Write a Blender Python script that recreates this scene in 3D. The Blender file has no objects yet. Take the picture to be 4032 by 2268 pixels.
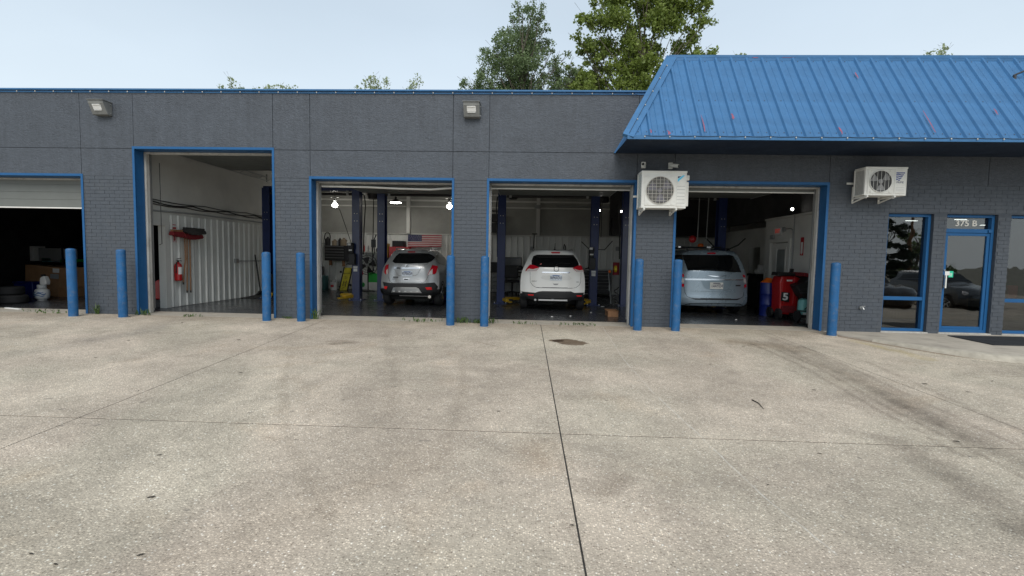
import bpy, bmesh, math, random
import numpy as np
from mathutils import Vector, Matrix
random.seed(7)
rng = np.random.default_rng(11)
R = math.radians
scene = bpy.context.scene
COL = scene.collection

# ------------------------------------------------------------------ camera
FPX, PITCH, ROLL, YAW = 1886.66, .0635323, .0183631, .0408034     # focal length in pixels of the 4032 wide photograph
cam_data = bpy.data.cameras.new('camera')
cam_data.sensor_width = 36.0
cam_data.lens = FPX / 4032 * 36.0
cam_data.clip_start = .05
cam_data.clip_end = 2000
cam = bpy.data.objects.new('camera', cam_data)
COL.objects.link(cam)
fwd = Vector((-math.sin(YAW) * math.cos(PITCH), math.cos(YAW) * math.cos(PITCH), -math.sin(PITCH)))
rgt = Vector((math.cos(YAW), math.sin(YAW), 0))
upv = rgt.cross(fwd)
r2 = rgt * math.cos(ROLL) + upv * math.sin(ROLL)
u2 = -rgt * math.sin(ROLL) + upv * math.cos(ROLL)
CAMLOC = Vector((0, -10, 1.388))
mw = Matrix.Identity(4)
for i in range(3):
    mw[i][0], mw[i][1], mw[i][2], mw[i][3] = r2[i], u2[i], -fwd[i], CAMLOC[i]
cam.matrix_world = mw
scene.camera = cam

# ------------------------------------------------------------------ sky, sun, exposure
SUN_EL, SUN_AZ = R(45), R(176)          # azimuth measured from +Y; the sun stands in front of the facade
world = bpy.data.worlds.new('World')
scene.world = world
world.use_nodes = True
nt = world.node_tree
nt.nodes.clear()
wn = lambda t: nt.nodes.new(t)
out = wn('ShaderNodeOutputWorld')
bg = wn('ShaderNodeBackground')
sky = wn('ShaderNodeTexSky')
sky.sky_type = 'NISHITA'
sky.sun_disc = False
sky.sun_elevation = SUN_EL
sky.sun_rotation = SUN_AZ
sky.air_density = 1.2
sky.dust_density = 2.5
bg.inputs['Strength'].default_value = .1
# overcast layer: cloud sheet over the clear sky, slightly brighter and whiter low down
tc = wn('ShaderNodeTexCoord')
sep = wn('ShaderNodeSeparateXYZ')
nt.links.new(tc.outputs['Generated'], sep.inputs[0])
ramp = wn('ShaderNodeValToRGB')
ramp.color_ramp.elements[0].position = 0.0
ramp.color_ramp.elements[0].color = (6.2, 6.75, 7.1, 1)
ramp.color_ramp.elements[1].position = .75
ramp.color_ramp.elements[1].color = (4.0, 4.65, 5.3, 1)
e = ramp.color_ramp.elements.new(.18)
e.color = (5.5, 6.25, 6.8, 1)
e = ramp.color_ramp.elements.new(.42)
e.color = (4.3, 5.05, 5.75, 1)
nt.links.new(sep.outputs['Z'], ramp.inputs[0])
mp = wn('ShaderNodeMapping')
mp.inputs['Scale'].default_value = (1, 1, 2.2)
nt.links.new(tc.outputs['Generated'], mp.inputs[0])
nz = wn('ShaderNodeTexNoise')
nz.inputs['Scale'].default_value = 1.6
nz.inputs['Detail'].default_value = 5
nz.inputs['Roughness'].default_value = .45
nt.links.new(mp.outputs[0], nz.inputs['Vector'])
nr = wn('ShaderNodeMapRange')
nr.inputs['From Min'].default_value = .3
nr.inputs['From Max'].default_value = .7
nr.inputs['To Min'].default_value = .93
nr.inputs['To Max'].default_value = 1.06
nt.links.new(nz.outputs['Fac'], nr.inputs['Value'])
cm = wn('ShaderNodeVectorMath')
cm.operation = 'SCALE'
nt.links.new(ramp.outputs[0], cm.inputs[0])
nt.links.new(nr.outputs[0], cm.inputs['Scale'])
mx = wn('ShaderNodeMix')
mx.data_type = 'RGBA'
mx.inputs['Factor'].default_value = .88
nt.links.new(sky.outputs[0], mx.inputs['A'])
nt.links.new(cm.outputs[0], mx.inputs['B'])
nt.links.new(mx.outputs['Result'], bg.inputs['Color'])
nt.links.new(bg.outputs[0], out.inputs[0])

sun_data = bpy.data.lights.new('sun', 'SUN')
sun_data.energy = 1.5
sun_data.angle = R(40)
sun_data.color = (1, .955, .89)
sun = bpy.data.objects.new('sun', sun_data)
COL.objects.link(sun)
sdir = Vector((math.sin(SUN_AZ) * math.cos(SUN_EL), math.cos(SUN_AZ) * math.cos(SUN_EL), math.sin(SUN_EL)))
sun.rotation_euler = sdir.to_track_quat('Z', 'Y').to_euler()
sun.location = (0, -20, 30)

scene.render.engine = 'CYCLES'
scene.cycles.use_denoising = True
scene.cycles.max_bounces = 10
scene.cycles.diffuse_bounces = 6
scene.cycles.sample_clamp_indirect = 6
scene.view_settings.view_transform = 'Standard'
scene.view_settings.look = 'None'
scene.view_settings.exposure = 0.62
scene.view_settings.gamma = 1
scene.view_settings.use_curve_mapping = False

# ------------------------------------------------------------------ materials
MATS = {}


def new_mat(name):
    m = bpy.data.materials.new(name)
    m.use_nodes = True
    n = m.node_tree
    b = n.nodes['Principled BSDF']
    return m, n, b


def mat(name, col, rough=.6, metal=0., var=.08, vscale=2.5, bump=0., bscale=60., spec=.5, coat=0., emit=0., stretch=(1, 1, 1), dirt=None, dscale=1.5, damt=.5):
    """painted / metal / plastic surface with uneven tone, fine relief and optional dirt patches"""
    if name in MATS:
        return MATS[name]
    m, n, b = new_mat(name)
    L = n.links.new
    b.inputs['Roughness'].default_value = rough
    b.inputs['Metallic'].default_value = metal
    b.inputs['Specular IOR Level'].default_value = spec
    b.inputs['Coat Weight'].default_value = coat
    b.inputs['Coat Roughness'].default_value = .08
    c = (col[0], col[1], col[2], 1)
    t = n.nodes.new('ShaderNodeTexCoord')
    mpg = n.nodes.new('ShaderNodeMapping')
    mpg.inputs['Scale'].default_value = stretch
    L(t.outputs['Object'], mpg.inputs[0])
    src = None
    if var > 0:
        z = n.nodes.new('ShaderNodeTexNoise')
        z.inputs['Scale'].default_value = vscale
        z.inputs['Detail'].default_value = 6
        z.inputs['Roughness'].default_value = .6
        L(mpg.outputs[0], z.inputs['Vector'])
        r = n.nodes.new('ShaderNodeMapRange')
        r.inputs['From Min'].default_value = .3
        r.inputs['From Max'].default_value = .7
        r.inputs['To Min'].default_value = 1 - var
        r.inputs['To Max'].default_value = 1 + var
        L(z.outputs['Fac'], r.inputs['Value'])
        v = n.nodes.new('ShaderNodeVectorMath')
        v.operation = 'SCALE'
        v.inputs[0].default_value = col
        L(r.outputs[0], v.inputs['Scale'])
        src = v.outputs[0]
        rr = n.nodes.new('ShaderNodeMapRange')
        rr.inputs['From Min'].default_value = .3
        rr.inputs['From Max'].default_value = .7
        rr.inputs['To Min'].default_value = min(1, rough * 1.12)
        rr.inputs['To Max'].default_value = rough * .88
        L(z.outputs['Fac'], rr.inputs['Value'])
        L(rr.outputs[0], b.inputs['Roughness'])
    if dirt:
        z2 = n.nodes.new('ShaderNodeTexNoise')
        z2.inputs['Scale'].default_value = dscale
        z2.inputs['Detail'].default_value = 8
        z2.inputs['Roughness'].default_value = .7
        L(mpg.outputs[0], z2.inputs['Vector'])
        r3 = n.nodes.new('ShaderNodeMapRange')
        r3.inputs['From Min'].default_value = .5
        r3.inputs['From Max'].default_value = .72
        r3.inputs['To Max'].default_value = damt
        L(z2.outputs['Fac'], r3.inputs['Value'])
        x = n.nodes.new('ShaderNodeMix')
        x.data_type = 'RGBA'
        L(r3.outputs[0], x.inputs['Factor'])
        if src:
            L(src, x.inputs['A'])
        else:
            x.inputs['A'].default_value = c
        x.inputs['B'].default_value = (*dirt, 1)
        src = x.outputs['Result']
    if src:
        L(src, b.inputs['Base Color'])
    else:
        b.inputs['Base Color'].default_value = c
    if bump > 0:
        z3 = n.nodes.new('ShaderNodeTexNoise')
        z3.inputs['Scale'].default_value = bscale
        z3.inputs['Detail'].default_value = 4
        L(mpg.outputs[0], z3.inputs['Vector'])
        bp = n.nodes.new('ShaderNodeBump')
        bp.inputs['Strength'].default_value = bump
        bp.inputs['Distance'].default_value = .01
        L(z3.outputs['Fac'], bp.inputs['Height'])
        L(bp.outputs[0], b.inputs['Normal'])
    if emit > 0:
        b.inputs['Emission Color'].default_value = c
        b.inputs['Emission Strength'].default_value = emit
    MATS[name] = m
    return m


def osb_material(name, col):
    """painted strand board: pressed flakes lying mostly level, with some blotching"""
    m, n, b = new_mat(name)
    L = n.links.new
    t = n.nodes.new('ShaderNodeTexCoord')

    def flake(scale, rot, seed):
        mp_ = n.nodes.new('ShaderNodeMapping')
        mp_.inputs['Rotation'].default_value = (0, rot, 0)
        mp_.inputs['Location'].default_value = (seed, 0, seed)
        mp_.inputs['Scale'].default_value = scale
        L(t.outputs['Object'], mp_.inputs[0])
        zz = n.nodes.new('ShaderNodeTexNoise')
        zz.inputs['Scale'].default_value = 1
        zz.inputs['Detail'].default_value = 5
        zz.inputs['Roughness'].default_value = .62
        zz.inputs['Distortion'].default_value = 1.6
        L(mp_.outputs[0], zz.inputs['Vector'])
        return zz.outputs['Fac']
    a = flake((8, 8, 21), .15, 0)
    c = flake((15, 15, 14), -.6, 5)
    d = flake((1.1, 1.1, .8), 0, 9)
    ad = n.nodes.new('ShaderNodeMath')
    ad.operation = 'ADD'
    L(a, ad.inputs[0])
    L(c, ad.inputs[1])
    bp = n.nodes.new('ShaderNodeBump')
    bp.inputs['Strength'].default_value = .6
    bp.inputs['Distance'].default_value = .02
    L(ad.outputs[0], bp.inputs['Height'])
    L(bp.outputs[0], b.inputs['Normal'])
    r = n.nodes.new('ShaderNodeMapRange')
    r.inputs['From Min'].default_value = .75
    r.inputs['From Max'].default_value = 1.3
    r.inputs['To Min'].default_value = .78
    r.inputs['To Max'].default_value = 1.2
    L(ad.outputs[0], r.inputs['Value'])
    r5 = n.nodes.new('ShaderNodeMapRange')
    r5.inputs['From Min'].default_value = .3
    r5.inputs['From Max'].default_value = .7
    r5.inputs['To Min'].default_value = .9
    r5.inputs['To Max'].default_value = 1.1
    L(d, r5.inputs['Value'])
    mu = n.nodes.new('ShaderNodeMath')
    mu.operation = 'MULTIPLY'
    L(r.outputs[0], mu.inputs[0])
    L(r5.outputs[0], mu.inputs[1])
    v = n.nodes.new('ShaderNodeVectorMath')
    v.operation = 'SCALE'
    v.inputs[0].default_value = col
    # faint run-off streaks and touched-up patches
    s1 = flake((7, 7, .45), 0, 3)
    r6 = n.nodes.new('ShaderNodeMapRange')
    r6.inputs['From Min'].default_value = .35
    r6.inputs['From Max'].default_value = .65
    r6.inputs['To Min'].default_value = .92
    r6.inputs['To Max'].default_value = 1.07
    L(s1, r6.inputs['Value'])
    mu2 = n.nodes.new('ShaderNodeMath')
    mu2.operation = 'MULTIPLY'
    L(mu.outputs[0], mu2.inputs[0])
    L(r6.outputs[0], mu2.inputs[1])
    L(mu2.outputs[0], v.inputs['Scale'])
    L(v.outputs[0], b.inputs['Base Color'])
    b.inputs['Roughness'].default_value = .62
    MATS[name] = m
    return m


def pavement_material(name, marks, base=(.59, .505, .41)):
    """exposed aggregate concrete: pebbles in mortar, weathering blotches, and the lot's own stains and tyre marks, plus painted contact shadows"""
    m, n, b = new_mat(name)
    L = n.links.new
    N = n.nodes.new
    t = N('ShaderNodeTexCoord')
    P = t.outputs['Object']

    def noise(scale, detail=4, rough=.55, dist=0., vec=P):
        z = N('ShaderNodeTexNoise')
        z.inputs['Scale'].default_value = scale
        z.inputs['Detail'].default_value = detail
        z.inputs['Roughness'].default_value = rough
        z.inputs['Distortion'].default_value = dist
        L(vec, z.inputs['Vector'])
        return z.outputs['Fac']

    def rng_(v, a, b_, c, d):
        r = N('ShaderNodeMapRange')
        r.inputs['From Min'].default_value = a
        r.inputs['From Max'].default_value = b_
        r.inputs['To Min'].default_value = c
        r.inputs['To Max'].default_value = d
        L(v, r.inputs['Value'])
        return r.outputs[0]

    def math_(op, a, b_):
        k = N('ShaderNodeMath')
        k.operation = op
        for i, x in enumerate((a, b_)):
            if isinstance(x, (int, float)):
                k.inputs[i].default_value = x
            else:
                L(x, k.inputs[i])
        return k.outputs[0]

    def mix(f, a, b_, mode='MIX'):
        k = N('ShaderNodeMix')
        k.data_type = 'RGBA'
        k.blend_type = mode
        if isinstance(f, (int, float)):
            k.inputs['Factor'].default_value = f
        else:
            L(f, k.inputs['Factor'])
        for s, x in (('A', a), ('B', b_)):
            if isinstance(x, tuple):
                k.inputs[s].default_value = (*x, 1)
            else:
                L(x, k.inputs[s])
        return k.outputs['Result']
    # pebbles
    vo = N('ShaderNodeTexVoronoi')
    vo.inputs['Scale'].default_value = 72
    L(P, vo.inputs['Vector'])
    pc = N('ShaderNodeSeparateColor')
    L(vo.outputs['Color'], pc.inputs[0])
    cr = N('ShaderNodeValToRGB')
    els = cr.color_ramp.elements
    els[0].position = 0
    els[0].color = (base[0] * .38, base[1] * .36, base[2] * .34, 1)
    els[1].position = 1
    els[1].color = (.93, .89, .80, 1)
    for p_, k_ in ((.22, .70), (.5, .96), (.82, 1.18), (.94, 1.55)):
        e_ = els.new(p_)
        e_.color = (base[0] * k_, base[1] * k_, base[2] * k_ * .98, 1)
    L(pc.outputs[0], cr.inputs[0])
    peb = rng_(vo.outputs['Distance'], .25, .62, 1, 0)
    col = mix(math_('MULTIPLY', peb, .9), (base[0] * .76, base[1] * .75, base[2] * .74), cr.outputs[0])
    fine = noise(240, 3, .7)
    fs = rng_(fine, .3, .7, .7, 1.3)
    sc = N('ShaderNodeVectorMath')
    sc.operation = 'SCALE'
    L(col, sc.inputs[0])
    # weathering
    w1 = rng_(noise(.45, 6, .62, .9), .34, .66, .78, 1.15)
    w2 = rng_(noise(2.1, 7, .68, .6), .3, .7, .84, 1.13)
    w3 = rng_(noise(11, 5, .7), .3, .7, .92, 1.08)
    k = math_('MULTIPLY', math_('MULTIPLY', w1, w2), math_('MULTIPLY', fs, w3))
    L(k, sc.inputs['Scale'])
    col = sc.outputs[0]
    tint = rng_(noise(.38, 4, .5, .5), .42, .6, 0, 1)
    col = mix(math_('MULTIPLY', tint, .55), col, mix(1.0, col, (.91, .97, .95), 'MULTIPLY'))
    rust = rng_(noise(.9, 5, .6, .8), .58, .78, 0, .4)
    col = mix(rust, col, mix(1.0, col, (.96, .84, .72), 'MULTIPLY'))
    sepx = N('ShaderNodeSeparateXYZ')
    L(P, sepx.inputs[0])
    # silt washed up along the foot of the building
    wob = math_('MULTIPLY', noise(1.7, 5, .6), 1.3)
    silt = rng_(math_('ADD', sepx.outputs[1], wob), -.25, .75, 0, .5)
    col = mix(silt, col, (.25, .205, .15))
    # dark spots
    spot = rng_(noise(7.5, 2, .5), .70, .76, 0, .45)
    col = mix(spot, col, (.12, .11, .10))
    # stains, tyre marks and the contact shadows round the bollards
    ndist = N('ShaderNodeTexNoise')
    ndist.inputs['Scale'].default_value = 3.2
    ndist.inputs['Detail'].default_value = 6
    ndist.inputs['Roughness'].default_value = .65
    L(P, ndist.inputs['Vector'])
    off = N('ShaderNodeVectorMath')
    off.operation = 'SUBTRACT'
    L(ndist.outputs['Color'], off.inputs[0])
    off.inputs[1].default_value = (.5, .5, .5)
    flat = N('ShaderNodeVectorMath')
    flat.operation = 'MULTIPLY'
    L(P, flat.inputs[0])
    flat.inputs[1].default_value = (1, 1, 0)
    breakup = noise(5, 6, .7)
    for (pts, wdt, soft, amp, c_, wob_, brk) in marks:
        o2 = N('ShaderNodeVectorMath')
        o2.operation = 'SCALE'
        o2.inputs['Scale'].default_value = wob_
        L(off.outputs[0], o2.inputs[0])
        pp = N('ShaderNodeVectorMath')
        pp.operation = 'ADD'
        L(flat.outputs[0], pp.inputs[0])
        L(o2.outputs[0], pp.inputs[1])
        dmin = None
        for (ax, ay), (bx, by) in zip(pts[:-1], pts[1:]):
            sa = N('ShaderNodeVectorMath')
            sa.operation = 'SUBTRACT'
            L(pp.outputs[0], sa.inputs[0])
            sa.inputs[1].default_value = (ax, ay, 0)
            dv = (bx - ax, by - ay)
            l2 = dv[0] ** 2 + dv[1] ** 2
            dt = N('ShaderNodeVectorMath')
            dt.operation = 'DOT_PRODUCT'
            L(sa.outputs[0], dt.inputs[0])
            dt.inputs[1].default_value = (dv[0] / l2, dv[1] / l2, 0)
            cl = N('ShaderNodeClamp')
            L(dt.outputs['Value'], cl.inputs[0])
            pr = N('ShaderNodeVectorMath')
            pr.operation = 'SCALE'
            pr.inputs[0].default_value = (dv[0], dv[1], 0)
            L(cl.outputs[0], pr.inputs['Scale'])
            ds = N('ShaderNodeVectorMath')
            ds.operation = 'SUBTRACT'
            L(sa.outputs[0], ds.inputs[0])
            L(pr.outputs[0], ds.inputs[1])
            # the wobble must not lift the point off the plane
            fl = N('ShaderNodeVectorMath')
            fl.operation = 'MULTIPLY'
            L(ds.outputs[0], fl.inputs[0])
            fl.inputs[1].default_value = (1, 1, 0)
            ln = N('ShaderNodeVectorMath')
            ln.operation = 'LENGTH'
            L(fl.outputs[0], ln.inputs[0])
            dmin = ln.outputs['Value'] if dmin is None else math_('MINIMUM', dmin, ln.outputs['Value'])
        f = rng_(dmin, wdt, wdt * soft, 0, amp)
        if brk:
            f = math_('MULTIPLY', f, rng_(breakup, .35, .6, 1 - brk, 1))
        col = mix(f, col, mix(1.0, col, c_, 'MULTIPLY') if max(c_) <= 1 else (c_[0] - 1, c_[1] - 1, c_[2] - 1))
    L(col, b.inputs['Base Color'])
    b.inputs['Roughness'].default_value = .85
    b.inputs['Specular IOR Level'].default_value = .3
    bp = N('ShaderNodeBump')
    bp.inputs['Strength'].default_value = .5
    bp.inputs['Distance'].default_value = .006
    L(math_('ADD', peb, fine), bp.inputs['Height'])
    L(bp.outputs[0], b.inputs['Normal'])
    MATS[name] = m
    return m


def glass_material(name, base=.1, edge=.8, tint=(.55, .58, .58)):
    m, n, b = new_mat(name)
    n.nodes.remove(b)
    L = n.links.new
    o = n.nodes['Material Output']
    tr = n.nodes.new('ShaderNodeBsdfTransparent')
    tr.inputs[0].default_value = (*tint, 1)
    gl = n.nodes.new('ShaderNodeBsdfGlossy')
    gl.inputs['Roughness'].default_value = .01
    lw = n.nodes.new('ShaderNodeLayerWeight')
    lw.inputs['Blend'].default_value = .25
    r = n.nodes.new('ShaderNodeMapRange')
    r.inputs['To Min'].default_value = base
    r.inputs['To Max'].default_value = edge
    L(lw.outputs['Fresnel'], r.inputs['Value'])
    t = n.nodes.new('ShaderNodeTexCoord')
    z = n.nodes.new('ShaderNodeTexNoise')
    z.inputs['Scale'].default_value = 1.4
    L(t.outputs['Object'], z.inputs['Vector'])
    bp = n.nodes.new('ShaderNodeBump')
    bp.inputs['Strength'].default_value = .06
    bp.inputs['Distance'].default_value = .05
    L(z.outputs['Fac'], bp.inputs['Height'])
    L(bp.outputs[0], gl.inputs['Normal'])
    x = n.nodes.new('ShaderNodeMixShader')
    L(r.outputs[0], x.inputs[0])
    L(tr.outputs[0], x.inputs[1])
    L(gl.outputs[0], x.inputs[2])
    L(x.outputs[0], o.inputs[0])
    MATS[name] = m
    return m


def leaf_material(name, c1, c2, trans=.3):
    m, n, b = new_mat(name)
    L = n.links.new
    t = n.nodes.new('ShaderNodeTexCoord')
    z = n.nodes.new('ShaderNodeTexNoise')
    z.inputs['Scale'].default_value = 1.1
    z.inputs['Detail'].default_value = 8
    z.inputs['Roughness'].default_value = .75
    L(t.outputs['Object'], z.inputs['Vector'])
    r = n.nodes.new('ShaderNodeMapRange')
    r.inputs['From Min'].default_value = .32
    r.inputs['From Max'].default_value = .68
    L(z.outputs['Fac'], r.inputs['Value'])
    x = n.nodes.new('ShaderNodeMix')
    x.data_type = 'RGBA'
    x.inputs['A'].default_value = (*c1, 1)
    x.inputs['B'].default_value = (*c2, 1)
    L(r.outputs[0], x.inputs['Factor'])
    L(x.outputs['Result'], b.inputs['Base Color'])
    b.inputs['Roughness'].default_value = .5
    tl = n.nodes.new('ShaderNodeBsdfTranslucent')
    L(x.outputs['Result'], tl.inputs[0])
    ms = n.nodes.new('ShaderNodeMixShader')
    ms.inputs[0].default_value = trans
    L(b.outputs[0], ms.inputs[1])
    L(tl.outputs[0], ms.inputs[2])
    L(ms.outputs[0], n.nodes['Material Output'].inputs[0])
    MATS[name] = m
    return m


# ------------------------------------------------------------------ mesh building
WLOC = {}


class MB:
    def __init__(s):
        s.v, s.f = [], []

    def add(s, vs, fs):
        o = len(s.v)
        s.v += [tuple(p) for p in vs]
        s.f += [tuple(i + o for i in q) for q in fs]
        return s

    def box(s, x0, x1, y0, y1, z0, z1):
        vs = [(x0, y0, z0), (x1, y0, z0), (x1, y1, z0), (x0, y1, z0), (x0, y0, z1), (x1, y0, z1), (x1, y1, z1), (x0, y1, z1)]
        return s.add(vs, [(0, 3, 2, 1), (4, 5, 6, 7), (0, 1, 5, 4), (1, 2, 6, 5), (2, 3, 7, 6), (3, 0, 4, 7)])

    def bar(s, p0, p1, w, h, upv=(0, 0, 1)):
        p0, p1 = Vector(p0), Vector(p1)
        d = (p1 - p0).normalized()
        u = Vector(upv)
        a = d.cross(u)
        if a.length < 1e-4:
            a = d.cross(Vector((0, 1, 0)))
        a.normalize()
        c = a.cross(d)
        vs = []
        for p in (p0, p1):
            for i, j in ((-1, -1), (1, -1), (1, 1), (-1, 1)):
                vs.append(p + a * i * w / 2 + c * j * h / 2)
        return s.add(vs, [(0, 1, 2, 3), (7, 6, 5, 4), (0, 4, 5, 1), (1, 5, 6, 2), (2, 6, 7, 3), (3, 7, 4, 0)])

    def tube(s, path, r, n=8, caps=True):
        path = [Vector(p) for p in path]
        rs = r if isinstance(r, (list, tuple)) else [r] * len(path)
        rings = []
        prev = None
        for i, p in enumerate(path):
            d = (path[min(i + 1, len(path) - 1)] - path[max(i - 1, 0)])
            if d.length < 1e-9:
                d = Vector((0, 0, 1))
            d.normalize()
            a = prev if prev is not None else (Vector((0, 0, 1)) if abs(d.z) < .9 else Vector((1, 0, 0)))
            a = a - d * a.dot(d)
            if a.length < 1e-4:
                a = d.orthogonal()
            a.normalize()
            prev = a
            b = d.cross(a)
            rings.append([p + (a * math.cos(2 * math.pi * k / n) + b * math.sin(2 * math.pi * k / n)) * rs[i] for k in range(n)])
        vs = [q for ring in rings for q in ring]
        fs = []
        for i in range(len(path) - 1):
            for k in range(n):
                fs.append((i * n + k, i * n + (k + 1) % n, (i + 1) * n + (k + 1) % n, (i + 1) * n + k))
        if caps:
            fs.append(tuple(reversed(range(n))))
            fs.append(tuple((len(path) - 1) * n + k for k in range(n)))
        return s.add(vs, fs)

    def lathe(s, c, prof, n=24, axis='z'):
        """prof: (radius, height along axis) from one end to the other"""
        vs, fs = [], []
        for r, h in prof:
            for k in range(n):
                a = 2 * math.pi * k / n
                x, y = r * math.cos(a), r * math.sin(a)
                p = (x, y, h) if axis == 'z' else ((h, x, y) if axis == 'x' else (y, h, x))
                vs.append((c[0] + p[0], c[1] + p[1], c[2] + p[2]))
        m = len(prof)
        for i in range(m - 1):
            for k in range(n):
                fs.append((i * n + k, i * n + (k + 1) % n, (i + 1) * n + (k + 1) % n, (i + 1) * n + k))
        fs.append(tuple(reversed(range(n))))
        fs.append(tuple((m - 1) * n + k for k in range(n)))
        return s.add(vs, fs)

    def sphere(s, c, r, nu=12, nv=8):
        rx, ry, rz = r if isinstance(r, tuple) else (r, r, r)
        vs = [(c[0], c[1], c[2] - rz)]
        for i in range(1, nv):
            t = math.pi * i / nv
            for k in range(nu):
                a = 2 * math.pi * k / nu
                vs.append((c[0] + rx * math.sin(t) * math.cos(a), c[1] + ry * math.sin(t) * math.sin(a), c[2] - rz * math.cos(t)))
        vs.append((c[0], c[1], c[2] + rz))
        fs = [(0, 1 + (k + 1) % nu, 1 + k) for k in range(nu)]
        for i in range(nv - 2):
            for k in range(nu):
                a, b = 1 + i * nu + k, 1 + i * nu + (k + 1) % nu
                fs.append((a, b, b + nu, a + nu))
        t = len(vs) - 1
        fs += [(1 + (nv - 2) * nu + k, 1 + (nv - 2) * nu + (k + 1) % nu, t) for k in range(nu)]
        return s.add(vs, fs)

    def prism(s, poly, d0, d1, plane='xz'):
        """extrude a 2D outline; plane xz -> along y, yz -> along x, xy -> along z"""
        def q(a, b, d):
            return {'xz': (a, d, b), 'yz': (d, a, b), 'xy': (a, b, d)}[plane]
        n = len(poly)
        vs = [q(a, b, d0) for a, b in poly] + [q(a, b, d1) for a, b in poly]
        fs = [tuple(range(n)), tuple(reversed(range(n, 2 * n)))]
        fs += [(i, i + n, (i + 1) % n + n, (i + 1) % n) for i in range(n)]
        return s.add(vs, fs)


def mesh_of(name, mb):
    me = bpy.data.meshes.new(name)
    me.from_pydata([tuple(v) for v in mb.v], [], mb.f)
    bm = bmesh.new()
    bm.from_mesh(me)
    bmesh.ops.recalc_face_normals(bm, faces=bm.faces)
    bm.to_mesh(me)
    bm.free()
    return me


def smooth(me, angle=35):
    me.polygons.foreach_set('use_smooth', [True] * len(me.polygons))
    try:
        me.set_sharp_from_angle(angle=R(angle))
    except Exception:
        pass


def obj(name, mb, m, parent=None, sm=False, bevel=0, seg=1, label=None, kind=None, angle=35):
    """link what mb holds (in world coordinates) as one mesh object under parent"""
    off = WLOC.get(parent.name, (0, 0, 0)) if parent else (0, 0, 0)
    if any(off):
        mb.v = [(a - off[0], b - off[1], c - off[2]) for a, b, c in mb.v]
    me = mesh_of(name, mb)
    me.materials.append(m)
    if sm:
        smooth(me, angle)
    o = bpy.data.objects.new(name, me)
    COL.objects.link(o)
    if parent:
        o.parent = parent
        WLOC[o.name] = off
    if bevel:
        b = o.modifiers.new('edge', 'BEVEL')
        b.width = bevel
        b.segments = seg
        b.limit_method = 'ANGLE'
        b.angle_limit = R(40)
    if label:
        o['label'] = label
    if kind:
        o['kind'] = kind
    return o


def thing(name, label, cat, loc=(0, 0, 0), group=None):
    o = bpy.data.objects.new(name, None)
    o.empty_display_size = .2
    COL.objects.link(o)
    o.location = loc
    WLOC[o.name] = tuple(loc)
    o['label'] = label
    o['category'] = cat
    if group:
        o['group'] = group
    return o


def tag(o, label, cat, group=None):
    o['label'] = label
    o['category'] = cat
    if group:
        o['group'] = group
    return o


def struct(name, mb, m, parent=None, **k):
    return obj(name, mb, m, parent, kind='structure', **k)


def solo(name, mb, m, label, cat, group=None, origin=None, **k):
    """a thing that is one mesh"""
    if origin:
        mb.v = [(a - origin[0], b - origin[1], c - origin[2]) for a, b, c in mb.v]
    o = obj(name, mb, m, **k)
    if origin:
        o.location = origin
    return tag(o, label, cat, group)


def copy_tree(o, loc=None, parent=None, skip=(), label=None):
    c = o.copy()
    COL.objects.link(c)
    if parent:
        c.parent = parent
    if loc is not None:
        c.location = loc
    if label:
        c['label'] = label
    for ch in list(o.children):
        if ch.name.split('.')[0] in skip:
            continue
        copy_tree(ch, parent=c, skip=skip)
    return c


def text_mesh(body, size, name, m, loc, parent=None, ext=.002, align='CENTER', rot=(math.pi / 2, 0, 0), sx=1., bold=0.):
    cu = bpy.data.curves.new(name, 'FONT')
    cu.body = body
    cu.size = size
    cu.extrude = ext
    cu.offset = bold
    cu.align_x = align
    cu.align_y = 'CENTER'
    cu.resolution_u = 3
    t = bpy.data.objects.new('tmp', cu)
    COL.objects.link(t)
    bpy.context.view_layer.update()
    me = bpy.data.meshes.new_from_object(t.evaluated_get(bpy.context.evaluated_depsgraph_get()))
    bpy.data.objects.remove(t)
    me.transform(Matrix.Translation(loc) @ Matrix.Rotation(rot[2], 4, 'Z') @ Matrix.Rotation(rot[1], 4, 'Y') @ Matrix.Rotation(rot[0], 4, 'X') @ Matrix.Diagonal((sx, 1, 1, 1)))
    off = WLOC.get(parent.name, (0, 0, 0)) if parent else (0, 0, 0)
    me.transform(Matrix.Translation((-off[0], -off[1], -off[2])))
    me.materials.clear()
    me.materials.append(m)
    me.name = name
    o = bpy.data.objects.new(name, me)
    COL.objects.link(o)
    if parent:
        o.parent = parent
        WLOC[o.name] = off
    return o


# palette
GREY = (.064, .075, .092)
BLUE = (.016, .098, .25)
m_osb = osb_material('painted_strand_board', GREY)
m_brick = mat('painted_brick', (.061, .072, .088), .55, var=.13, vscale=9, bump=.45, bscale=55, dirt=(.095, .098, .10), dscale=1.6, damt=.35)
m_joint = mat('painted_joint', (.050, .060, .075), .7, var=.1, vscale=6, bump=.4, bscale=70)
m_trim = mat('blue_trim_paint', BLUE, .45, spec=.3, var=.08, vscale=4, bump=.08, bscale=40)
m_bollard = mat('blue_bollard_paint', (.015, .097, .245), .5, spec=.3, var=.16, vscale=5, bump=.25, bscale=30, dirt=(.13, .15, .17), dscale=11, damt=.55)
m_roofblue = mat('blue_roof_paint', (.044, .146, .308), .52, spec=.3, var=.13, vscale=4, bump=.05, bscale=90)
m_soffit = mat('navy_soffit_paint', (.005, .016, .04), .6, var=.15, vscale=2)
m_jamb = mat('weathered_white_jamb', (.44, .43, .40), .6, var=.15, vscale=8, dirt=(.2, .17, .13), dscale=9, damt=.7, stretch=(1, 1, .35))
m_galv = mat('galvanised_steel', (.45, .46, .46), .4, .85, var=.1)
m_door = mat('garage_door_paint', (.145, .155, .145), .5, var=.05, vscale=3)
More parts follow.
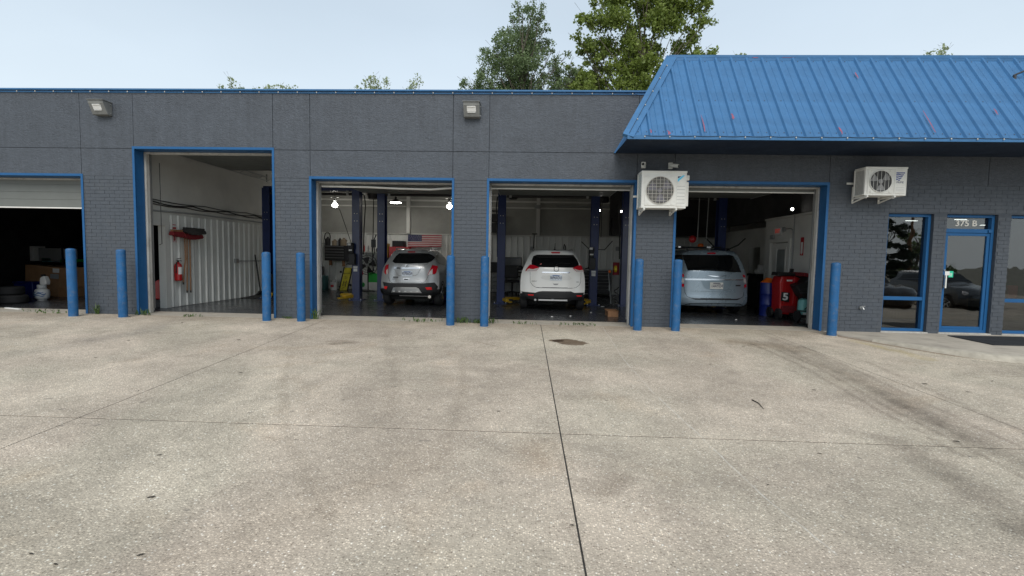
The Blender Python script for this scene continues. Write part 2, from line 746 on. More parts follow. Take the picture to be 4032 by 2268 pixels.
m_wallw = mat('interior_white_paint', (.62, .62, .585), .7, var=.1, vscale=1.2, bump=.05, bscale=20)
m_sid = mat('white_siding_paint', (.72, .73, .70), .42, var=.1, vscale=2, stretch=(3, 3, .5), dirt=(.3, .29, .26), dscale=2, damt=.35)
m_ceil = mat('ceiling_paint', (.5, .5, .49), .8, var=.05)
m_floor = mat('dark_epoxy_floor', (.03, .032, .036), .26, var=.3, vscale=1.3, bump=.08, bscale=7, dirt=(.075, .07, .063), dscale=1.1, damt=.55)
m_conc = mat('concrete_threshold', (.36, .325, .27), .85, var=.15, vscale=6, bump=.3, bscale=80)
m_walk = mat('broom_finished_concrete', (.40, .36, .30), .85, var=.14, vscale=2.2, bump=.3, bscale=110, dirt=(.16, .145, .12), dscale=1.6, damt=.6)
m_black = mat('black_plastic', (.012, .012, .013), .5, var=.2)
m_rubber = mat('tyre_rubber', (.014, .014, .015), .75, var=.2, bump=.2, bscale=60)
m_dark = mat('dark_steel', (.03, .03, .033), .45, .3, var=.2)
m_white = mat('white_powder_coat', (.74, .74, .70), .42, var=.04, vscale=3, dirt=(.45, .42, .36), dscale=4, damt=.35)
m_navy = mat('navy_lift_paint', (.013, .027, .105), .33, var=.15, vscale=4, coat=.2)
m_yellow = mat('yellow_lift_paint', (.62, .38, .02), .45, var=.15, vscale=6, dirt=(.1, .08, .03), dscale=8, damt=.6)
m_red = mat('red_plastic', (.42, .012, .014), .35, var=.08, coat=.2)
m_darkred = mat('dark_red_bristle', (.17, .008, .013), .8, var=.3, vscale=20)
m_wood = mat('worn_wood', (.26, .13, .06), .6, var=.25, vscale=6, stretch=(4, 4, .5))
m_card = mat('brown_cardboard', (.33, .18, .085), .8, var=.1, vscale=5)
m_chrome = mat('polished_chrome', (.75, .76, .77), .12, 1, var=.02)
m_lamp = mat('lit_lamp', (1, .97, .9), .5, var=0, emit=26)
m_lampsmall = mat('lit_bulb', (1, .97, .9), .5, var=0, emit=22)
m_offglass = mat('frosted_lens', (.72, .76, .74), .25, var=.1, vscale=12)
m_cable = mat('black_cable', (.015, .015, .015), .6, var=.1)
m_greyp = mat('grey_plastic', (.3, .31, .31), .5, var=.08)
m_paper = mat('white_paper', (.72, .72, .70), .7, var=.06)
m_tank = mat('teal_tank_paint', (.2, .52, .5), .4, var=.05)
m_green = mat('green_bag', (.02, .36, .05), .55, var=.12)
m_deepblue = mat('deep_blue_plastic', (.008, .02, .16), .35, var=.1)
m_glass = glass_material('window_glass', .12, .8, (.5, .53, .53))
m_silverp = mat('aluminium', (.62, .63, .63), .3, .9, var=.05)
# ================================================================== SETTING: ground, lot, walkway, floors
SLOPE, SKEW = .035763, -.014656
gz = lambda y: SLOPE * y if y > -16 else SLOPE * -16          # height of the lot, which falls away from the building

struct('ground', MB().add([(-400, -400, -.75), (400, -400, -.75), (400, 400, -.75), (-400, 400, -.75)], [(0, 1, 2, 3)]),
       mat('dry_ground', (.16, .15, .11), .9, var=.2, vscale=.3))

MARKS = [
    ([(.60, -1.66), (.76, -1.78)], .21, .82, .95, (.27, .21, .165), .34, .15),
    ([(.42, -1.62), (.48, -1.62)], .11, .8, .9, (.28, .22, .17), .2, 0),
    ([(-3.22, -2.30), (-2.98, -2.20)], .13, .35, .7, (.45, .41, .37), .3, .2),
    ([(-3.4, -2.14), (-3.1, -2.1)], .08, .2, .5, (.5, .45, .4), .3, .3),
    ([(-7.25, -2.5), (-7.0, -1.9), (-7.05, -1.2)], .36, .1, .55, (.55, .58, .62), .6, .6),
    ([(-7.3, -3.4), (-7.0, -2.6)], .4, .1, .4, (.6, .62, .66), .6, .6),
    ([(-2.63, -1.46), (-1.79, -3.79), (-1.36, -5.42)], .13, .2, .28, (.6, .58, .56), .12, .4),
    ([(-1.61, -1.86), (-.92, -1.86), (-.48, -2.27)], .03, .2, .5, (.55, .5, .45), .1, .4),
    ([(3.74, -1.38), (4.2, -2.35), (4.01, -4.58), (3.85, -5.9)], .6, .1, .36, (.52, .50, .48), .3, .6),
    ([(3.9, -1.5), (3.95, -2.9), (3.78, -4.4), (3.66, -5.9)], .055, .2, .5, (.5, .48, .47), .1, .7),
    ([(4.1, -1.2), (4.15, -3.0), (3.92, -4.6), (3.80, -6.3)], .06, .2, .5, (.48, .46, .45), .1, .6),
    ([(4.7, -1.6), (4.6, -3.2), (4.38, -5.2), (4.35, -6.6)], .06, .2, .5, (.5, .48, .47), .1, .6),
    ([(5.1, -2.6), (4.9, -4.2), (4.62, -6.0)], .07, .2, .4, (.5, .48, .47), .12, .7),
    ([(-3.5, -3.2), (-2.9, -4.6), (-2.1, -6.0), (-1.2, -7.2)], .09, .15, .3, (.55, .53, .50), .12, .6),
    ([(-1.0, -3.0), (-.75, -4.6), (-.7, -6.4)], .1, .15, .25, (.55, .53, .50), .12, .6),
    ([(4.55, -.92), (4.54, -2.69), (4.16, -4.94), (4.12, -6.3)], .22, .12, .5, (.44, .42, .41), .2, .55),
    ([(4.3, -1.3), (4.28, -3.35), (3.96, -6.02)], .16, .12, .5, (.42, .40, .39), .15, .5),
    ([(3.3, -5.6), (3.21, -6.4), (3.12, -7.0)], .26, .1, .6, (.45, .43, .42), .2, .5),
    ([(3.6, -1.25), (4.4, -1.75)], .38, .1, .5, (.52, .42, .34), .5, .5),
    ([(1.48, -.09), (1.4, -2.79), (1.44, -4.33), (1.57, -5.75), (1.64, -6.65), (1.76, -7.3)], .009, .3, .5, (1.7, 1.68, 1.62), .05, 1.0),
    ([(.7, -6.5), (.49, -6.71)], .14, .1, .55, (.48, .45, .42), .3, .4),
    ([(.43, -4.71), (.98, -4.59)], .2, .1, .35, (.55, .53, .5), .4, .4),
    ([(-.9, -6.4), (-1.6, -7.4)], .5, .1, .28, (.6, .55, .5), .6, .4),
    ([(.1, -6.0), (.12, -6.3)], .3, .1, .35, (.72, .58, .46), .4, .4),
    ([(6.0, -.95), (6.15, -1.6), (6.25, -2.3)], .2, .2, .5, (1.42, 1.33, 1.14), .4, .8),
    ([(5.9, -.36), (6.1, -.75), (6.42, -1.32), (6.72, -1.83), (7.05, -2.12), (7.45, -2.33), (8.2, -2.45)], .13, .15, .85, (.34, .27, .22), .1, .3),
    ([(-13, -3.8), (-5, -6.4), (-2, -8)], .5, .1, .25, (.7, .68, .64), .6, .5),
    ([(-11.3, -.55), (-10.6, -.36), (-9.95, -.24)], .011, .4, .8, (.3, .27, .24), .1, .3),
    ([(5.9, -3.1), (6.6, -3.25), (7.4, -3.15)], .012, .4, .5, (.4, .37, .33), .15, .6),
] + [([(x, y), (x + .01, y)], .17, .35, .5, (.5, .43, .36), .10, .2) for x, y in ((-9.585, -.40), (-8.53, -.37), (-5.45, -.38), (-4.742, -.34), (-1.635, -.385), (-.94, -.42), (2.12, -.44), (2.876, -.41), (5.855, -.49))]  # contact shadow darkened into the paving round each bollard foot
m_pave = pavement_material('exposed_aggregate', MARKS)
pave = bpy.data.objects.new('pavement', None)
COL.objects.link(pave)
pave['kind'] = 'structure'
WLOC[pave.name] = (0, 0, 0)
xs = [-26, -17.9, -13.38, -8.85, -4.352, .207, 4.70, 9.25, 13.8, 22, 34]
ys = [-.02, -5.715, -11.4, -16.0, -27, -45]
for i in range(len(xs) - 1):
    for j in range(len(ys) - 1):
        g, gx = .0075, .0058
        b = MB()
        pts = []
        for (x, y) in ((xs[i] + gx, ys[j] - (g if j else 0)), (xs[i + 1] - gx, ys[j] - (g if j else 0)), (xs[i + 1] - gx, ys[j + 1] + g), (xs[i] + gx, ys[j + 1] + g)):
            pts.append((x + SKEW * y, y - .0 * x, gz(y)))
        ch = .002                                               # worn edge of the joint
        cx_, cy_ = sum(p[0] for p in pts) / 4, sum(p[1] for p in pts) / 4
        top = [(p[0] + math.copysign(ch, cx_ - p[0]), p[1] + math.copysign(ch, cy_ - p[1]), p[2]) for p in pts]
        rim = [(p[0], p[1], p[2] - .002) for p in pts]
        bot = [(p[0], p[1], p[2] - .12) for p in pts]
        b.add(top + rim + bot, [(0, 1, 2, 3)] + [(k, k + 4, (k + 1) % 4 + 4, (k + 1) % 4) for k in range(4)] + [(k + 4, k + 8, (k + 1) % 4 + 8, (k + 1) % 4 + 4) for k in range(4)])
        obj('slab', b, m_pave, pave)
b = MB()
for j in range(len(ys) - 1):
    b.add([(xs[0], ys[j], gz(ys[j]) - .0035), (xs[-1], ys[j], gz(ys[j]) - .0035), (xs[-1], ys[j + 1], gz(ys[j + 1]) - .0035), (xs[0], ys[j + 1], gz(ys[j + 1]) - .0035)], [(0, 1, 2, 3)])
obj('joint_bed', b, mat('joint_dirt', (.028, .025, .021), .95, var=.4, vscale=14), pave)

# walkway before the shop entrance: a flat apron whose edge grows into a kerb as the lot falls away
edge = [(5.93, -.24), (6.06, -.56), (6.25, -.90), (6.50, -1.30), (6.76, -1.70), (7.08, -2.02), (7.45, -2.22), (7.95, -2.33), (9.0, -2.40), (13.2, -2.42)]
b = MB()
top_i = [(x - (.03 if i < 5 else 0), y + .05, .006) for i, (x, y) in enumerate(edge)]
n_ = len(edge)
vs = [(x, .0, .006) for x, y in edge] + [(x, y + .06, .006) for x, y in edge] + [(x + (-.012), y, .006 - min(.02, .02 * i / 4)) for i, (x, y) in enumerate(edge)] + [(x - .01, y - .03, gz(y) - .05) for x, y in edge]
fs = []
for i in range(n_ - 1):
    for k in range(3):
        fs.append((k * n_ + i, k * n_ + i + 1, (k + 1) * n_ + i + 1, (k + 1) * n_ + i))
struct('walkway', b.add(vs, fs), m_walk, sm=True, angle=30)

b = MB()
kp = [(6.30, -.98), (6.53, -1.35), (6.79, -1.74), (7.10, -2.07), (7.46, -2.27), (7.95, -2.385), (9.0, -2.455), (13.2, -2.475)]
vs = []
for i, (x, y) in enumerate(kp):
    q_ = min(1, i / 4)
    vs += [(x - .01 + .05 * (1 - q_), y + .10, .0075), (x, y, .0075), (x - .02, y - .06 * q_ - .01, -.012), (x - .03, y - .13 * q_ - .02, gz(y - .15) + .004), (x - .035, y - .14 * q_ - .02, gz(y) - .05)]
struct('kerb', b.add(vs, [(5 * i + k, 5 * i + k + 1, 5 * i + k + 6, 5 * i + k + 5) for i in range(7) for k in range(4)]), mat('pale_kerb_concrete', (.40, .365, .30), .85, var=.2, vscale=8, bump=.4, bscale=60), sm=True)

struct('garage_floor', MB().box(-20, 7.6, .62, 9.0, -.3, .0), m_floor)
struct('threshold', MB().box(-20, 5.93, .004, .62, -.3, .003), m_conc)

# ================================================================== BUILDING
bld = thing('auto_repair_garage', 'long dark grey garage with five open bays and a blue metal mansard', 'building')
OPEN = [(-12.70, -9.655, 2.965), (-8.525, -5.465, 3.55), (-4.70, -1.656, 2.965), (-.954, 2.106, 2.965), (2.885, 5.928, 2.965)]
HEAD, SEAM, PAR = 2.965, 3.55, 4.74
WT = .27
WIN = [(7.134, 8.02), (8.271, 9.255), (9.505, 10.40)]
WH = 2.415
b = MB()
for x0, x1 in ((-16, -12.70), (-9.655, -8.525), (-5.465, -4.70), (-1.656, -.954), (2.106, 2.885), (5.928, 7.134), (8.02, 8.271), (9.255, 9.505), (10.40, 13)):
    b.box(x0, x1, .0052, WT, -.1, HEAD - .002)
b.box(7.134, 10.40, .0056, WT, WH, HEAD - .002)
b.box(-16, -8.525, .022, WT, HEAD, PAR)
b.box(-8.525, -5.465, .022, WT, SEAM, PAR)
b.box(-5.465, 13, .022, WT, HEAD, PAR)
wall = obj('front_wall', b, m_joint, bld)

# strand board sheets above the brick
xe = [-16, -12.70, -9.672, -8.502, -5.480, -4.688, -1.680, -.930, 2.10, 2.86, 5.93, 9.0, 11.4, 13]
G2 = .0045
for (x0, x1) in zip(xe[:-1], xe[1:]):
    rows = [(SEAM, PAR), (HEAD, SEAM)]
    for z0, z1 in rows:
        if z0 == HEAD and -8.6 < x0 < -5.6:
            continue
        dy = random.uniform(-.0015, .0015)
        obj('wall_panel', MB().box(x0 + G2, x1 - G2, -.004 + dy, .0215, z0 + G2, z1 - G2), m_osb, bld, bevel=.002)

# bricks in running bond
BH, BL, JT = .0762, .2135, .0085
bm_ = MB().box(-.5, .5, 0, .03, -(BH - JT) / 2, (BH - JT) / 2)
brick_me = mesh_of('brick', bm_)
brick_me.materials.append(m_brick)
spots = []
regions = [(-13.6, -12.70, 0, HEAD), (-9.655, -8.525, 0, HEAD), (-5.465, -4.70, 0, HEAD), (-1.656, -.954, 0, HEAD), (2.106, 2.885, 0, HEAD), (5.928, 7.134, 0, HEAD),
           (8.02, 8.271, 0, WH), (9.255, 9.505, 0, WH), (10.40, 13, 0, HEAD), (7.134, 10.40, WH, HEAD)]
for (x0, x1, z0, z1) in regions:
    c0 = math.ceil(z0 / BH - .3)
    c1 = int(round(z1 / BH))
    for c in range(c0, c1):
        z = c * BH + BH / 2
        if z + BH / 2 > z1 + .02:
            continue
        x = math.floor(x0 / BL) * BL - (BL / 2 if c % 2 else 0)
        while x < x1:
            a, e_ = max(x + .0025, x0 + .001), min(x + BL - .0025, x1 - .001)
            if e_ - a > .03:
                spots.append(((a + e_) / 2, z, e_ - a))
            x += BL
spots.sort(key=lambda s: (s[0] - 0) ** 2 + (s[1] - 1.4) ** 2)
rest = MB()
for i, (x, z, w) in enumerate(spots):
    y = random.uniform(-.0022, .0018)
    if i < 300:
        o = bpy.data.objects.new('brick', brick_me)
        COL.objects.link(o)
        o.parent = wall
        o.location = (x, y, z)
        o.scale = (w, 1, 1)
        o.rotation_euler = (random.uniform(-.018, .018), random.uniform(-.004, .004), random.uniform(-.006, .006))
    else:
        rest.box(x - w / 2, x + w / 2, y, y + .03, z - (BH - JT) / 2 + random.uniform(-.001, .001), z + (BH - JT) / 2)
obj('brick', rest, m_brick, wall, kind='stuff')

# rest of the shell
obj('side_wall', MB().box(-16.2, -16, 0, 9.2, -.3, PAR), m_brick, bld)
obj('side_wall', MB().box(13, 13.2, 0, 9.2, -.3, 5.2), m_brick, bld)
obj('rear_wall', MB().box(-16.2, 13.2, 9.05, 9.3, -.3, PAR), m_wallw, bld)
obj('roof', MB().box(-16.2, 13.2, WT, 9.3, 4.62, 4.70), mat('grey_roofing', (.2, .2, .2), .9), bld)
b = MB()
b.box(-8.99, 6.9, WT, 9.05, 4.5, 4.62)
obj('ceiling', b, m_ceil, bld)

# parapet coping that climbs along the mansard's end
cop = MB().box(-16.2, 2.33, -.05, .30, PAR + .012, PAR + .045).box(-16.2, 2.31, -.018, -.006, PAR - .035, PAR + .011)
obj('parapet_coping', cop, m_roofblue, bld, bevel=.004)

# ------------------------------------------------------------------ mansard
EY, EZ, RY, RZ = -1.25, 3.575, 0.0, 5.43
EX0, RX0 = 1.66, 2.70
XR = 13.3
man = obj('mansard_roof', MB().add([(EX0 + .03, EY + .02, EZ + .0), (XR, EY + .02, EZ), (XR, RY + .02, RZ - .03), (RX0 + .03, RY + .02, RZ - .03), (EX0 + .02, 0.0, EZ)], [(0, 1, 2, 3), (0, 3, 4)]), m_roofblue, bld)
sl = Vector((0, RY - EY, RZ - EZ))
slen = sl.length
sd = sl.normalized()
nrm = Vector((0, -sd.z, sd.y))
PW = .30


def rib_profile(w):
    """across the sheet: (offset, height); one tall rib per sheet, two shallow pencil ribs between"""
    return [(0, 0), (.022, .034), (.058, .034), (.08, 0), (.172, 0), (.180, .006), (.188, 0), (w, 0)]


x = EX0 + .06
first = None
nfull = 0
while x < XR - PW:
    # length of the sheet's left and right edges where the hip cuts it
    def tmin_at(xx):
        return 0.0

    def tmax_at(xx):
        return min(1.0, max(0.0, (xx - EX0) / (RX0 - EX0)))
    prof = rib_profile(PW)
    if tmax_at(x) >= 1 and first is not None:
        o = bpy.data.objects.new('roof_sheet', first.data)
        COL.objects.link(o)
        o.parent = man
        o.location = (x - first['x0'], 0, 0)
    else:
        b = MB()
        vs, fs = [], []
        for (dx, h) in prof:
            tm = tmax_at(x + dx)
            p0 = Vector((x + dx, EY, EZ)) + nrm * (h + .006)
            p1 = Vector((x + dx, EY, EZ)) + sd * (slen * max(tm, .002)) + nrm * (h + .006)
            vs += [p0 - sd * .03, p1]
        for k in range(len(prof) - 1):
            fs.append((2 * k, 2 * k + 2, 2 * k + 3, 2 * k + 1))
        b.add(vs, fs)
        # dark throat under each rib at the eave
        o = obj('roof_sheet', b, m_roofblue, man)
        if tmax_at(x) >= 1:
            first = o
            o['x0'] = x
    x += PW
# screws: rows of small washers across the sheets
b = MB()
for t in (.05, .43, .95):
    xx = EX0 + .06 + .125
    k = 0
    while xx < 11.5:
        if (xx - EX0) / (RX0 - EX0) > t + .06:
            c = Vector((xx, EY, EZ)) + sd * (slen * t) + nrm * .012
            b.add([c + nrm * .004, c + Vector((.012, 0, 0)), c + sd * .012, c - Vector((.012, 0, 0)), c - sd * .012], [(0, 1, 2), (0, 2, 3), (0, 3, 4), (0, 4, 1)])
        xx += PW if t != .05 else PW / 2
        k += 1
obj('roof_screw', b, m_dark, man, kind='stuff')
# flashings
eave0, ridge0 = Vector((EX0, EY, EZ)), Vector((RX0, RY, RZ))
hd = (ridge0 - eave0).normalized()
hb = MB()
side = hd.cross(nrm).normalized()
off = nrm * .045
hb.add([eave0 + off - side * .10 - hd * .02, eave0 + off + side * .10 - hd * .02, ridge0 + off + side * .10, ridge0 + off - side * .10,
        eave0 - side * .10 - hd * .02 - nrm * .02, ridge0 - side * .10 - nrm * .02, eave0 + side * .10 - hd * .02 + nrm * .002, ridge0 + side * .10 + nrm * .002],
       [(0, 1, 2, 3), (0, 3, 5, 4), (1, 6, 7, 2), (0, 4, 6, 1)])
obj('hip_flashing', hb, m_roofblue, man)
obj('ridge_cap', MB().box(RX0 - .05, XR, RY - .05, RY + .22, RZ - .01, RZ + .05).box(RX0 - .05, XR, RY - .055, RY - .035, RZ - .07, RZ - .012), m_roofblue, man, bevel=.004)
obj('drip_edge', MB().box(EX0 - .02, XR, EY - .045, EY - .02, EZ - .055, EZ + .012), m_roofblue, man)
obj('soffit', MB().box(EX0 + .0, XR, EY - .018, .0, EZ - .03, EZ - .012), m_soffit, man)
# hip end: sheet leaning back from the eave return to the wall, with its own rake trim
hip = MB().add([(EX0 - .004, EY, EZ - .03), (EX0 - .02, -.006, EZ - .03), (RX0 - .03, -.006, RZ - .02), (RX0 - .0, RY, RZ)], [(0, 1, 2, 3)])
obj('hip_end', hip, m_roofblue, man)
rk = MB()
a0, a1 = Vector((2.30, -.03, PAR - .02)), Vector((RX0 - .06, -.03, RZ + .03))
rk.bar(a0, a1, .05, .05, (0, 1, 0))
rk.bar(Vector((EX0 - .03, -.02, EZ - .03)), Vector((2.30, -.02, PAR - .04)), .03, .03, (0, 1, 0))
obj('rake_trim', rk, m_roofblue, man)
# patches of old red paint where the blue has worn off the ribs
for (xx, t0, t1, w) in ((2.05, .02, .06, .03), (2.35, .0, .05, .05), (3.0, .04, .24, .02), (3.55, .18, .25, .04), (2.33, .60, .64, .05), (5.35, .02, .1, .03), (6.95, .05, .30, .018), (6.1, .7, .78, .03), (8.2, .25, .33, .025), (4.3, .98, .999, .12), (4.9, .985, .999, .22)):
    p = Vector((xx, EY, EZ)) + nrm * .0435
    j = [random.uniform(-.3, .3) * w for _ in range(8)]
    vs = []
    for k in range(4):
        tt = t0 + (t1 - t0) * k / 3
        ww = w * (.35 if k in (0, 3) else 1)
        vs += [p + sd * slen * tt + Vector((j[k], 0, 0)), p + sd * slen * tt + Vector((ww + j[k + 4], 0, 0))]
    obj('red_paint_patch', MB().add(vs, [(2 * k, 2 * k + 1, 2 * k + 3, 2 * k + 2) for k in range(3)]), mat('old_red_paint', (.24, .07, .12), .6, var=.2, vscale=20), man)
rod = MB().tube([(8.98, -.36, 4.98), (9.6, -.62, 5.26), (10.2, -.75, 5.45)], .016, 6).lathe((8.98, -.38, 4.90), [(.028, 0), (.028, .07)], 8)
solo('roof_brace', rod, m_dark, 'thin dark metal rod sticking up from the blue mansard at the right edge', 'rod')

# ------------------------------------------------------------------ door openings: blue trim, reveals, white jambs, doors
for bi, (x0, x1, zh) in enumerate(OPEN):
    b = MB()
    tw = .05
    b.box(x0 - .012, x0 + tw - .012, -.014, -.006, 0, zh)               # face strips
    b.box(x1 - tw + .012, x1 + .012, -.014, -.006, 0, zh)
    b.box(x0 - .012, x1 + .012, -.0145, -.0065, zh - .006, zh + .045)
    b.box(x0 + .001, x0 + .011, -.0055, WT, 0, zh - .012)                  # reveals
    b.box(x1 - .011, x1 - .001, -.0055, WT, 0, zh - .012)
    b.box(x0 + .0015, x1 - .0015, -.0055, WT, zh - .011, zh - .0015)
    obj('opening_trim', b, m_trim, bld, bevel=.002)
    b = MB()
    for (xa, xb) in ((x0 + .012, x0 + (.055 if bi == 1 else .042)), (x1 - .042, x1 - .012)):
        b.box(xa, xb, WT + .002, WT + .055, 0, zh - .014)
        b.box(xa, xb, WT + .06, WT + .10, 0, zh - .014)
    b.box(x0 + .056, x1 - .056, WT + .002, WT + .05, zh - .052, zh - .014)
    obj('door_jamb', b, m_jamb, bld, bevel=.003)
    # sectional overhead door; hangs level under the ceiling except in the first bay where its lower end shows
    d = None
    zt = zh - .02
    if bi == 0:
        zb = 2.32
        rows = [(zb, zb + .166), (zb + .168, zb + .331), (zb + .333, zb + .498), (zb + .5, zb + .64)]
        for k, (za, zc) in enumerate(rows):
            bb = MB().box(x0 + .03, x1 - .03, .30, .345, za, zc)
            if d is None:
                d = obj('garage_door', MB().box(x0 + .03, x1 - .03, .296, .35, zb - .028, zb - .002), m_white, bld)
            obj('door_section', bb, m_door, d, bevel=.003)
    else:
        low = {1: .0, 2: .0, 3: .075, 4: .085}[bi]
        d = obj('garage_door', MB().box(x0 + .06, x1 - .06, WT + .11, WT + .16, zt - low - .02, zt - low), m_white, bld)
        obj('door_section', MB().box(x0 + .06, x1 - .06, WT + .115, WT + .155, zt - low + .002, zh + .06), m_door, d)
        for k in range(5):
            obj('door_section', MB().box(x0 + .06, x1 - .06, WT + .3 + k * .53, WT + .82 + k * .53, zh + .12, zh + .16), m_door, d, bevel=.006)
        for xx in (x0 + .04, x1 - .04):
            tb = MB()
            tb.box(xx - .015, xx + .015, WT + .12, WT + .16, .1, zh - .05)
            tb.tube([(xx, WT + .15, zh - .05), (xx, WT + .2, zh + .1), (xx, WT + .32, zh + .14), (xx, WT + 3.1, zh + .14)], .02, 6)
            obj('door_track', tb, m_galv, d)
obj('header_drape', MB().tube([(-4.6, .36, 2.86), (-3.6, .37, 2.855), (-2.9, .36, 2.83), (-2.2, .36, 2.82), (-1.72, .36, 2.86)], .022, 6), m_white, bld)

# ------------------------------------------------------------------ windows and entrance door
def frame_box(mbx, x0, x1, z0, z1, w, y0, y1):
    mbx.box(x0, x0 + w, y0, y1, z0, z1).box(x1 - w, x1, y0, y1, z0, z1)
    mbx.box(x0 + w, x1 - w, y0, y1, z1 - w, z1 - .0005).box(x0 + w, x1 - w, y0, y1, z0 + .0005, z0 + w)
    return mbx


for wi in (0, 2):
    x0, x1 = WIN[wi]
    f = obj('window', frame_box(MB(), x0 + .002, x1 - .002, .03, WH - .003, .055, .07, .20).box(x0 + .058, x1 - .058, .075, .19, .665, .735), m_trim, bld, bevel=.003)
    obj('pane', MB().box(x0 + .056, x1 - .056, .145, .151, .736, WH - .06), m_glass, f)
    obj('pane', MB().box(x0 + .056, x1 - .056, .145, .151, .086, .664), m_glass, f)
    obj('sill', MB().box(x0 - .02, x1 + .02, -.02, .2, .0065, .028), m_jamb, f)
x0, x1 = WIN[1]
f = obj('entrance_door', frame_box(MB(), x0 + .002, x1 - .002, .03, WH - .003, .055, .07, .20).box(x0 + .058, x1 - .058, .072, .195, 2.05, 2.13), m_trim, bld, bevel=.003)
obj('transom_pane', MB().box(x0 + .056, x1 - .056, .145, .151, 2.13, WH - .06), m_glass, f)
obj('door_leaf', frame_box(MB(), x0 + .06, x1 - .06, .045, 2.045, .055, .085, .135).box(x0 + .116, x1 - .116, .086, .134, .101, .15), m_trim, f, bevel=.003)
obj('door_pane', MB().box(x0 + .114, x1 - .114, .108, .114, .151, 1.99), m_glass, f)
obj('sill', MB().box(x0 - .02, x1 + .02, -.02, .2, .0065, .029), m_jamb, f)
obj('pull_handle', MB().box(x0 + .075, x0 + .10, .02, .045, .93, 1.19).box(x0 + .08, x0 + .095, .045, .085, .96, .98).box(x0 + .08, x0 + .095, .045, .085, 1.14, 1.16), m_white, f, bevel=.003)
obj('handle_plate', MB().box(x0 + .035, x0 + .072, .058, .084, .92, 1.20), m_black, f)
obj('lock', MB().lathe((x0 + .085, .066, 1.29), [(.017, 0), (.017, .02)], 12, 'y'), m_chrome, f)
obj('door_closer', MB().box(x1 - .12, x1 - .045, .05, .069, 2.06, 2.11), m_trim, f)
st = obj('door_sticker', MB().box(x0 + .105, x0 + .195, .0835, .0845, 1.19, 1.27), m_paper, f)
obj('door_sticker', MB().box(x0 + .196, x0 + .285, .1055, .1075, 1.15, 1.275), mat('green_sticker', (.02, .55, .33), .4, var=.05), f)
b = MB()
for zz in (1.175, 1.2, 1.225):
    b.box(x0 + .215, x0 + .265, .104, .1054, zz, zz + .01)
obj('sticker_print', b, m_paper, f)
text_mesh('375 B', .165, 'number', mat('silver_vinyl', (.62, .6, .54), .5, var=.05), (8.765, .143, 2.242), f, ext=.001, sx=1.12, bold=.003)

# ------------------------------------------------------------------ interior walls
# left wall of the tall bay with its doorway to the first bay
LW = -8.9
b = MB().box(LW - .14, LW, WT + .005, .90, 0, 4.5).box(LW - .14, LW, .90, 1.27, 2.0, 4.5).box(LW - .14, LW, 1.27, 9.05, 0, 4.5)
lw = obj('inner_wall', b, m_wallw, bld)
b = MB().box(LW + .001, LW + .03, 1.27, 1.42, 0, 2.0).box(LW + .001, LW + .035, .78, 1.44, 2.0, 2.10).box(LW + .001, LW + .03, .80, .90, 0, 2.0)
obj('doorway_trim', b, m_wallw, lw, bevel=.004)


def siding(w, flip=False):
    """one metre of ribbed sheet, four ribs, as (offset, height)"""
    p = []
    for k in range(4):
        a = k * .25
        p += [(a, 0), (a + .012, .040), (a + .034, .040), (a + .05, 0), (a + .125, 0), (a + .132, .004), (a + .139, 0)]
    p.append((1.0, 0))
    return p


def siding_mesh(axis, zt):
    vs, fs = [], []
    pr = siding(1)
    for a, h in pr:
        for z in (.012, zt):
            vs.append((h + .004, a, z) if axis == 'y' else (a, -h - .004, z))
    for k in range(len(pr) - 1):
        fs.append((2 * k, 2 * k + 2, 2 * k + 3, 2 * k + 1))
    me = mesh_of('siding_sheet', MB().add(vs, fs))
    me.materials.append(m_sid)
    return me


sm1 = siding_mesh('y', 2.28)
for k in range(8):
    o = bpy.data.objects.new('siding_sheet', sm1)
    COL.objects.link(o)
    o.parent = lw
    o.location = (LW, 1.46 + k * .998 - (0 if k < 7 else .5), 0) if k < 7 else (LW, 8.05, 0)
# back wall: the dimness of its upper part is put into the colour
bw = obj('back_wall', MB().box(-9.04, 7.6, 8.90, 9.04, 0, 4.5), mat('shade_greyed_wall', (.34, .34, .315), .75, var=.12, vscale=1.1, dirt=(.2, .2, .18), dscale=.8, damt=.4), bld)
sm2 = siding_mesh('x', 2.22)
for k in range(16):
    o = bpy.data.objects.new('siding_sheet', sm2)
    COL.objects.link(o)
    o.parent = bw
    o.location = (LW + .02 + k * 1.0, 8.9, 0)
b = MB()
for zz, h in ((3.32, .05), (3.56, .06), (3.80, .05)):
    b.box(-8.88, 7.5, 8.80, 8.897, zz - h / 2, zz + h / 2)
obj('girt', b, m_wallw, bw)
b = MB().box(-8.88, 7.5, 8.85, 8.896, 2.225, 2.265)
obj('ledge', b, m_wallw, bw)
for xx in (-4.9, .2, 4.3):
    obj('pilaster', MB().box(xx - .07, xx + .07, 8.78, 8.895, 2.27, 4.48), m_wallw, bw)
b = MB()
for xx in (-6.9, -6.1, -3.2, -1.2, 2.35):
    b.tube([(xx, 8.86, 2.3), (xx, 8.86, 4.4)], .018, 6)
b.tube([(.9, 8.80, 3.40), (6.9, 8.80, 3.40)], .03, 8)
b.box(.05, .30, 8.76, 8.84, 3.30, 3.44)
obj('conduit', b, m_greyp, bw)
for (xx, zz) in ((-.02, 1.75), (-2.6, 1.9), (3.3, 1.8), (5.9, 1.7)):
    obj('junction_box', MB().box(xx - .06, xx + .06, 8.80, 8.86, zz - .08, zz + .08), m_greyp, bw, bevel=.004)
# roof purlins running across the bays under the ceiling
b = MB()
for yy in (1.6, 3.2, 5.2, 7.0):
    b.box(-8.85, 6.6, yy, yy + .09, 4.30, 4.498)
obj('purlin', b, m_ceil, bld)
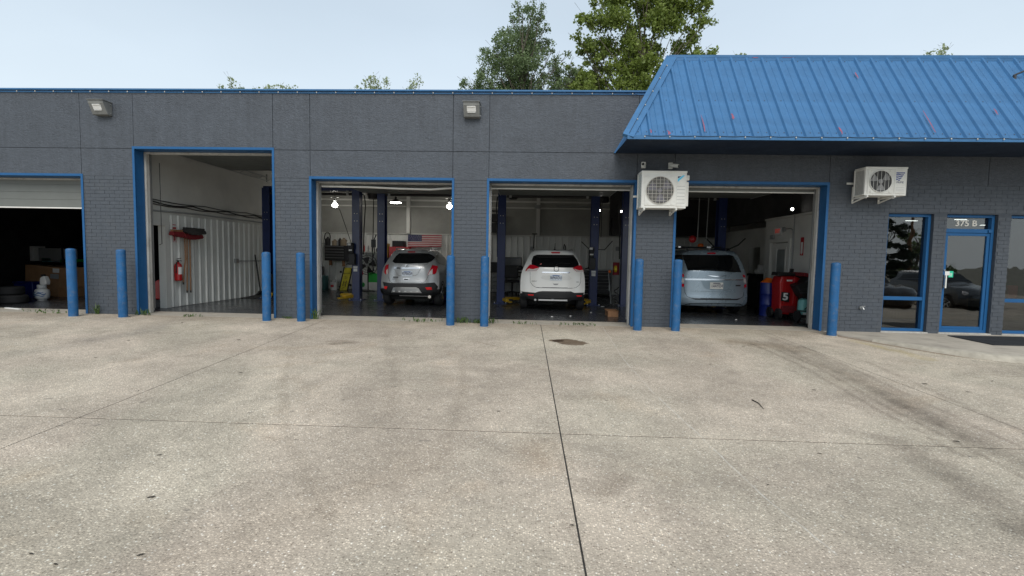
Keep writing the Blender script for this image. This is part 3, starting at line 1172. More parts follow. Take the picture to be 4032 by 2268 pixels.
# wall between the dark first bay and its neighbours, dark grey, no ceiling light
m_store_dark = mat('dark_grey_store_wall', (.022, .022, .023), .85, var=.3)
obj('store_lining', MB().box(-15.9, -9.045, 8.7, 8.85, 0, 4.5).box(-15.98, -15.88, WT, 8.7, 0, 4.5).box(-9.06, -9.042, 1.3, 8.7, 0, 4.4).box(-15.9, -9.05, WT + .4, 8.7, 4.40, 4.49), m_store_dark, bld)
# office block in the last bay
ow = obj('office_wall', MB().box(6.7, 6.84, WT + .005, 2.86, 0, 2.56).box(6.7, 6.84, 3.80, 4.16, 0, 2.56).box(6.7, 6.84, 2.86, 3.80, 1.93, 2.56).box(6.84, 13, 4.02, 4.16, 0, 2.56)
         .box(6.68, 13, WT + .005, 4.2, 2.565, 2.62), m_wallw, bld)
od = obj('office_door', MB().box(6.73, 6.77, 2.88, 3.78, .01, 1.91), m_wallw, ow, bevel=.003)
obj('door_glass', MB().box(6.722, 6.729, 3.08, 3.50, .95, 1.74), mat('wired_glass', (.2, .22, .215), .2, var=.2), od)
obj('door_moulding', MB().box(6.71, 6.729, 3.03, 3.07, .88, 1.80).box(6.71, 6.729, 3.51, 3.55, .88, 1.80).box(6.71, 6.729, 3.07, 3.51, 1.76, 1.80).box(6.71, 6.729, 3.07, 3.51, .88, .93), m_wallw, od)
obj('door_casing', MB().box(6.665, 6.698, 2.76, 2.86, 0, 2.02).box(6.665, 6.698, 3.80, 3.92, 0, 2.02).box(6.665, 6.698, 2.86, 3.80, 1.935, 2.02), m_wallw, ow, bevel=.004)
obj('conduit', MB().tube([(6.68, 2.62, 2.6), (6.68, 2.62, 1.15)], .014, 6).tube([(6.67, 3.05, 2.27), (6.67, 2.75, 2.27), (6.67, 2.66, 2.22), (6.67, 2.64, 2.1), (6.67, 2.64, 1.1)], .013, 6).box(6.655, 6.697, 2.58, 2.70, 1.04, 1.16), m_greyp, ow)
obj('recess_wall', MB().box(7.45, 7.6, 4.16, 6.05, 0, 2.5).box(7.45, 7.6, 6.85, 8.9, 0, 2.5).box(7.45, 7.6, 6.05, 6.85, 1.88, 2.5).box(7.60, 9, 4.5, 8.9, 2.4, 2.5), m_wallw, bld)
m_upper_shade = mat('shade_toned_upper_wall', (.05, .05, .05), .85, var=.2)  # near-black colour stands in for the gloom high in the last bay
obj('upper_shade_lining', MB().box(2.95, 7.0, 8.70, 8.76, 2.30, 4.49), m_upper_shade, bld)  # dark sheet added before the back wall to deepen the shade
obj('upper_shade_lining', MB().box(7.0, 7.1, WT, 8.9, 2.63, 4.5).box(7.1, 13, WT, .3, 2.63, 4.4), m_upper_shade, bld)
# shop office behind the glass
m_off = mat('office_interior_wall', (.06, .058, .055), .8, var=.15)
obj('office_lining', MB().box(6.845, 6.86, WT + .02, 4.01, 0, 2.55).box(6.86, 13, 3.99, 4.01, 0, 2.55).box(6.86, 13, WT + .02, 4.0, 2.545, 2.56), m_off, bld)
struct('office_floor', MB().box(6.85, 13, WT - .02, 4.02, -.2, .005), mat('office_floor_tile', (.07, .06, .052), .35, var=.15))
# blue frame gutters etc: hose bib
# ================================================================== THINGS IN FRONT OF AND ON THE FACADE
bol = [(-9.585, -.40, 'blue steel bollard in the dark half shut bay at the far left'), (-8.53, -.37, 'blue steel bollard before the left jamb of the tall bay'),
       (-5.45, -.38, 'blue steel bollard before the right jamb of the tall bay'), (-4.742, -.34, 'blue steel bollard before the left jamb of the silver car bay'),
       (-1.635, -.385, 'blue steel bollard in front of the silver car'), (-.94, -.42, 'blue steel bollard before the left jamb of the white car bay'),
       (2.12, -.44, 'blue steel bollard before the right jamb of the white car bay'), (2.876, -.41, 'blue steel bollard in front of the pale blue van'),
       (5.855, -.49, 'blue steel bollard at the corner of the walkway by the office')]
pf = [(.083, -.1), (.083, 1.385), (.079, 1.405), (.06, 1.418), (.03, 1.425), (.004, 1.428)]
bmesh0 = mesh_of('bollard', MB().lathe((0, 0, 0), pf, 32))
bmesh0.materials.append(m_bollard)
smooth(bmesh0, 50)
collar_me = mesh_of('collar', MB().lathe((0, 0, 0), [(.108, -.02), (.106, .004), (.09, .008)], 20))
collar_me.materials.append(m_conc)
for i, (x, y, lab) in enumerate(bol):
    o = bpy.data.objects.new('bollard', bmesh0)
    COL.objects.link(o)
    o.location = (x, y, gz(y))
    o.rotation_euler = (random.uniform(-.006, .006), random.uniform(-.006, .006), i * .7)
    tag(o, lab, 'bollard', 'blue bollards guarding the bay doors')
    c = bpy.data.objects.new('collar', collar_me)
    COL.objects.link(c)
    c.parent = o


# ---- wall pack lights
def wall_light(x, lab):
    t = thing('wall_light', lab, 'wall light', (x, -.004, 4.22), 'flood lights high on the facade')
    h = [(0, .0), (0, .265), (-.235, .262), (-.225, .215), (-.12, .0)]
    obj('housing', MB().prism([(y, 4.22 + z) for y, z in h], x - .165, x + .165, 'yz'), m_greyp_l, t, bevel=.008)
    b = MB().add([(x - .155, -.226, 4.437), (x + .155, -.226, 4.437), (x + .155, -.130, 4.245), (x - .155, -.130, 4.245)], [(0, 1, 2, 3)])
    obj('lens', b, m_offglass, t)
    b = MB()
    b.bar((x - .08, -.217, 4.40), (x + .08, -.217, 4.40), .01, .012).bar((x - .08, -.165, 4.30), (x + .08, -.165, 4.30), .01, .012)
    b.add([(x - .09, -.211, 4.405), (x + .09, -.211, 4.405), (x + .09, -.168, 4.315), (x - .09, -.168, 4.315)], [(0, 1, 2, 3)])
    obj('reflector', b, m_paper, t)
    obj('hood', MB().box(x - .175, x + .175, -.25, -.012, 4.487, 4.50), m_greyp_l, t)
    obj('screw', MB().lathe((x + .168, -.05, 4.44), [(.012, 0), (.012, .012)], 8, 'x').lathe((x + .168, -.05, 4.26), [(.012, 0), (.012, .012)], 8, 'x'), m_galv, t)


m_greyp_l = mat('weathered_grey_housing', (.17, .175, .17), .6, var=.15, vscale=7)
wall_light(-9.11, 'grey wall flood light left of the tall bay')
wall_light(-1.285, 'grey wall flood light above the brick pier between two cars')


# ---- air conditioners
def conditioner(x0, x1, z0, z1, lab, style):
    y0, y1 = -.42, -.12
    t = thing('air_conditioner', lab, 'air conditioner', ((x0 + x1) / 2, -.1, z0 - .1), 'outdoor air conditioner units on wall brackets')
    w, h = x1 - x0, z1 - z0
    obj('casing', MB().box(x0, x1, y0, y1, z0, z1 - .012), m_white, t, bevel=.012, seg=2)
    obj('top_cover', MB().box(x0 - .006, x1 + .006, y0 - .006, y1 + .004, z1 - .035, z1), m_white, t, bevel=.008, seg=2)
    if style == 1:
        cx, cz, r = x0 + w * .405, z0 + h * .475, .265
        obj('front_panel', MB().box(x0 + .06, x0 + w * .745, y0 - .012, y0 - .001, z0 + .05, z1 - .10), m_white, t, bevel=.01)
    else:
        cx, cz, r = x0 + w * .36, z0 + h * .49, .205
        obj('front_panel', MB().box(x0 + .045, x0 + w * .67, y0 - .010, y0 - .001, z0 + .04, z1 - .045), m_white, t, bevel=.01)
    yf = y0 - (.012 if style == 1 else .010)
    obj('fan_opening', MB().lathe((cx, yf - .0015, cz), [(r, 0), (r, .001)], 40, 'y'), m_dkgrille, t)
    fan = MB()
    for k in range(3):
        a = k * 2.094 + .5
        vs = []
        for rr, aw, in ((.2, .25), (.6, .55), (.95, .5)):
            for s_ in (-1, 1):
                vs.append((cx + r * rr * math.cos(a + s_ * aw), yf - .004 - .004 * s_, cz + r * rr * math.sin(a + s_ * aw)))
        fan.add(vs, [(0, 1, 3, 2), (2, 3, 5, 4)])
    fan.lathe((cx, yf - .012, cz), [(.045, 0), (.045, .008)], 16, 'y')
    obj('fan', fan, mat('grey_fan_blade', (.25, .25, .25), .5, var=.05) if style == 2 else m_fanb, t)
    g = MB()
    if style == 1:
        for k in range(-3, 4):
            d = k * .074
            q = math.sqrt(max(0, r * r - d * d))
            g.bar((cx + d, yf - .018, cz - q), (cx + d, yf - .018, cz + q), .006, .006, (0, 1, 0))
            g.bar((cx - q, yf - .018, cz + d * .9), (cx + q, yf - .018, cz + d * .9), .006, .006, (0, 1, 0))
        for k in range(-14, 15):
            d = k * .0185
            q = math.sqrt(max(0, r * r - d * d))
            g.bar((cx - q, yf - .014, cz + d), (cx + q, yf - .014, cz + d), .0022, .0022, (0, 1, 0))
    else:
        for k in range(-2, 3):
            d = k * .07
            q = math.sqrt(max(0, r * r - d * d))
            g.bar((cx + d, yf - .018, cz - q), (cx + d, yf - .018, cz + q), .004, .004, (0, 1, 0))
        g.lathe((cx, yf - .02, cz), [(r * .5, 0), (r * .5 + .003, .002), (r * .5, .004)], 32, 'y') if False else None
    g.tube([(cx + r * math.cos(a), yf - .014, cz + r * math.sin(a)) for a in np.linspace(0, 2 * math.pi, 41)], .007, 6, caps=False)
    obj('grille', g, m_grille if style == 1 else m_white, t)
    clip = MB()
    for sx in (-1, 1):
        for sz in (-1, 1):
            clip.box(cx + sx * r * .86 - .012, cx + sx * r * .86 + .012, yf - .012, yf, cz + sz * r * .96 - .014, cz + sz * r * .96 + .014)
    obj('clip', clip, m_white, t)
    xs_ = x0 + w * (.78 if style == 1 else .70)
    obj('service_panel', MB().box(xs_, x1 - .03, y0 - .009, y0 - .001, z0 + .04, z1 - (.07 if style == 1 else .03)), m_white, t, bevel=.006)
    if style == 1:
        b = MB()
        for k in range(6):
            b.box(xs_ + .005, x1 - .035, y0 - .012, y0 - .0095, z0 + .1 + k * .065, z0 + .106 + k * .065)
        obj('louvre', b, m_greyp, t)
        yy = y0 - .0105
        pl = lambda pts, n_, m_: obj(n_, MB().prism(pts, yy, yy + .001), m_, t)
        xa, xb, zt_ = xs_ + .012, x1 - .04, z1 - .085
        pl([(xa, zt_ - .135), (xa, zt_ - .075), (xb - .045, zt_), (xb, zt_)], 'logo', mat('sky_blue_print', (.10, .55, .80), .4, var=0))
        pl([(xa, zt_ - .065), (xa, zt_ - .02), (xa + .07, zt_ - .02)], 'logo', mat('navy_print', (.03, .045, .12), .4, var=0))
        obj('valve_cover', MB().prism([(-.36, z1 - .07), (-.36, z1 - .17), (-.25, z1 - .17), (-.22, z1 - .07)], x1 + .001, x1 + .07, 'yz'), m_white, t, bevel=.01)
        obj('valve_cover', MB().box(x1 + .001, x1 + .06, -.36, -.18, z0 + .05, z1 - .2), m_white, t, bevel=.008)
    else:
        yy = y0 - .0105
        xa, xb = xs_ + .02, x1 - .055
        wv = MB()
        for k in range(5):
            zt_ = z1 - .105 - k * .033
            top, bot = [], []
            ln_ = (xb - xa) * (1 - .13 * k)
            for q in range(9):
                xx = xa + ln_ * q / 8
                dz = .007 * math.sin(q / 8 * 2 * math.pi) * (0 if k == 0 else 1)
                top.append((xx, zt_ + dz))
                bot.append((xx, zt_ + dz - .019))
            wv.prism(top + bot[::-1], yy, yy + .001)
        obj('logo', wv, mat('royal_blue_print', (.02, .05, .25), .4, var=0), t)
        text_mesh('PRIME', .052, 'logo_text', mat('navy_print', (.03, .045, .12), .4, var=0), ((xa + xb) / 2, yy, z1 - .295), t, ext=.0008, sx=1.0)
        b = MB()
        for k in range(3):
            b.box(xs_ + .03, x1 - .05, yy, yy + .002, z0 + .09 + k * .03, z0 + .094 + k * .03)
        obj('louvre', b, m_greyp, t)
    # finned coil on the left end
    b = MB()
    for k in range(22):
        zz = z0 + .04 + k * (h - .1) / 21
        b.box(x0 - .004, x0 - .0005, y0 + .04, y1 - .01, zz, zz + .006)
    obj('coil_fins', b, mat('coil_fins', (.25, .42, .45), .4, .4, var=.1) if style == 1 else m_dkgrille, t)
    obj('coil_guard', MB().bar((x0 - .012, y1 - .012, z0), (x0 - .012, y1 - .012, z1 - .03), .018, .018).bar((x0 - .012, y0 + .02, z1 - .05), (x0 - .012, y1 - .01, z1 - .05), .012, .018).bar((x0 - .012, y0 + .02, z0 + .02), (x0 - .012, y1 - .01, z0 + .02), .012, .018), m_white, t)
    br = t
    ww = .62 if style == 1 else .51
    xl = x0 + (.06 if style == 1 else .045)
    for xx in (xl, xl + ww):
        b = MB().box(xx - .016, xx + .016, -.025, -.006, z0 - .11, z0 + .22).box(xx - .016, xx + .016, -.45, -.026, z0 - .035, z0 - .004)
        b.bar((xx, -.03, z0 - .095), (xx, -.37, z0 - .03), .026, .022)
        b.lathe((xx, -.40, z0 - .05), [(.02, 0), (.02, .014)], 10)
        obj('bracket', b, m_white, br, bevel=.002)
    obj('rail', MB().box(xl - .14, xl + ww + .03, -.032, -.0265, z0 + .16 + (.1 if style == 2 else .09), z0 + .20 + (.1 if style == 2 else .09)), m_white, br)
    return t


m_dkgrille = mat('dark_grille_well', (.045, .045, .045), .6, var=.1)
m_fanb = mat('muted_violet_fan', (.11, .11, .16), .5, var=.2)
m_grille = mat('wire_grille', (.55, .53, .48), .45, var=.05)
conditioner(2.11, 2.98, 2.405, 3.13, 'white air conditioner with wire grid over its fan above a brick pier', 1)
conditioner(6.35, 7.13, 2.705, 3.25, 'smaller white air conditioner with a wavy blue logo above the shop window', 2)


# ---- security cameras
def sec_cam(x, z, aim, lab):
    t = thing('security_camera', lab, 'security camera', (x, -.006, z), 'security cameras under the mansard')
    obj('junction_box', MB().box(x - .042, x + .042, -.05, -.006, z - .062, z + .062), m_white, t, bevel=.005)
    obj('mount', MB().lathe((x, -.075, z), [(.04, 0), (.042, .025)], 16, 'y').sphere((x, -.085, z), .032, 10, 8), m_white, t, sm=True)
    a = Vector(aim).normalized()
    p = Vector((x, -.09, z))
    obj('camera_body', MB().tube([p, p + a * .02, p + a * .15], [.02, .038, .038], 16), m_white, t, sm=True)
    obj('lens', MB().tube([p + a * .1505, p + a * .153], .029, 14), m_black, t)


sec_cam(2.22, 3.31, (-.35, -.9, -.12), 'white security camera above the left end of the gridded air conditioner')
sec_cam(2.76, 3.30, (.75, -.55, -.2), 'white security camera pointing right, above the right half of the gridded air conditioner')


# ---- string of bulbs
def string(pts, n, lab, sag=.012):
    t = thing('string_light', lab, 'string lights', pts[0], 'string lights along the roof edges')
    path = []
    bulbs = []
    P = [Vector(p) for p in pts]
    for a, b in zip(P[:-1], P[1:]):
        k = max(1, int(round((b - a).length / n)))
        for i in range(k):
            for q in range(3):
                f_ = (i + q / 3) / k
                pp = a.lerp(b, f_)
                path.append(pp - Vector((0, 0, sag * math.sin(math.pi * q / 3))))
            bulbs.append(a.lerp(b, i / k))
    path.append(P[-1])
    obj('wire', MB().tube(path, .004, 5), m_cable, t)
    base = None
    for p in bulbs:
        if base is None:
            mb_ = MB().sphere((0, -.012, -.02), (.011, .011, .015), 8, 6)
            me = mesh_of('bulb', mb_)
            me.materials.append(mat('frosted_bulb', (.5, .49, .45), .2, var=0))
            smooth(me)
            base = me
        o = bpy.data.objects.new('bulb', base)
        COL.objects.link(o)
        o.parent = t
        o.location = p - P[0]


string([(-12.2, -.04, PAR - .005), (1.95, -.04, PAR - .005), (2.22, -.03, PAR - .07), (2.3, -.05, PAR - .02)], .40, 'string of small bulbs along the blue coping over the open bays')
e0 = Vector((EX0 + .02, EY, EZ)) + nrm * .065
string([tuple(ridge0.lerp(eave0, .13) + nrm * .06), tuple(eave0.lerp(ridge0, .01) + nrm * .06)], .42, 'string of small bulbs down the slanting hip of the blue mansard', .0)
string([(EX0 + .28, EY - .05, EZ + .005), (11.5, EY - .05, EZ + .005)], .44, 'string of small bulbs along the lower edge of the blue mansard', .01)

# ---- hose bib on the brick
b = MB().lathe((6.69, -.035, .50), [(.03, 0), (.03, .03)], 12, 'y').tube([(6.69, -.03, .50), (6.69, -.09, .50), (6.70, -.105, .47)], .014, 8).tube([(6.66, -.075, .53), (6.74, -.075, .535)], .009, 6)
solo('water_tap', b, m_galv, 'small metal water tap low on the brick beside the shop window', 'tap')
# ---- door mat
b = MB().add([(8.20, -.31, .022), (9.62, -.27, .022), (9.30, -1.30, .022), (8.12, -1.32, .022), (8.18, -.30, .0075), (9.64, -.26, .0075), (9.32, -1.32, .0075), (8.10, -1.34, .0075)],
             [(0, 1, 2, 3), (0, 4, 5, 1), (1, 5, 6, 2), (2, 6, 7, 3), (3, 7, 4, 0)])
solo('door_mat', b, mat('black_rubber_mat', (.013, .014, .016), .8, var=.2, bump=.6, bscale=120), 'black rubber mat on the walkway before the numbered door', 'door mat')


# ---- weeds along the foot of the building
def weed(x, y, h, n, spread, lab):
    b = MB()
    z0 = gz(min(y, 0)) + .002
    for k in range(n):
        a = random.uniform(0, 6.28)
        l = h * random.uniform(.5, 1.1)
        bx, by = x + random.gauss(0, spread * .35), y + random.gauss(0, spread * .15)
        lean = random.uniform(.2, .8)
        w = random.uniform(.006, .014)
        p = [Vector((bx, by, z0))]
        for q in (1, 2, 3):
            f_ = q / 3
            p.append(Vector((bx + math.cos(a) * l * lean * f_ ** 1.5, by + math.sin(a) * l * lean * .6 * f_ ** 1.5, z0 + l * (f_ - .28 * lean * f_ * f_))))
        sdv = Vector((-math.sin(a), math.cos(a), 0)) * w
        vs = []
        for q, ww in zip(p, (.6, 1, .8, .05)):
            vs += [q - sdv * ww, q + sdv * ww]
        b.add(vs, [(0, 1, 3, 2), (2, 3, 5, 4), (4, 5, 7, 6)])
        if random.random() < .7:
            for q in (p[1], p[2]):
                c = q + Vector((random.uniform(-.03, .03), random.uniform(-.03, .03), random.uniform(0, .02)))
                s_ = random.uniform(.012, .028)
                ax = Vector((random.uniform(-1, 1), random.uniform(-1, 1), .3)).normalized() * s_
                ay = ax.cross(Vector((.3, .2, 1))).normalized() * s_ * .6
                b.add([c - ax, c + ay, c + ax, c - ay], [(0, 1, 2, 3)])
    solo('weed', b, m_weed, lab, 'weed', 'weeds growing along the foot of the building', origin=(x, y, z0))


m_weed = leaf_material('weed_green', (.05, .10, .02), (.12, .19, .05), .25)
for a_ in ((-9.42, -.06, .28, 10, .10, 'tall grassy weed right of the leftmost bollard'),
           (-8.35, -.05, .17, 22, .22, 'weed tuft at the left corner of the tall bay'),
           (-7.25, -.10, .07, 18, .22, 'flat weed tuft on the threshold of the tall bay'),
           (-4.58, -.03, .30, 16, .10, 'upright weed against the left jamb of the silver car bay'),
           (-5.2, -.04, .07, 10, .12, 'small weed at the foot of the pier between tall bay and silver car'),
           (-2.35, .02, .08, 30, .6, 'low weeds on the threshold before the silver car'),
           (-1.45, -.05, .15, 26, .25, 'weed tuft left at the foot of the pier right of the silver car'),
           (-1.12, -.05, .12, 24, .2, 'weed tuft right at the foot of the pier right of the silver car'),
           (-.78, -.02, .14, 14, .14, 'weed by the left jamb of the white car bay'),
           (-.15, .0, .06, 20, .4, 'low weeds left of the joint before the white car'),
           (.95, .0, .06, 30, .6, 'low weeds right of the joint before the white car'),
           (-10.6, .05, .06, 34, .9, 'thin strip of grass at the sill of the half shut bay')):
    weed(*a_)

# ---- dead leaves and twigs on the lot
LVL = ['dead leaf on the lot between the two long joints, far half', 'curled dead leaf alone in the lower left of the lot', 'small dead leaf just below the cross joint at the left', 'tiny dead leaf near the bottom edge at the left', 'small dead leaf near the bottom edge, right of the tiny one', 'forked dead leaf just above the cross joint, left of the middle joint', 'tiny dead leaf above the cross joint in the middle slab', 'small dead leaf by the left edge, above the cross joint', 'thin dead leaf on the bluish stain at the left', 'long thin dead leaf before the bollard of the tall bay', 'dark dead leaf right below the threshold of the tall bay', 'tiny dead leaf beside the left long joint', 'tiny dead leaf at the bottom edge, leftmost', 'small dead leaf right below the cross joint in the right slab', 'tiny dead leaf in the lower right slab, right of the middle joint', 'dead leaf on the dark tyre marks near the cross joint', 'small dead leaf before the pale blue van', 'thin dead leaf on the brown patch before the van bay', 'dead leaf left of the tyre marks, above the cross joint', 'dead leaf on the lot just off the kerb of the walkway', 'thin dead leaf right of the right long joint', 'tiny dead leaf lying against the middle joint near the bottom', 'dead leaf between tyre marks and right edge', 'dead leaf nearest the right edge above the cross joint']
LV = [(-3.69, -4.11, .05), (-2.5, -7.01, .05), (-2.92, -6.41, .035), (-2.69, -7.6, .03), (-2.1, -7.57, .035), (-.31, -5.2, .04), (-1.83, -4.66, .03), (-6.11, -3.58, .045), (-6.59, -2.48, .06), (-4.89, -2.23, .07),
      (-6.95, -.79, .08), (-4.36, -4.91, .03), (-2.48, -7.67, .03), (2.45, -5.96, .035), (1.75, -6.53, .025), (3.87, -5.6, .05), (2.62, -3.01, .05), (3.65, -1.71, .06), (3.44, -4.14, .045), (6.45, -2.6, .04), (5.06, -3.74, .07), (.28, -7.13, .03), (5.33, -4.04, .05), (6.1, -3.51, .05)]
for i, (x, y, s_) in enumerate(LV):
    a = random.uniform(-.6, .6)
    c, sn = math.cos(a), math.sin(a)
    vs = []
    for u_, v_, w_ in ((-1, 0, .0), (-.4, .28, .25), (.3, .3, .3), (1, .02, .1), (.3, -.3, .22), (-.4, -.25, .2), (0, 0, .08)):
        s_ = LV[i][2] * .62
        vs.append((x + (u_ * c - v_ * sn) * s_, y + (u_ * sn + v_ * c) * s_, gz(y) + .003 + w_ * s_ * .5))
    o = solo('dead_leaf', MB().add(vs, [(6, 0, 1), (6, 1, 2), (6, 2, 3), (6, 3, 4), (6, 4, 5), (6, 5, 0)]), mat('dead_leaf', (.035, .028, .02), .8, var=.3, vscale=30),
             LVL[i], 'leaf', 'dead leaves scattered on the concrete lot', origin=(x, y, gz(y)))
solo('twig', MB().tube([(2.50, -4.60, gz(-4.6) + .008), (2.52, -4.72, gz(-4.72) + .01), (2.49, -4.90, gz(-4.9) + .006)], [.007, .005, .002], 6), mat('dead_leaf', (.035, .028, .02)), 'dark twig on the lot in front of the pale blue van', 'twig', origin=(2.5, -4.7, gz(-4.7)))
# ================================================================== CARS
m_carglass = mat('dark_car_glass', (.006, .007, .008), .06, var=0, spec=.7)
m_carplast = mat('dark_grey_bumper_plastic', (.022, .023, .025), .5, var=.1, bump=.1, bscale=200)
m_lensred = mat('red_tail_lens', (.5, .008, .02), .12, var=.1, vscale=30, coat=.8)
m_lensclr = mat('clear_tail_lens', (.62, .57, .55), .15, var=.12, vscale=40, coat=.8)
m_plate = mat('licence_plate', (.66, .72, .78), .4, var=.05, vscale=30)
m_plate2 = mat('white_licence_plate', (.68, .68, .64), .4, var=.05, vscale=30)
m_ink = mat('plate_ink', (.02, .03, .09), .5, var=0)
m_rim = mat('alloy_rim', (.5, .51, .52), .25, .9, var=.05)
m_under = mat('underbody', (.008, .008, .008), .8, var=.2)


def catmull(tab, n=44):
    """resample a table of (z, ...) rows smoothly"""
    tab = [list(map(float, r)) for r in tab]
    z = np.array([r[0] for r in tab])
    zz = np.linspace(z[0], z[-1], n)
    cols = [np.interp(zz, z, [r[i] for r in tab]) for i in range(1, len(tab[0]))]
    # light smoothing keeps the waistline from creasing
    outc = []
    for c in cols:
        s = c.copy()
        s[1:-1] = (c[:-2] + 2 * c[1:-1] + c[2:]) / 4
        outc.append(s)
    return zz, outc


def make_car(name, label, cx, yr, tab, bulge, m_body, spec_):
    """tab rows: (z, half width, rear offset, front distance). Rear faces -Y."""
    t = thing(name, label, spec_['cat'], (cx, yr, 0), spec_.get('group'))
    zz, (hw, ro, fr) = catmull(tab)
    HWf = lambda z: float(np.interp(z, zz, hw))
    ROf = lambda z: float(np.interp(z, zz, ro))
    FRf = lambda z: float(np.interp(z, zz, fr))

    def surf(x, z):
        h = HWf(z)
        return yr + ROf(z) + bulge * min(1.0, abs(x) / h) ** 3.2
    us = np.sin(np.linspace(-math.pi / 2, math.pi / 2, 25))
    rings = []
    for z in zz:
        h, f_ = HWf(z), FRf(z)
        ring = [(cx + u_ * h, surf(u_ * h, z), z) for u_ in us]
        y0 = surf(h, z)
        y1 = yr + f_ - .35
        for q in range(1, 9):
            f2 = q / 9
            wv = 1 + .012 * math.sin(f2 * math.pi)
            ring.append((cx + h * wv, y0 + (y1 - y0) * f2, z))
        for u_ in us[::-1]:
            ring.append((cx + u_ * h, yr + f_ - .35 * abs(u_) ** 3.0, z))
        for q in range(8, 0, -1):
            f2 = q / 9
            wv = 1 + .012 * math.sin(f2 * math.pi)
            ring.append((cx - h * wv, y0 + (y1 - y0) * f2, z))
        rings.append(ring)
    n = len(rings[0])
    b = MB()
    vs = [p for r_ in rings for p in r_]
    fs = []
    for i in range(len(rings) - 1):
        for k in range(n):
            fs.append((i * n + k, i * n + (k + 1) % n, (i + 1) * n + (k + 1) % n, (i + 1) * n + k))
    # crowned roof: two shrinking rings then a cap
    last = rings[-1]
    mx_, my_ = sum(p[0] for p in last) / n, sum(p[1] for p in last) / n
    base_i = len(rings) - 1
    for s_, dz in ((.9, .022), (.6, .04), (.25, .046)):
        vs += [(mx_ + (p[0] - mx_) * s_, my_ + (p[1] - my_) * s_, p[2] + dz) for p in last]
        base_i += 1
        for k in range(n):
            fs.append(((base_i - 1) * n + k, (base_i - 1) * n + (k + 1) % n, base_i * n + (k + 1) % n, base_i * n + k))
    fs.append(tuple(base_i * n + k for k in range(n)))
    fs.append(tuple(reversed(range(n))))
    zs_ = spec_.get('split', 0)
    if zs_:
        low = MB().add(vs, [f for f in fs if max(vs[i][2] for i in f) < zs_])
        obj('lower_cladding', low, m_carplast, t, sm=True, angle=40)
        fs = [f for f in fs if max(vs[i][2] for i in f) >= zs_]
    body = obj('body', b.add(vs, fs), m_body, t, sm=True, angle=40)
    # underside
    obj('underbody', MB().box(cx - HWf(tab[0][0]) * .8, cx + HWf(tab[0][0]) * .8, yr + .5, yr + fr[0] - .5, .17, tab[0][0] - .004), m_under, t)

    def rows_of(poly, nz):
        zs = [p[1] for p in poly]
        lo, hi = min(zs), max(zs)
        res = []
        for i in range(nz + 1):
            z = lo + (hi - lo) * (i / nz)
            zc = min(max(z, lo + 1e-5), hi - 1e-5)
            cr = []
            for (x1, z1), (x2, z2) in zip(poly, poly[1:] + poly[:1]):
                if (z1 - zc) * (z2 - zc) < 0 or (z1 == zc) != (z2 == zc):
                    cr.append(x1 + (x2 - x1) * (zc - z1) / (z2 - z1) if z1 != z2 else x1)
            if len(cr) >= 2:
                res.append((z, min(cr), max(cr)))
        return res

    def patch(nm, poly, off, m_, par=None, nz=10, nx=10, bev=.004, lab=None, depth=.012):
        wide = max(p[0] for p in poly) - min(p[0] for p in poly) > 1.3 * (max(p[1] for p in poly) - min(p[1] for p in poly))
        if wide:                                   # sweep by columns, so thin slanting strips keep their outline
            nz, nx = max(nx, 12), max(3, min(nz, 8))
            rw = rows_of([(q[1], q[0]) for q in poly], nz)
        else:
            rw = rows_of(poly, nz)
        b_ = MB()
        vs_, fs_ = [], []
        for z, xa, xb in rw:
            for k in range(nx + 1):
                x = xa + (xb - xa) * k / nx
                px_, pz_ = (z, x) if wide else (x, z)
                vs_.append((cx + px_, surf(px_, pz_) - off, pz_))
        m2 = nx + 1
        for i in range(len(rw) - 1):
            for k in range(nx):
                fs_.append((i * m2 + k, i * m2 + k + 1, (i + 1) * m2 + k + 1, (i + 1) * m2 + k))
        # skirt back to the body
        border = [k for k in range(m2)] + [i * m2 + nx for i in range(1, len(rw))] + [(len(rw) - 1) * m2 + k for k in range(nx - 1, -1, -1)] + [i * m2 for i in range(len(rw) - 2, 0, -1)]
        o_ = len(vs_)
        for q in border:
            p = vs_[q]
            vs_.append((p[0], p[1] + off + depth, p[2]))
        for q in range(len(border)):
            fs_.append((border[q], o_ + q, o_ + (q + 1) % len(border), border[(q + 1) % len(border)]))
        return obj(nm, b_.add(vs_, fs_), m_, par or t, sm=True, label=lab, angle=50)

    def seam(nm, pts, r, m_, par=None, closed=False, off=.0):
        P_ = []
        for (x1, z1), (x2, z2) in zip(pts[:-1], pts[1:]):
            for q in range(4):
                P_.append((x1 + (x2 - x1) * q / 4, z1 + (z2 - z1) * q / 4))
        P_.append(pts[-1])
        return obj(nm, MB().tube([(cx + x, surf(x, z) - off, z) for x, z in P_], r, 5), m_, par or t)

    def side(nm, pts, m_, s_=1, off=.004):
        """pane on the flank: pts (distance from rear, z)"""
        rw = rows_of([(y, z) for y, z in pts], 6)
        vs_, fs_ = [], []
        for z, ya, yb in rw:
            for k in range(9):
                y = ya + (yb - ya) * k / 8
                y0 = surf(HWf(z), z) - yr
                y1 = FRf(z) - .35
                f2 = min(1, max(0, (y - y0) / (y1 - y0)))
                vs_.append((cx + s_ * (HWf(z) * (1 + .012 * math.sin(f2 * math.pi)) + off), yr + y, z))
        for i in range(len(rw) - 1):
            for k in range(8):
                fs_.append((i * 9 + k, i * 9 + k + 1, (i + 1) * 9 + k + 1, (i + 1) * 9 + k))
        return obj(nm, MB().add(vs_, fs_), m_, t, sm=True)

    # wheels
    wr, ww = spec_['wr'], .2
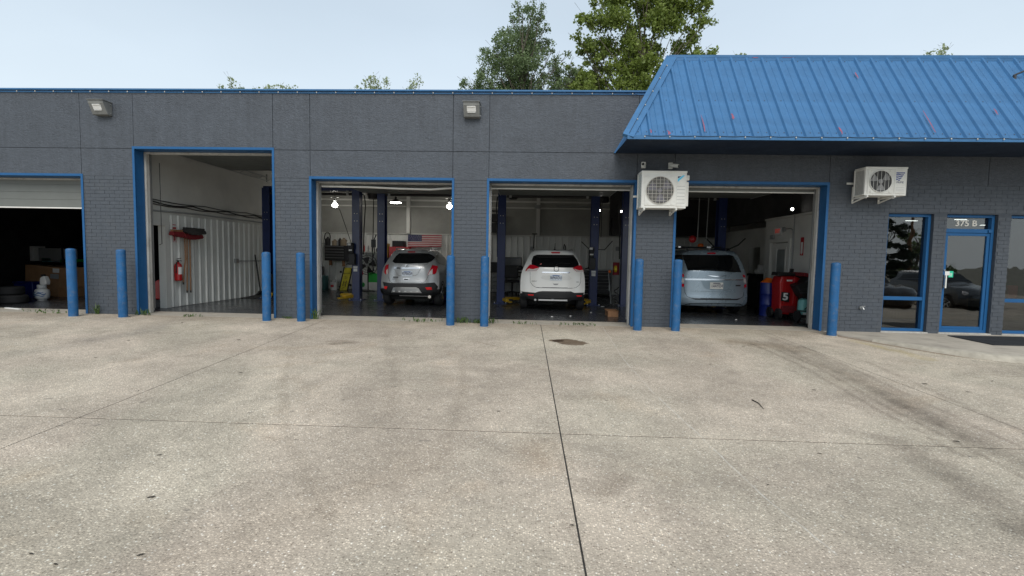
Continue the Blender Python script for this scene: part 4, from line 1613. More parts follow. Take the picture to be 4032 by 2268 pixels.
    for yy in (spec_['wy'], spec_['wy'] + spec_['wb']):
        for s_ in (-1, 1):
            wx = cx + s_ * (HWf(.55) - ww / 2 + .005)
            tyre = MB().lathe((wx - ww / 2, yr + yy, wr), [(wr * .66, 0), (wr * .9, .0), (wr * .985, .025), (wr, .06), (wr, ww - .06), (wr * .985, ww - .025), (wr * .9, ww), (wr * .66, ww)], 28, 'x')
            wh = obj('wheel', tyre, m_rubber, t, sm=True)
            xo = wx + s_ * (ww / 2 - .015)
            rim = MB().lathe((xo - .004, yr + yy, wr), [(wr * .67, 0), (wr * .67, .008)], 24, 'x')
            obj('wheel_well', rim, m_under, wh)
            sp = MB()
            for k in range(5):
                a = k * 1.2566 + .3
                sp.bar((xo + s_ * .008, yr + yy + math.cos(a) * .04, wr + math.sin(a) * .04), (xo + s_ * .012, yr + yy + math.cos(a) * wr * .66, wr + math.sin(a) * wr * .66), .055, .02, (1, 0, 0))
            sp.lathe((xo + s_ * .004, yr + yy, wr), [(.045, 0), (.045, .012)], 14, 'x')
            sp.tube([(xo + s_ * .01, yr + yy + math.cos(a) * wr * .65, wr + math.sin(a) * wr * .65) for a in np.linspace(0, 6.2832, 25)], .013, 6, caps=False)
            obj('rim', sp, m_rim, wh)
            arch = MB()
            vs_ = [(cx + s_ * (HWf(wr) * 1.004 + .006), yr + yy + math.cos(a) * wr * 1.15, max(tab[0][0] + .003, wr + math.sin(a) * wr * 1.15)) for a in np.linspace(-.35, math.pi + .35, 18)]
            vs_ = [(cx + s_ * (HWf(p[2]) * 1.008 + .006), p[1], p[2]) for p in vs_]
            arch.add(vs_ + [(cx + s_ * (HWf(wr) + .008), yr + yy, tab[0][0] + .003)], [(k, k + 1, len(vs_)) for k in range(len(vs_) - 1)])
            obj('wheel_arch', arch, m_under, t)
    return t, patch, seam, side, surf, HWf


def plate(t, patch, surf, cx, x0, x1, z0, z1, txt, m_, head=None, wheelchair=False):
    p = patch('licence_plate', [(x0, z0), (x1, z0), (x1, z1), (x0, z1)], .014, m_, nz=2, nx=3)
    y = surf((x0 + x1) / 2, (z0 + z1) / 2) - .018
    xm, zm = cx + (x0 + x1) / 2, (z0 + z1) / 2
    h = z1 - z0
    dx = .03 if wheelchair else 0
    text_mesh(txt, h * .74, 'plate_number', m_ink, (xm + dx, y, zm - h * .05), p, ext=.0015, sx=.66 if not wheelchair else .58, bold=.001)
    bar_ = MB().box(xm - .09, xm + .09, y, y + .002, z1 - h * .2, z1 - h * .09)
    obj('plate_header', bar_, mat('plate_header_ink', (.08, .16, .4), .5, var=.1) if not wheelchair else m_ink, p)
    if wheelchair:
        xx = cx + x0 + .05
        w = MB().tube([(xx + .02 * math.cos(a), y, zm - .02 + .02 * math.sin(a)) for a in np.linspace(.8, 6.0, 14)], .003, 5)
        w.tube([(xx - .004, y, zm + .03), (xx, y, zm - .003), (xx + .018, y, zm - .004), (xx + .026, y, zm - .03)], .003, 5).sphere((xx - .004, y, zm + .04), .006, 6, 5)
        obj('wheelchair_symbol', w, m_ink, p)
    return p


# ---------------------------------------------------------------- white SUV in the middle bay
k_ = .001545
W = lambda px, py: ((px - 1190) * k_, .51 + (1062 - py) * k_ + .018 * (px - 1190) * k_)
WP = lambda *a: [W(*p) for p in a]
m_wpaint = mat('pearl_white_car_paint', (.82, .82, .79), .22, var=.02, vscale=2, coat=.6, spec=.4)
tab = [(.30, .80, .06, 4.05), (.36, .835, .02, 4.15), (.50, .85, .0, 4.18), (.62, .855, .02, 4.16), (.78, .853, .035, 4.1), (.92, .84, .05, 3.95), (1.0, .825, .07, 3.3), (1.08, .80, .085, 3.0), (1.18, .755, .11, 2.85), (1.3, .70, .2, 2.68), (1.42, .645, .29, 2.5), (1.52, .59, .35, 2.3), (1.565, .545, .36, 2.15), (1.585, .50, .38, 2.0)]
t, patch, seam, side, surf, HWf = make_car('white_suv', 'white SUV seen from behind on the lift of the middle bay', .555, 2.5, tab, .20, m_wpaint, dict(cat='car', wr=.325, wy=.62, wb=2.45, split=.47))
cx = .555
patch('rear_window', WP((858, 432), (1566, 434), (1672, 656), (786, 640)), .006, m_carglass, nx=14)
sp_ = patch('spoiler', WP((835, 385), (1545, 388), (1578, 438), (855, 428)), .09, m_wpaint, nz=4, nx=14, depth=.1)
patch('brake_light', WP((1150, 386), (1312, 386), (1308, 411), (1152, 409)), .105, m_lensred, nz=2, depth=.02)
L_ = patch('tail_light', WP((795, 598), (880, 615), (960, 650), (905, 708), (715, 715), (742, 660)), .016, m_lensred, nx=8)
patch('clear_lens', WP((772, 668), (850, 680), (950, 652), (902, 707), (730, 713)), .019, m_lensclr, L_, nx=8)
L_ = patch('tail_light', WP((1522, 662), (1600, 622), (1680, 612), (1722, 724), (1592, 724)), .016, m_lensred, nx=8)
patch('clear_lens', WP((1545, 668), (1640, 700), (1705, 690), (1720, 724), (1592, 723)), .019, m_lensclr, L_, nx=8)
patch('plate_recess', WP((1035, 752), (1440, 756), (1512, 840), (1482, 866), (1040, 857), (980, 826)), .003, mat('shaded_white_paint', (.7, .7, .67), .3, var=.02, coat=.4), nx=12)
patch('chrome_strip', WP((1005, 719), (1475, 727), (1475, 744), (1005, 739)), .016, m_chrome, nz=2, nx=12)
seam('emblem', [W(1245 + 40 * math.cos(a), 677 + 40 * math.sin(a)) for a in np.linspace(0, 6.2832, 17)], .008, m_chrome, off=.006)
plate(t, patch, surf, cx, W(1140, 0)[0], W(1342, 0)[0], W(0, 860)[1] + .02, W(0, 762)[1] + .02, '8696ADU', m_plate)
patch('hatch_handle', WP((1190, 921), (1286, 922), (1266, 946), (1212, 945)), .006, m_greyp, nz=3)
seam('hatch_seam', WP((800, 722), (806, 895), (850, 955), (905, 985), (1580, 992), (1640, 950), (1666, 900), (1670, 735)), .0045, m_under)
patch('trim_strip', WP((915, 986), (1560, 996), (1555, 1003), (915, 993)), .008, m_dark, nz=2, nx=12)
patch('bumper', WP((655, 1062), (930, 1078), (965, 1046), (1500, 1052), (1530, 1078), (1737, 1078), (1722, 1160), (1600, 1175), (1500, 1212), (850, 1206), (760, 1160), (668, 1150)), .014, m_carplast, nz=14, nx=18)
for q in (WP((770, 1105), (872, 1108), (865, 1127), (775, 1123)), WP((1592, 1122), (1692, 1125), (1686, 1144), (1600, 1141))):
    patch('reflector', q, .022, mat('bright_red_reflector', (.75, .03, .03), .25, var=.05), nz=2)
hb = W(1205, 1196)
obj('hitch_bar', MB().box(cx - .36, cx + .37, 2.44, 2.48, hb[1] - .022, hb[1] + .016).box(cx - .37, cx - .355, 2.43, 2.52, hb[1] - .028, hb[1] + .022).box(cx + .365, cx + .38, 2.43, 2.52, hb[1] - .028, hb[1] + .022).box(cx - .03, cx + .03, 2.48, 3.1, hb[1] - .02, hb[1] + .02), m_silverp, t, bevel=.003)
patch('window_sticker', WP((966, 580), (994, 580), (994, 606), (966, 606)), .009, mat('pink_sticker', (.65, .2, .18), .5), nz=2, nx=2)
text_mesh('ROGUE', .035, 'badge', m_dark, (cx + W(880, 0)[0], surf(W(880, 0)[0], W(0, 882)[1]) - .006, W(880, 882)[1]), t, ext=.002, sx=1.3)
text_mesh('SV AWD', .03, 'badge', m_dark, (cx + W(1595, 0)[0], surf(W(1600, 0)[0], .78) - .006, W(1595, 897)[1]), t, ext=.002, sx=1.1)
seam('wiper', WP((1240, 600), (1330, 575), (1480, 585)), .006, m_black, off=.02)
for s_ in (-1, 1):
    side('side_window', [(.55, 1.2), (1.35, 1.17), (2.35, 1.14), (2.2, 1.3), (1.85, 1.48), (.75, 1.48)], m_carglass, s_)
    obj('roof_rail', MB().tube([(cx + s_ * .50, 2.95, 1.585), (cx + s_ * .515, 3.05, 1.63), (cx + s_ * .515, 4.2, 1.64), (cx + s_ * .50, 4.35, 1.595)], .017, 6), m_silverp, t, sm=True)
    obj('side_mirror', MB().sphere((cx + s_ * .93, 5.0, 1.07), (.10, .07, .075), 10, 8).tube([(cx + s_ * .76, 5.0, 1.02), (cx + s_ * .9, 5.0, 1.03)], .025, 6), m_black, t, sm=True)
obj('antenna', MB().tube([(cx + .05, 3.1, 1.62), (cx + .06, 3.05, 1.80)], [.012, .004], 6).sphere((cx + .05, 3.1, 1.625), (.03, .05, .02), 8, 6), m_black, t)
obj('exhaust', MB().tube([(cx - .45, 2.56, .29), (cx - .45, 3.2, .29)], .03, 10), m_galv, t)

# ---------------------------------------------------------------- silver SUV
k_s = .001418
SCX, SYR = -3.315, 2.68
S = lambda px, py: ((px - 1748) * k_s, .67 + (760 - py) * k_s + .018 * (px - 1748) * k_s)
SPp = lambda *a: [S(*p) for p in a]
m_spaint = mat('silver_car_paint', (.43, .44, .44), .28, .35, var=.03, vscale=2, coat=.6)
tab = [(.32, .74, .08, 3.75), (.40, .785, .02, 3.85), (.52, .80, .0, 3.9), (.66, .80, .0, 3.9), (.80, .795, .03, 3.85), (.93, .785, .045, 3.7), (1.02, .765, .06, 3.1), (1.1, .735, .075, 2.8), (1.2, .69, .11, 2.6), (1.32, .635, .19, 2.4), (1.44, .57, .27, 2.2), (1.50, .525, .29, 2.05), (1.53, .48, .31, 1.95)]
t, patch, seam, side, surf, HWf = make_car('silver_suv', 'silver crossover seen from behind beside the yellow creeper bay', SCX, SYR, tab, .26, m_spaint, dict(cat='car', wr=.325, wy=.72, wb=2.3, split=.50))
t['label'] = 'silver crossover car with red tail lights parked in the bay with the flag'
patch('rear_window', SPp((1490, 212), (1900, 203), (2110, 218), (2205, 290), (2185, 350), (2100, 392), (1750, 406), (1450, 393), (1412, 362)), .006, m_carglass, nx=14)
patch('spoiler', SPp((1500, 172), (2080, 168), (2110, 205), (1480, 205)), .06, m_spaint, nz=4, nx=14, depth=.1)
patch('brake_light', SPp((1712, 172), (1850, 172), (1850, 194), (1712, 194)), .075, m_lensred, nz=2, depth=.02)
L_ = patch('tail_light', SPp((1262, 440), (1335, 415), (1345, 520), (1355, 610), (1300, 615), (1252, 580)), .02, m_lensred, nx=8)
patch('clear_lens', SPp((1302, 535), (1335, 500), (1352, 608), (1312, 612)), .024, m_lensclr, L_, nx=6)
L_ = patch('tail_light', SPp((2185, 432), (2268, 440), (2275, 480), (2262, 560), (2240, 612), (2110, 624), (2150, 520)), .02, m_lensred, nx=8)
patch('clear_lens', SPp((2150, 550), (2195, 500), (2195, 612), (2115, 622)), .024, m_lensclr, L_, nx=6)
patch('chrome_strip', SPp((1480, 479), (1975, 479), (1975, 499), (1480, 497)), .014, m_chrome, nz=2, nx=12)
seam('emblem', [S(1717 + 33 * math.cos(a), 452 + 33 * math.sin(a)) for a in np.linspace(0, 6.2832, 17)], .007, m_chrome, off=.008)
seam('emblem', SPp((1700, 470), (1735, 434)), .005, m_chrome, off=.008)
plate(t, patch, surf, SCX, S(1630, 0)[0], S(1834, 0)[0], S(0, 613)[1], S(0, 512)[1], '9270ADP', m_plate)
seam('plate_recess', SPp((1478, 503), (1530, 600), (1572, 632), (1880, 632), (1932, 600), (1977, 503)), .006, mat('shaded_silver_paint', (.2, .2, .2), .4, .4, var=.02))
patch('hatch_handle', SPp((1655, 680), (1780, 680), (1760, 718), (1675, 718)), .006, m_silverp, nz=3)
patch('hatch_handle', SPp((1672, 692), (1762, 692), (1755, 712), (1680, 712)), .009, m_under, nz=3)
seam('hatch_seam', SPp((1340, 420), (1348, 640), (1395, 738), (1432, 766), (2040, 766), (2078, 738), (2122, 640), (2180, 420)), .004, m_under)
patch('bumper', SPp((1228, 756), (1420, 772), (2060, 776), (2262, 762), (2295, 850), (2290, 950), (2200, 995), (1420, 985), (1260, 930)), .014, m_carplast, nz=14, nx=18)
patch('skid_plate', SPp((1482, 848), (1920, 850), (1962, 876), (2010, 962), (1420, 954), (1446, 880)), .022, m_silverp, nx=12)
for px in (1480, 1592, 1705, 1818, 1930):
    patch('stud', SPp((px - 22, 924), (px + 22, 924), (px + 18, 940), (px - 18, 940)), .032, m_paper, nz=2, nx=2)
for q in (SPp((1264, 835), (1345, 838), (1330, 890), (1268, 885)), SPp((2078, 850), (2190, 850), (2196, 902), (2110, 902))):
    patch('reflector', q, .024, mat('bright_red_reflector', (.75, .03, .03), .25, var=.05), nz=3)
ep = S(2150, 1036)
obj('exhaust', MB().tube([(SCX + ep[0], SYR + .1, ep[1]), (SCX + ep[0], SYR + .6, ep[1])], [.042, .04], 14).tube([(SCX - .3, SYR + .3, ep[1] + .01), (SCX + ep[0], SYR + .3, ep[1] + .01)], .03, 8), m_chrome, t, sm=True)
patch('badge', SPp((1458, 652), (1560, 652), (1560, 672), (1458, 672)), .006, m_dark, nz=2)
text_mesh('ENCORE', .03, 'badge', m_dark, (SCX + S(1500, 0)[0], surf(S(1500, 0)[0], .74) - .006, S(1500, 694)[1]), t, ext=.002, sx=1.2)
text_mesh('TURBO AWD', .022, 'badge', m_silverp, (SCX + S(1940, 0)[0], surf(S(1940, 0)[0], .74) - .006, S(1940, 700)[1]), t, ext=.002, sx=1.3)
for s_ in (-1, 1):
    side('side_window', [(.62, 1.17), (1.3, 1.12), (2.25, 1.08), (2.0, 1.28), (1.65, 1.42), (.85, 1.42), (.6, 1.30)], m_carglass, s_)
    obj('roof_rail', MB().tube([(SCX + s_ * .47, SYR + .55, 1.54), (SCX + s_ * .49, SYR + .65, 1.585), (SCX + s_ * .49, SYR + 1.6, 1.595), (SCX + s_ * .47, SYR + 1.75, 1.545)], .016, 6), m_silverp, t, sm=True)
    obj('side_mirror', MB().sphere((SCX + s_ * .88, SYR + 2.35, 1.03), (.10, .07, .07), 10, 8).tube([(SCX + s_ * .72, SYR + 2.35, .99), (SCX + s_ * .85, SYR + 2.35, .99)], .025, 6), m_black, t, sm=True)
    side('side_cladding', [(.2, .33), (3.4, .33), (3.4, .47), (.2, .47)], m_carplast, s_, .012)
    side('door_handle', [(1.15, .95), (1.32, .95), (1.32, .975), (1.15, .975)], m_chrome, s_, .02)

# ---------------------------------------------------------------- pale blue minivan
k_v = .001613
VCX, VYR = 4.765, 2.6
Vv = lambda px, py: ((px - 898) * k_v, .21 + (1352 - py) * k_v + .018 * (px - 898) * k_v)
VP = lambda *a: [Vv(*p) for p in a]
m_vpaint = mat('pale_blue_car_paint', (.275, .345, .40), .28, .4, var=.03, vscale=2, coat=.6)
tab = [(.22, .82, .06, 4.6), (.28, .865, .01, 4.7), (.42, .885, .0, 4.75), (.52, .885, .02, 4.72), (.7, .88, .035, 4.65), (.9, .87, .05, 4.4), (1.02, .855, .065, 3.7), (1.14, .83, .08, 3.4), (1.3, .785, .14, 3.15), (1.45, .735, .2, 2.9), (1.57, .68, .24, 2.65), (1.63, .63, .27, 2.5), (1.66, .58, .30, 2.3)]
t, patch, seam, side, surf, HWf = make_car('minivan', 'pale blue minivan seen from behind in the rightmost bay', VCX, VYR, tab, .15, m_vpaint, dict(cat='van', wr=.31, wy=.75, wb=2.8))
patch('rear_window', VP((420, 518), (1205, 522), (1258, 570), (1335, 802), (1240, 796), (640, 768), (430, 772)), .006, m_carglass, nx=16)
patch('roof_lip', VP((425, 488), (1180, 490), (1205, 520), (425, 515)), .02, m_vpaint, nz=3, nx=14)
patch('brake_light', VP((795, 481), (925, 481), (925, 505), (795, 505)), .034, m_lensred, nz=2)
for nm, m_, q1, q2 in (('tail_light', m_lensred, ((356, 826), (418, 826), (418, 881), (352, 879)), ((1355, 835), (1402, 840), (1412, 890), (1366, 888))),
                       ('tail_light', m_lensclr, ((352, 883), (418, 885), (421, 973), (350, 969)), ((1368, 892), (1413, 894), (1420, 985), (1378, 984))),
                       ('tail_light', m_lensred, ((350, 974), (421, 979), (423, 1042), (347, 1040)), ((1379, 988), (1421, 988), (1432, 1050), (1388, 1053)))):
    patch(nm, VP(*q1), .012, m_, nz=4, nx=5)
    patch(nm, VP(*q2), .012, m_, nz=4, nx=5)
patch('chrome_strip', VP((428, 901), (1368, 906), (1368, 932), (428, 926)), .012, mat('bright_silver_trim', (.62, .66, .7), .2, .8, var=.02), nz=3, nx=16)
patch('emblem', VP((765, 848), (925, 858), (1085, 852), (1000, 869), (925, 876), (850, 868)), .014, m_chrome, nz=4, nx=8)
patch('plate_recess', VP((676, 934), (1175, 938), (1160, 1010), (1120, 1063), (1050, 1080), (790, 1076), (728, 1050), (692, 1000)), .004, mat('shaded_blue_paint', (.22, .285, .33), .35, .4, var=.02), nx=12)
plate(t, patch, surf, VCX, Vv(815, 0)[0], Vv(1022, 0)[0], Vv(0, 1050)[1], Vv(0, 946)[1], 'AAY034', m_plate2, wheelchair=True)
patch('badge', VP((1230, 1001), (1315, 1001), (1315, 1025), (1230, 1025)), .006, m_dark, nz=2)
seam('hatch_seam', VP((424, 1046), (436, 1130), (470, 1196), (525, 1216), (1300, 1222), (1362, 1195), (1380, 1120)), .006, m_under)
seam('hatch_seam', VP((414, 520), (424, 1046)), .005, m_under)
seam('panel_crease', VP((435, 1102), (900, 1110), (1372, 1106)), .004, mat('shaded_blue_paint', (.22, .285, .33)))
patch('bumper_step', VP((532, 1219), (1308, 1225), (1300, 1246), (562, 1240)), .010, m_dark, nz=2, nx=14)
seam('bumper_groove', VP((450, 1330), (520, 1305), (620, 1298), (900, 1300), (1200, 1304), (1310, 1312), (1370, 1335)), .009, m_under)
for px, py in ((515, 1324), (800, 1332), (1070, 1336)):
    patch('parking_sensor', VP((px - 8, py - 8), (px + 8, py - 8), (px + 8, py + 8), (px - 8, py + 8)), .006, m_under, nz=2, nx=2)
seam('wiper', VP((945, 770), (1000, 765), (1080, 785), (1220, 797)), .011, m_black, off=.02)
for s_ in (-1, 1):
    side('side_window', [(.35, 1.18), (2.0, 1.14), (3.0, 1.1), (2.85, 1.3), (2.5, 1.55), (.5, 1.55)], m_carglass, s_)
    obj('roof_rail', MB().tube([(VCX + s_ * .56, VYR + .6, 1.68), (VCX + s_ * .56, VYR + .7, 1.73), (VCX + s_ * .56, VYR + 2.0, 1.735), (VCX + s_ * .56, VYR + 2.15, 1.69)], .016, 6), m_dark, t, sm=True)
b = MB()
for yy in (VYR + .85, VYR + 1.6):
    b.tube([(VCX - .72, yy, 1.76), (VCX + .42, yy, 1.77)], .017, 8)
obj('roof_rack', b, m_black, t)
obj('rack_cap', MB().box(VCX - .75, VCX - .68, VYR + .82, VYR + .88, 1.745, 1.785).box(VCX + .02, VCX + .14, VYR + .815, VYR + .885, 1.742, 1.79), m_silverp, t, bevel=.003)
# ================================================================== INSIDE THE BAYS
# ---- two post lifts
def make_lift(cx, y, lab):
    t = thing('two_post_lift', lab, 'car lift', (cx, y, 0), 'blue two post car lifts')
    for s_ in (-1, 1):
        x = cx + s_ * 1.385
        cb = MB()
        # open channel: web outside, two flanges toward the car
        cb.box(x - .115, x + .115, y - .13, y - .118, .02, 3.36)
        cb.box(x - .115, x + .115, y + .118, y + .13, .02, 3.36)
        cb.box(x + s_ * .103 - .006, x + s_ * .103 + .006, y - .118, y + .118, .02, 3.36)
        c = obj('column', cb, m_navy, t, bevel=.004)
        obj('base_plate', MB().box(x - .2, x + .2, y - .22, y + .24, 0, .02), m_navy, c)
        bl = MB()
        for zz in (2.62, 2.40):
            for xx in (-.035, .045):
                bl.lathe((x + xx, y - .142, zz), [(.014, 0), (.014, .012)], 6, 'y')
        for xx in (-.17, .17):
            bl.lathe((x + xx, y - .18, .02), [(.018, 0), (.018, .035)], 6)
        obj('bolt', bl, m_galv, c)
        obj('carriage', MB().box(x - s_ * .02 - .08, x - s_ * .02 + .08, y - .10, y + .10, .08, .75), m_dark, t)
        obj('hose', MB().tube([(x + s_ * .02, y + .16, 3.3), (x + s_ * .16, y + .18, 3.2), (x + s_ * .19, y + .18, 2.9), (x + s_ * .15, y + .17, 2.2), (x + s_ * .13, y + .16, 1.4)], .018, 6), m_cable, t)
        for k in (-1, 1):
            a0 = Vector((x - s_ * .12, y + k * .12, .13))
            a1 = Vector((x - s_ * (.34 if k < 0 else .75), y + k * .62, .11))
            ab = MB().bar(a0, a0.lerp(a1, .62), .12, .09).bar(a0.lerp(a1, .55), a1, .09, .07)
            arm = obj('swing_arm', ab, m_yellow, t, bevel=.004)
            obj('lift_pad', MB().lathe(tuple(a1 + Vector((0, 0, .02))), [(.06, 0), (.06, .05), (.045, .055)], 14), m_rubber, arm)
    obj('overhead_beam', MB().box(cx - 1.5, cx + 1.5, y - .05, y + .09, 3.30, 3.42), m_navy, t, bevel=.004)
    obj('safety_bar', MB().tube([(cx - 1.25, y - .09, 3.20), (cx + 1.25, y - .09, 3.20)], .04, 8), m_black, t)
    obj('limit_switch', MB().box(cx + 1.10, cx + 1.17, y - .14, y - .07, 3.16, 3.30).box(cx - 1.17, cx - 1.10, y - .14, y - .07, 3.16, 3.30), m_greyp, t)
    x = cx + 1.385
    pu = obj('power_unit', MB().box(x - .17, x + .02, y - .28, y - .135, 1.08, 1.42).tube([(x - .1, y - .2, 1.42), (x - .1, y - .2, 1.62)], .075, 12), m_black, t, bevel=.01)
    obj('motor', MB().lathe((x - .1, y - .21, 1.55), [(.078, 0), (.085, .03), (.085, .15), (.06, .19)], 14).box(x - .19, x - .06, y - .32, y - .29, 1.64, 1.73), m_dark, pu)
    obj('motor_label', MB().box(x - .17, x - .08, y - .3265, y - .3225, 1.66, 1.72).box(x - .15, x - .05, y - .3, y - .296, 1.50, 1.54), m_paper, pu)
    obj('handle', MB().tube([(x - .17, y - .2, 1.12), (x - .27, y - .22, 1.10)], .02, 8), m_dark, pu)
    obj('warning_label', MB().box(x - .075, x + .055, y - .1345, y - .1315, .98, 1.04).box(x - .07, x + .05, y - .1345, y - .1315, .88, .97), m_paper, t)
    return t


l0 = make_lift(-6.72, 4.45, 'blue two post lift spanning the empty tall bay and the bay with the flag')
lifts = [l0]
for cx_, lab, skip in ((-3.18, 'blue two post lift around the silver car', ('power_unit', 'warning_label')), (.455, 'blue two post lift around the white car', ()), (4.15, 'blue two post lift around the pale blue van', ('power_unit', 'warning_label'))):
    copy_tree(l0, (cx_, 4.45, 0), skip=skip, label=lab)

# ---- things on the tall bay's left wall
t = thing('fire_extinguisher', 'red fire extinguisher hanging on white ribbed siding in the tall bay', 'fire extinguisher', (-8.80, 1.58, .66))
obj('cylinder', MB().lathe((-8.80, 1.58, .66), [(.07, 0), (.085, .015), (.085, .36), (.07, .41), (.03, .44), (.03, .46)], 20), m_red, t, sm=True)
obj('valve', MB().lathe((-8.80, 1.58, 1.12), [(.025, 0), (.025, .04)], 10).bar((-8.80, 1.52, 1.17), (-8.80, 1.70, 1.15), .02, .015).bar((-8.80, 1.54, 1.20), (-8.80, 1.68, 1.22), .02, .012), m_black, t)
obj('hose', MB().tube([(-8.78, 1.54, 1.14), (-8.76, 1.48, 1.12), (-8.76, 1.465, 1.0), (-8.78, 1.48, .85)], .012, 6), m_cable, t)
lb = [(-8.80 + .0865 * math.cos(a), 1.58 + .0865 * math.sin(a)) for a in np.linspace(-.9, .7, 7)]
obj('instruction_label', MB().add([(x, y, z) for (x, y) in lb for z in (.82, 1.0)], [(2 * k, 2 * k + 2, 2 * k + 3, 2 * k + 1) for k in range(6)]), m_paper, t)
t = thing('extinguisher_sign', 'red and white arrow sign on ribbed siding, half hidden by the push brooms', 'sign', (-8.86, 1.565, 1.6), 'fire extinguisher signs on the walls')
obj('sign_plate', MB().box(-8.866, -8.862, 1.50, 1.63, 1.60, 2.06), m_paper, t)
obj('sign_print', MB().box(-8.8615, -8.860, 1.51, 1.62, 2.03, 2.05).box(-8.8615, -8.860, 1.51, 1.62, 1.94, 1.985).box(-8.8615, -8.860, 1.51, 1.525, 1.61, 1.93).box(-8.8615, -8.860, 1.605, 1.62, 1.61, 1.93).box(-8.8615, -8.860, 1.545, 1.585, 1.70, 1.9)
    .add([(-8.860, 1.53, 1.70), (-8.860, 1.60, 1.70), (-8.860, 1.565, 1.62)], [(0, 1, 2)]), m_red, t)


def broom(y, z_head, half, m_head, hdl, lab, x=-8.76, red=True):
    t = thing('push_broom', lab, 'broom', (x, y, z_head), 'brooms hung head up on the ribbed siding')
    obj('broom_head', MB().box(x - .03, x + .04, y - half, y + half, z_head, z_head + .05), m_wood if red else m_black, t, bevel=.006)
    b = MB()
    k = 26
    vs = []
    for i in range(k + 1):
        u_ = -1 + 2 * i / k
        d = .13 - .05 * abs(u_) ** 2 + random.uniform(-.012, .012)
        for (xo, zz) in ((-.045, 0), (.055, 0), (.075, -d), (-.06, -d)):
            vs.append((x + xo, y + u_ * half * (1.03 if zz else 1), z_head + zz))
    fs = []
    for i in range(k):
        for q in range(4):
            fs.append((i * 4 + q, i * 4 + (q + 1) % 4, (i + 1) * 4 + (q + 1) % 4, (i + 1) * 4 + q))
    fs += [(0, 1, 2, 3), (k * 4 + 3, k * 4 + 2, k * 4 + 1, k * 4)]
    obj('bristles', b.add(vs, fs), m_head, t)
    obj('handle', MB().tube(hdl, .016, 8), m_wood, t)
    obj('grip', MB().tube([hdl[-1], tuple(Vector(hdl[-1]) - Vector((0, 0, .06)))], .018, 8), m_black, t)


broom(1.66, 1.87, .33, m_darkred, [(-8.78, 1.80, 1.86), (-8.77, 1.80, 1.2), (-8.76, 1.69, .62)], 'red bristle broom nearest the doorway, its handle slanting down to the left')
broom(2.02, 1.83, .32, m_darkred, [(-8.76, 1.86, 1.82), (-8.76, 1.82, .40)], 'red bristle broom with its straight handle down the middle', x=-8.74)
broom(2.03, 1.945, .36, m_black, [(-8.74, 1.93, 1.94), (-8.74, 1.92, .40)], 'black push broom lying over the two red brooms', x=-8.70, red=False)
t = thing('floor_squeegee', 'black long handled squeegee standing at the far end of the ribbed siding', 'squeegee', (-8.75, 4.99, 0))
obj('handle', MB().tube([(-8.82, 4.94, 1.33), (-8.72, 5.04, .15)], .022, 8), m_black, t)
obj('blade', MB().prism([(4.72, .02), (5.30, .02), (5.26, .07), (5.12, .12), (5.04, .17), (4.98, .17), (4.88, .10), (4.74, .06)], -8.74, -8.68, 'yz'), m_black, t)
solo('rubber_mat', MB().add([(-8.86, 4.1, .012), (-8.3, 4.15, .012), (-8.25, 5.0, .02), (-8.86, 5.1, .02), (-8.6, 4.5, .07)], [(0, 1, 4), (1, 2, 4), (2, 3, 4), (3, 0, 4)]), m_dark, 'crumpled dark rag by the foot of the ribbed siding', 'rag')
t = thing('power_outlet', 'grey outlet box with a level conduit on the ribbed siding', 'outlet', (-8.85, 4.0, 1.13))
obj('box', MB().box(-8.87, -8.80, 3.93, 4.07, 1.07, 1.20), m_galv, t, bevel=.004)
obj('conduit', MB().tube([(-8.84, 4.07, 1.13), (-8.84, 6.4, 1.13)], .014, 6), m_greyp, t)
b = MB().tube([(-8.88, .85, 2.33), (-8.88, 2.2, 2.37), (-8.88, 6.2, 2.39)], .02, 6)
solo('wall_conduit', b, m_greyp, 'grey conduit running level above the ribbed siding in the tall bay', 'conduit')
for i, (z0, sag, lab) in enumerate(((2.60, .05, 'upper grey cable draped along the left wall of the tall bay'), (2.555, .02, 'black sagging cable along the left wall of the tall bay'), (2.50, .06, 'lowest thin cable along the left wall of the tall bay'))):
    P_ = []
    for k in range(25):
        f_ = k / 24
        P_.append((-8.87, .85 + 5.6 * f_, z0 + .03 * f_ - .06 * abs(math.sin(f_ * math.pi * (3 + i))) * (1 if i == 1 else .6)))
    solo('wall_cable', MB().tube(P_, .011 if i != 1 else .015, 5), m_cable if i == 1 else m_dark, lab, 'cable', 'cables along the left wall of the tall bay')
obj('pull_cord', MB().tube([(-8.35, .5, 3.35), (-8.34, .5, 1.55), (-8.40, .5, 1.53)], .008, 5), m_cable, bld)
b = MB()
for zz in (3.74, 3.86):
    b.bar((-8.70, .9, zz), (-8.70, 5.5, zz), .04, .02)
for k in range(10):
    b.bar((-8.70, 1.0 + k * .5, 3.74), (-8.70, 1.25 + k * .5, 3.86), .02, .02)
b.box(-8.72, -8.68, 5.46, 5.50, 3.70, 3.95)
solo('door_rail', b, m_galv, 'perforated steel door rail hung below the ceiling of the tall bay', 'rail')
for x, y, lab in ((-8.0, 2.9, 'flat ceiling light panel nearest the facade in the tall bay'), (-7.1, 3.2, 'flat ceiling light panel right of the other one in the tall bay')):
    solo('ceiling_panel', MB().box(x - .55, x + .55, y - .12, y + .12, 4.41, 4.48), m_paper, lab, 'ceiling light', 'unlit ceiling light panels in the tall bay')

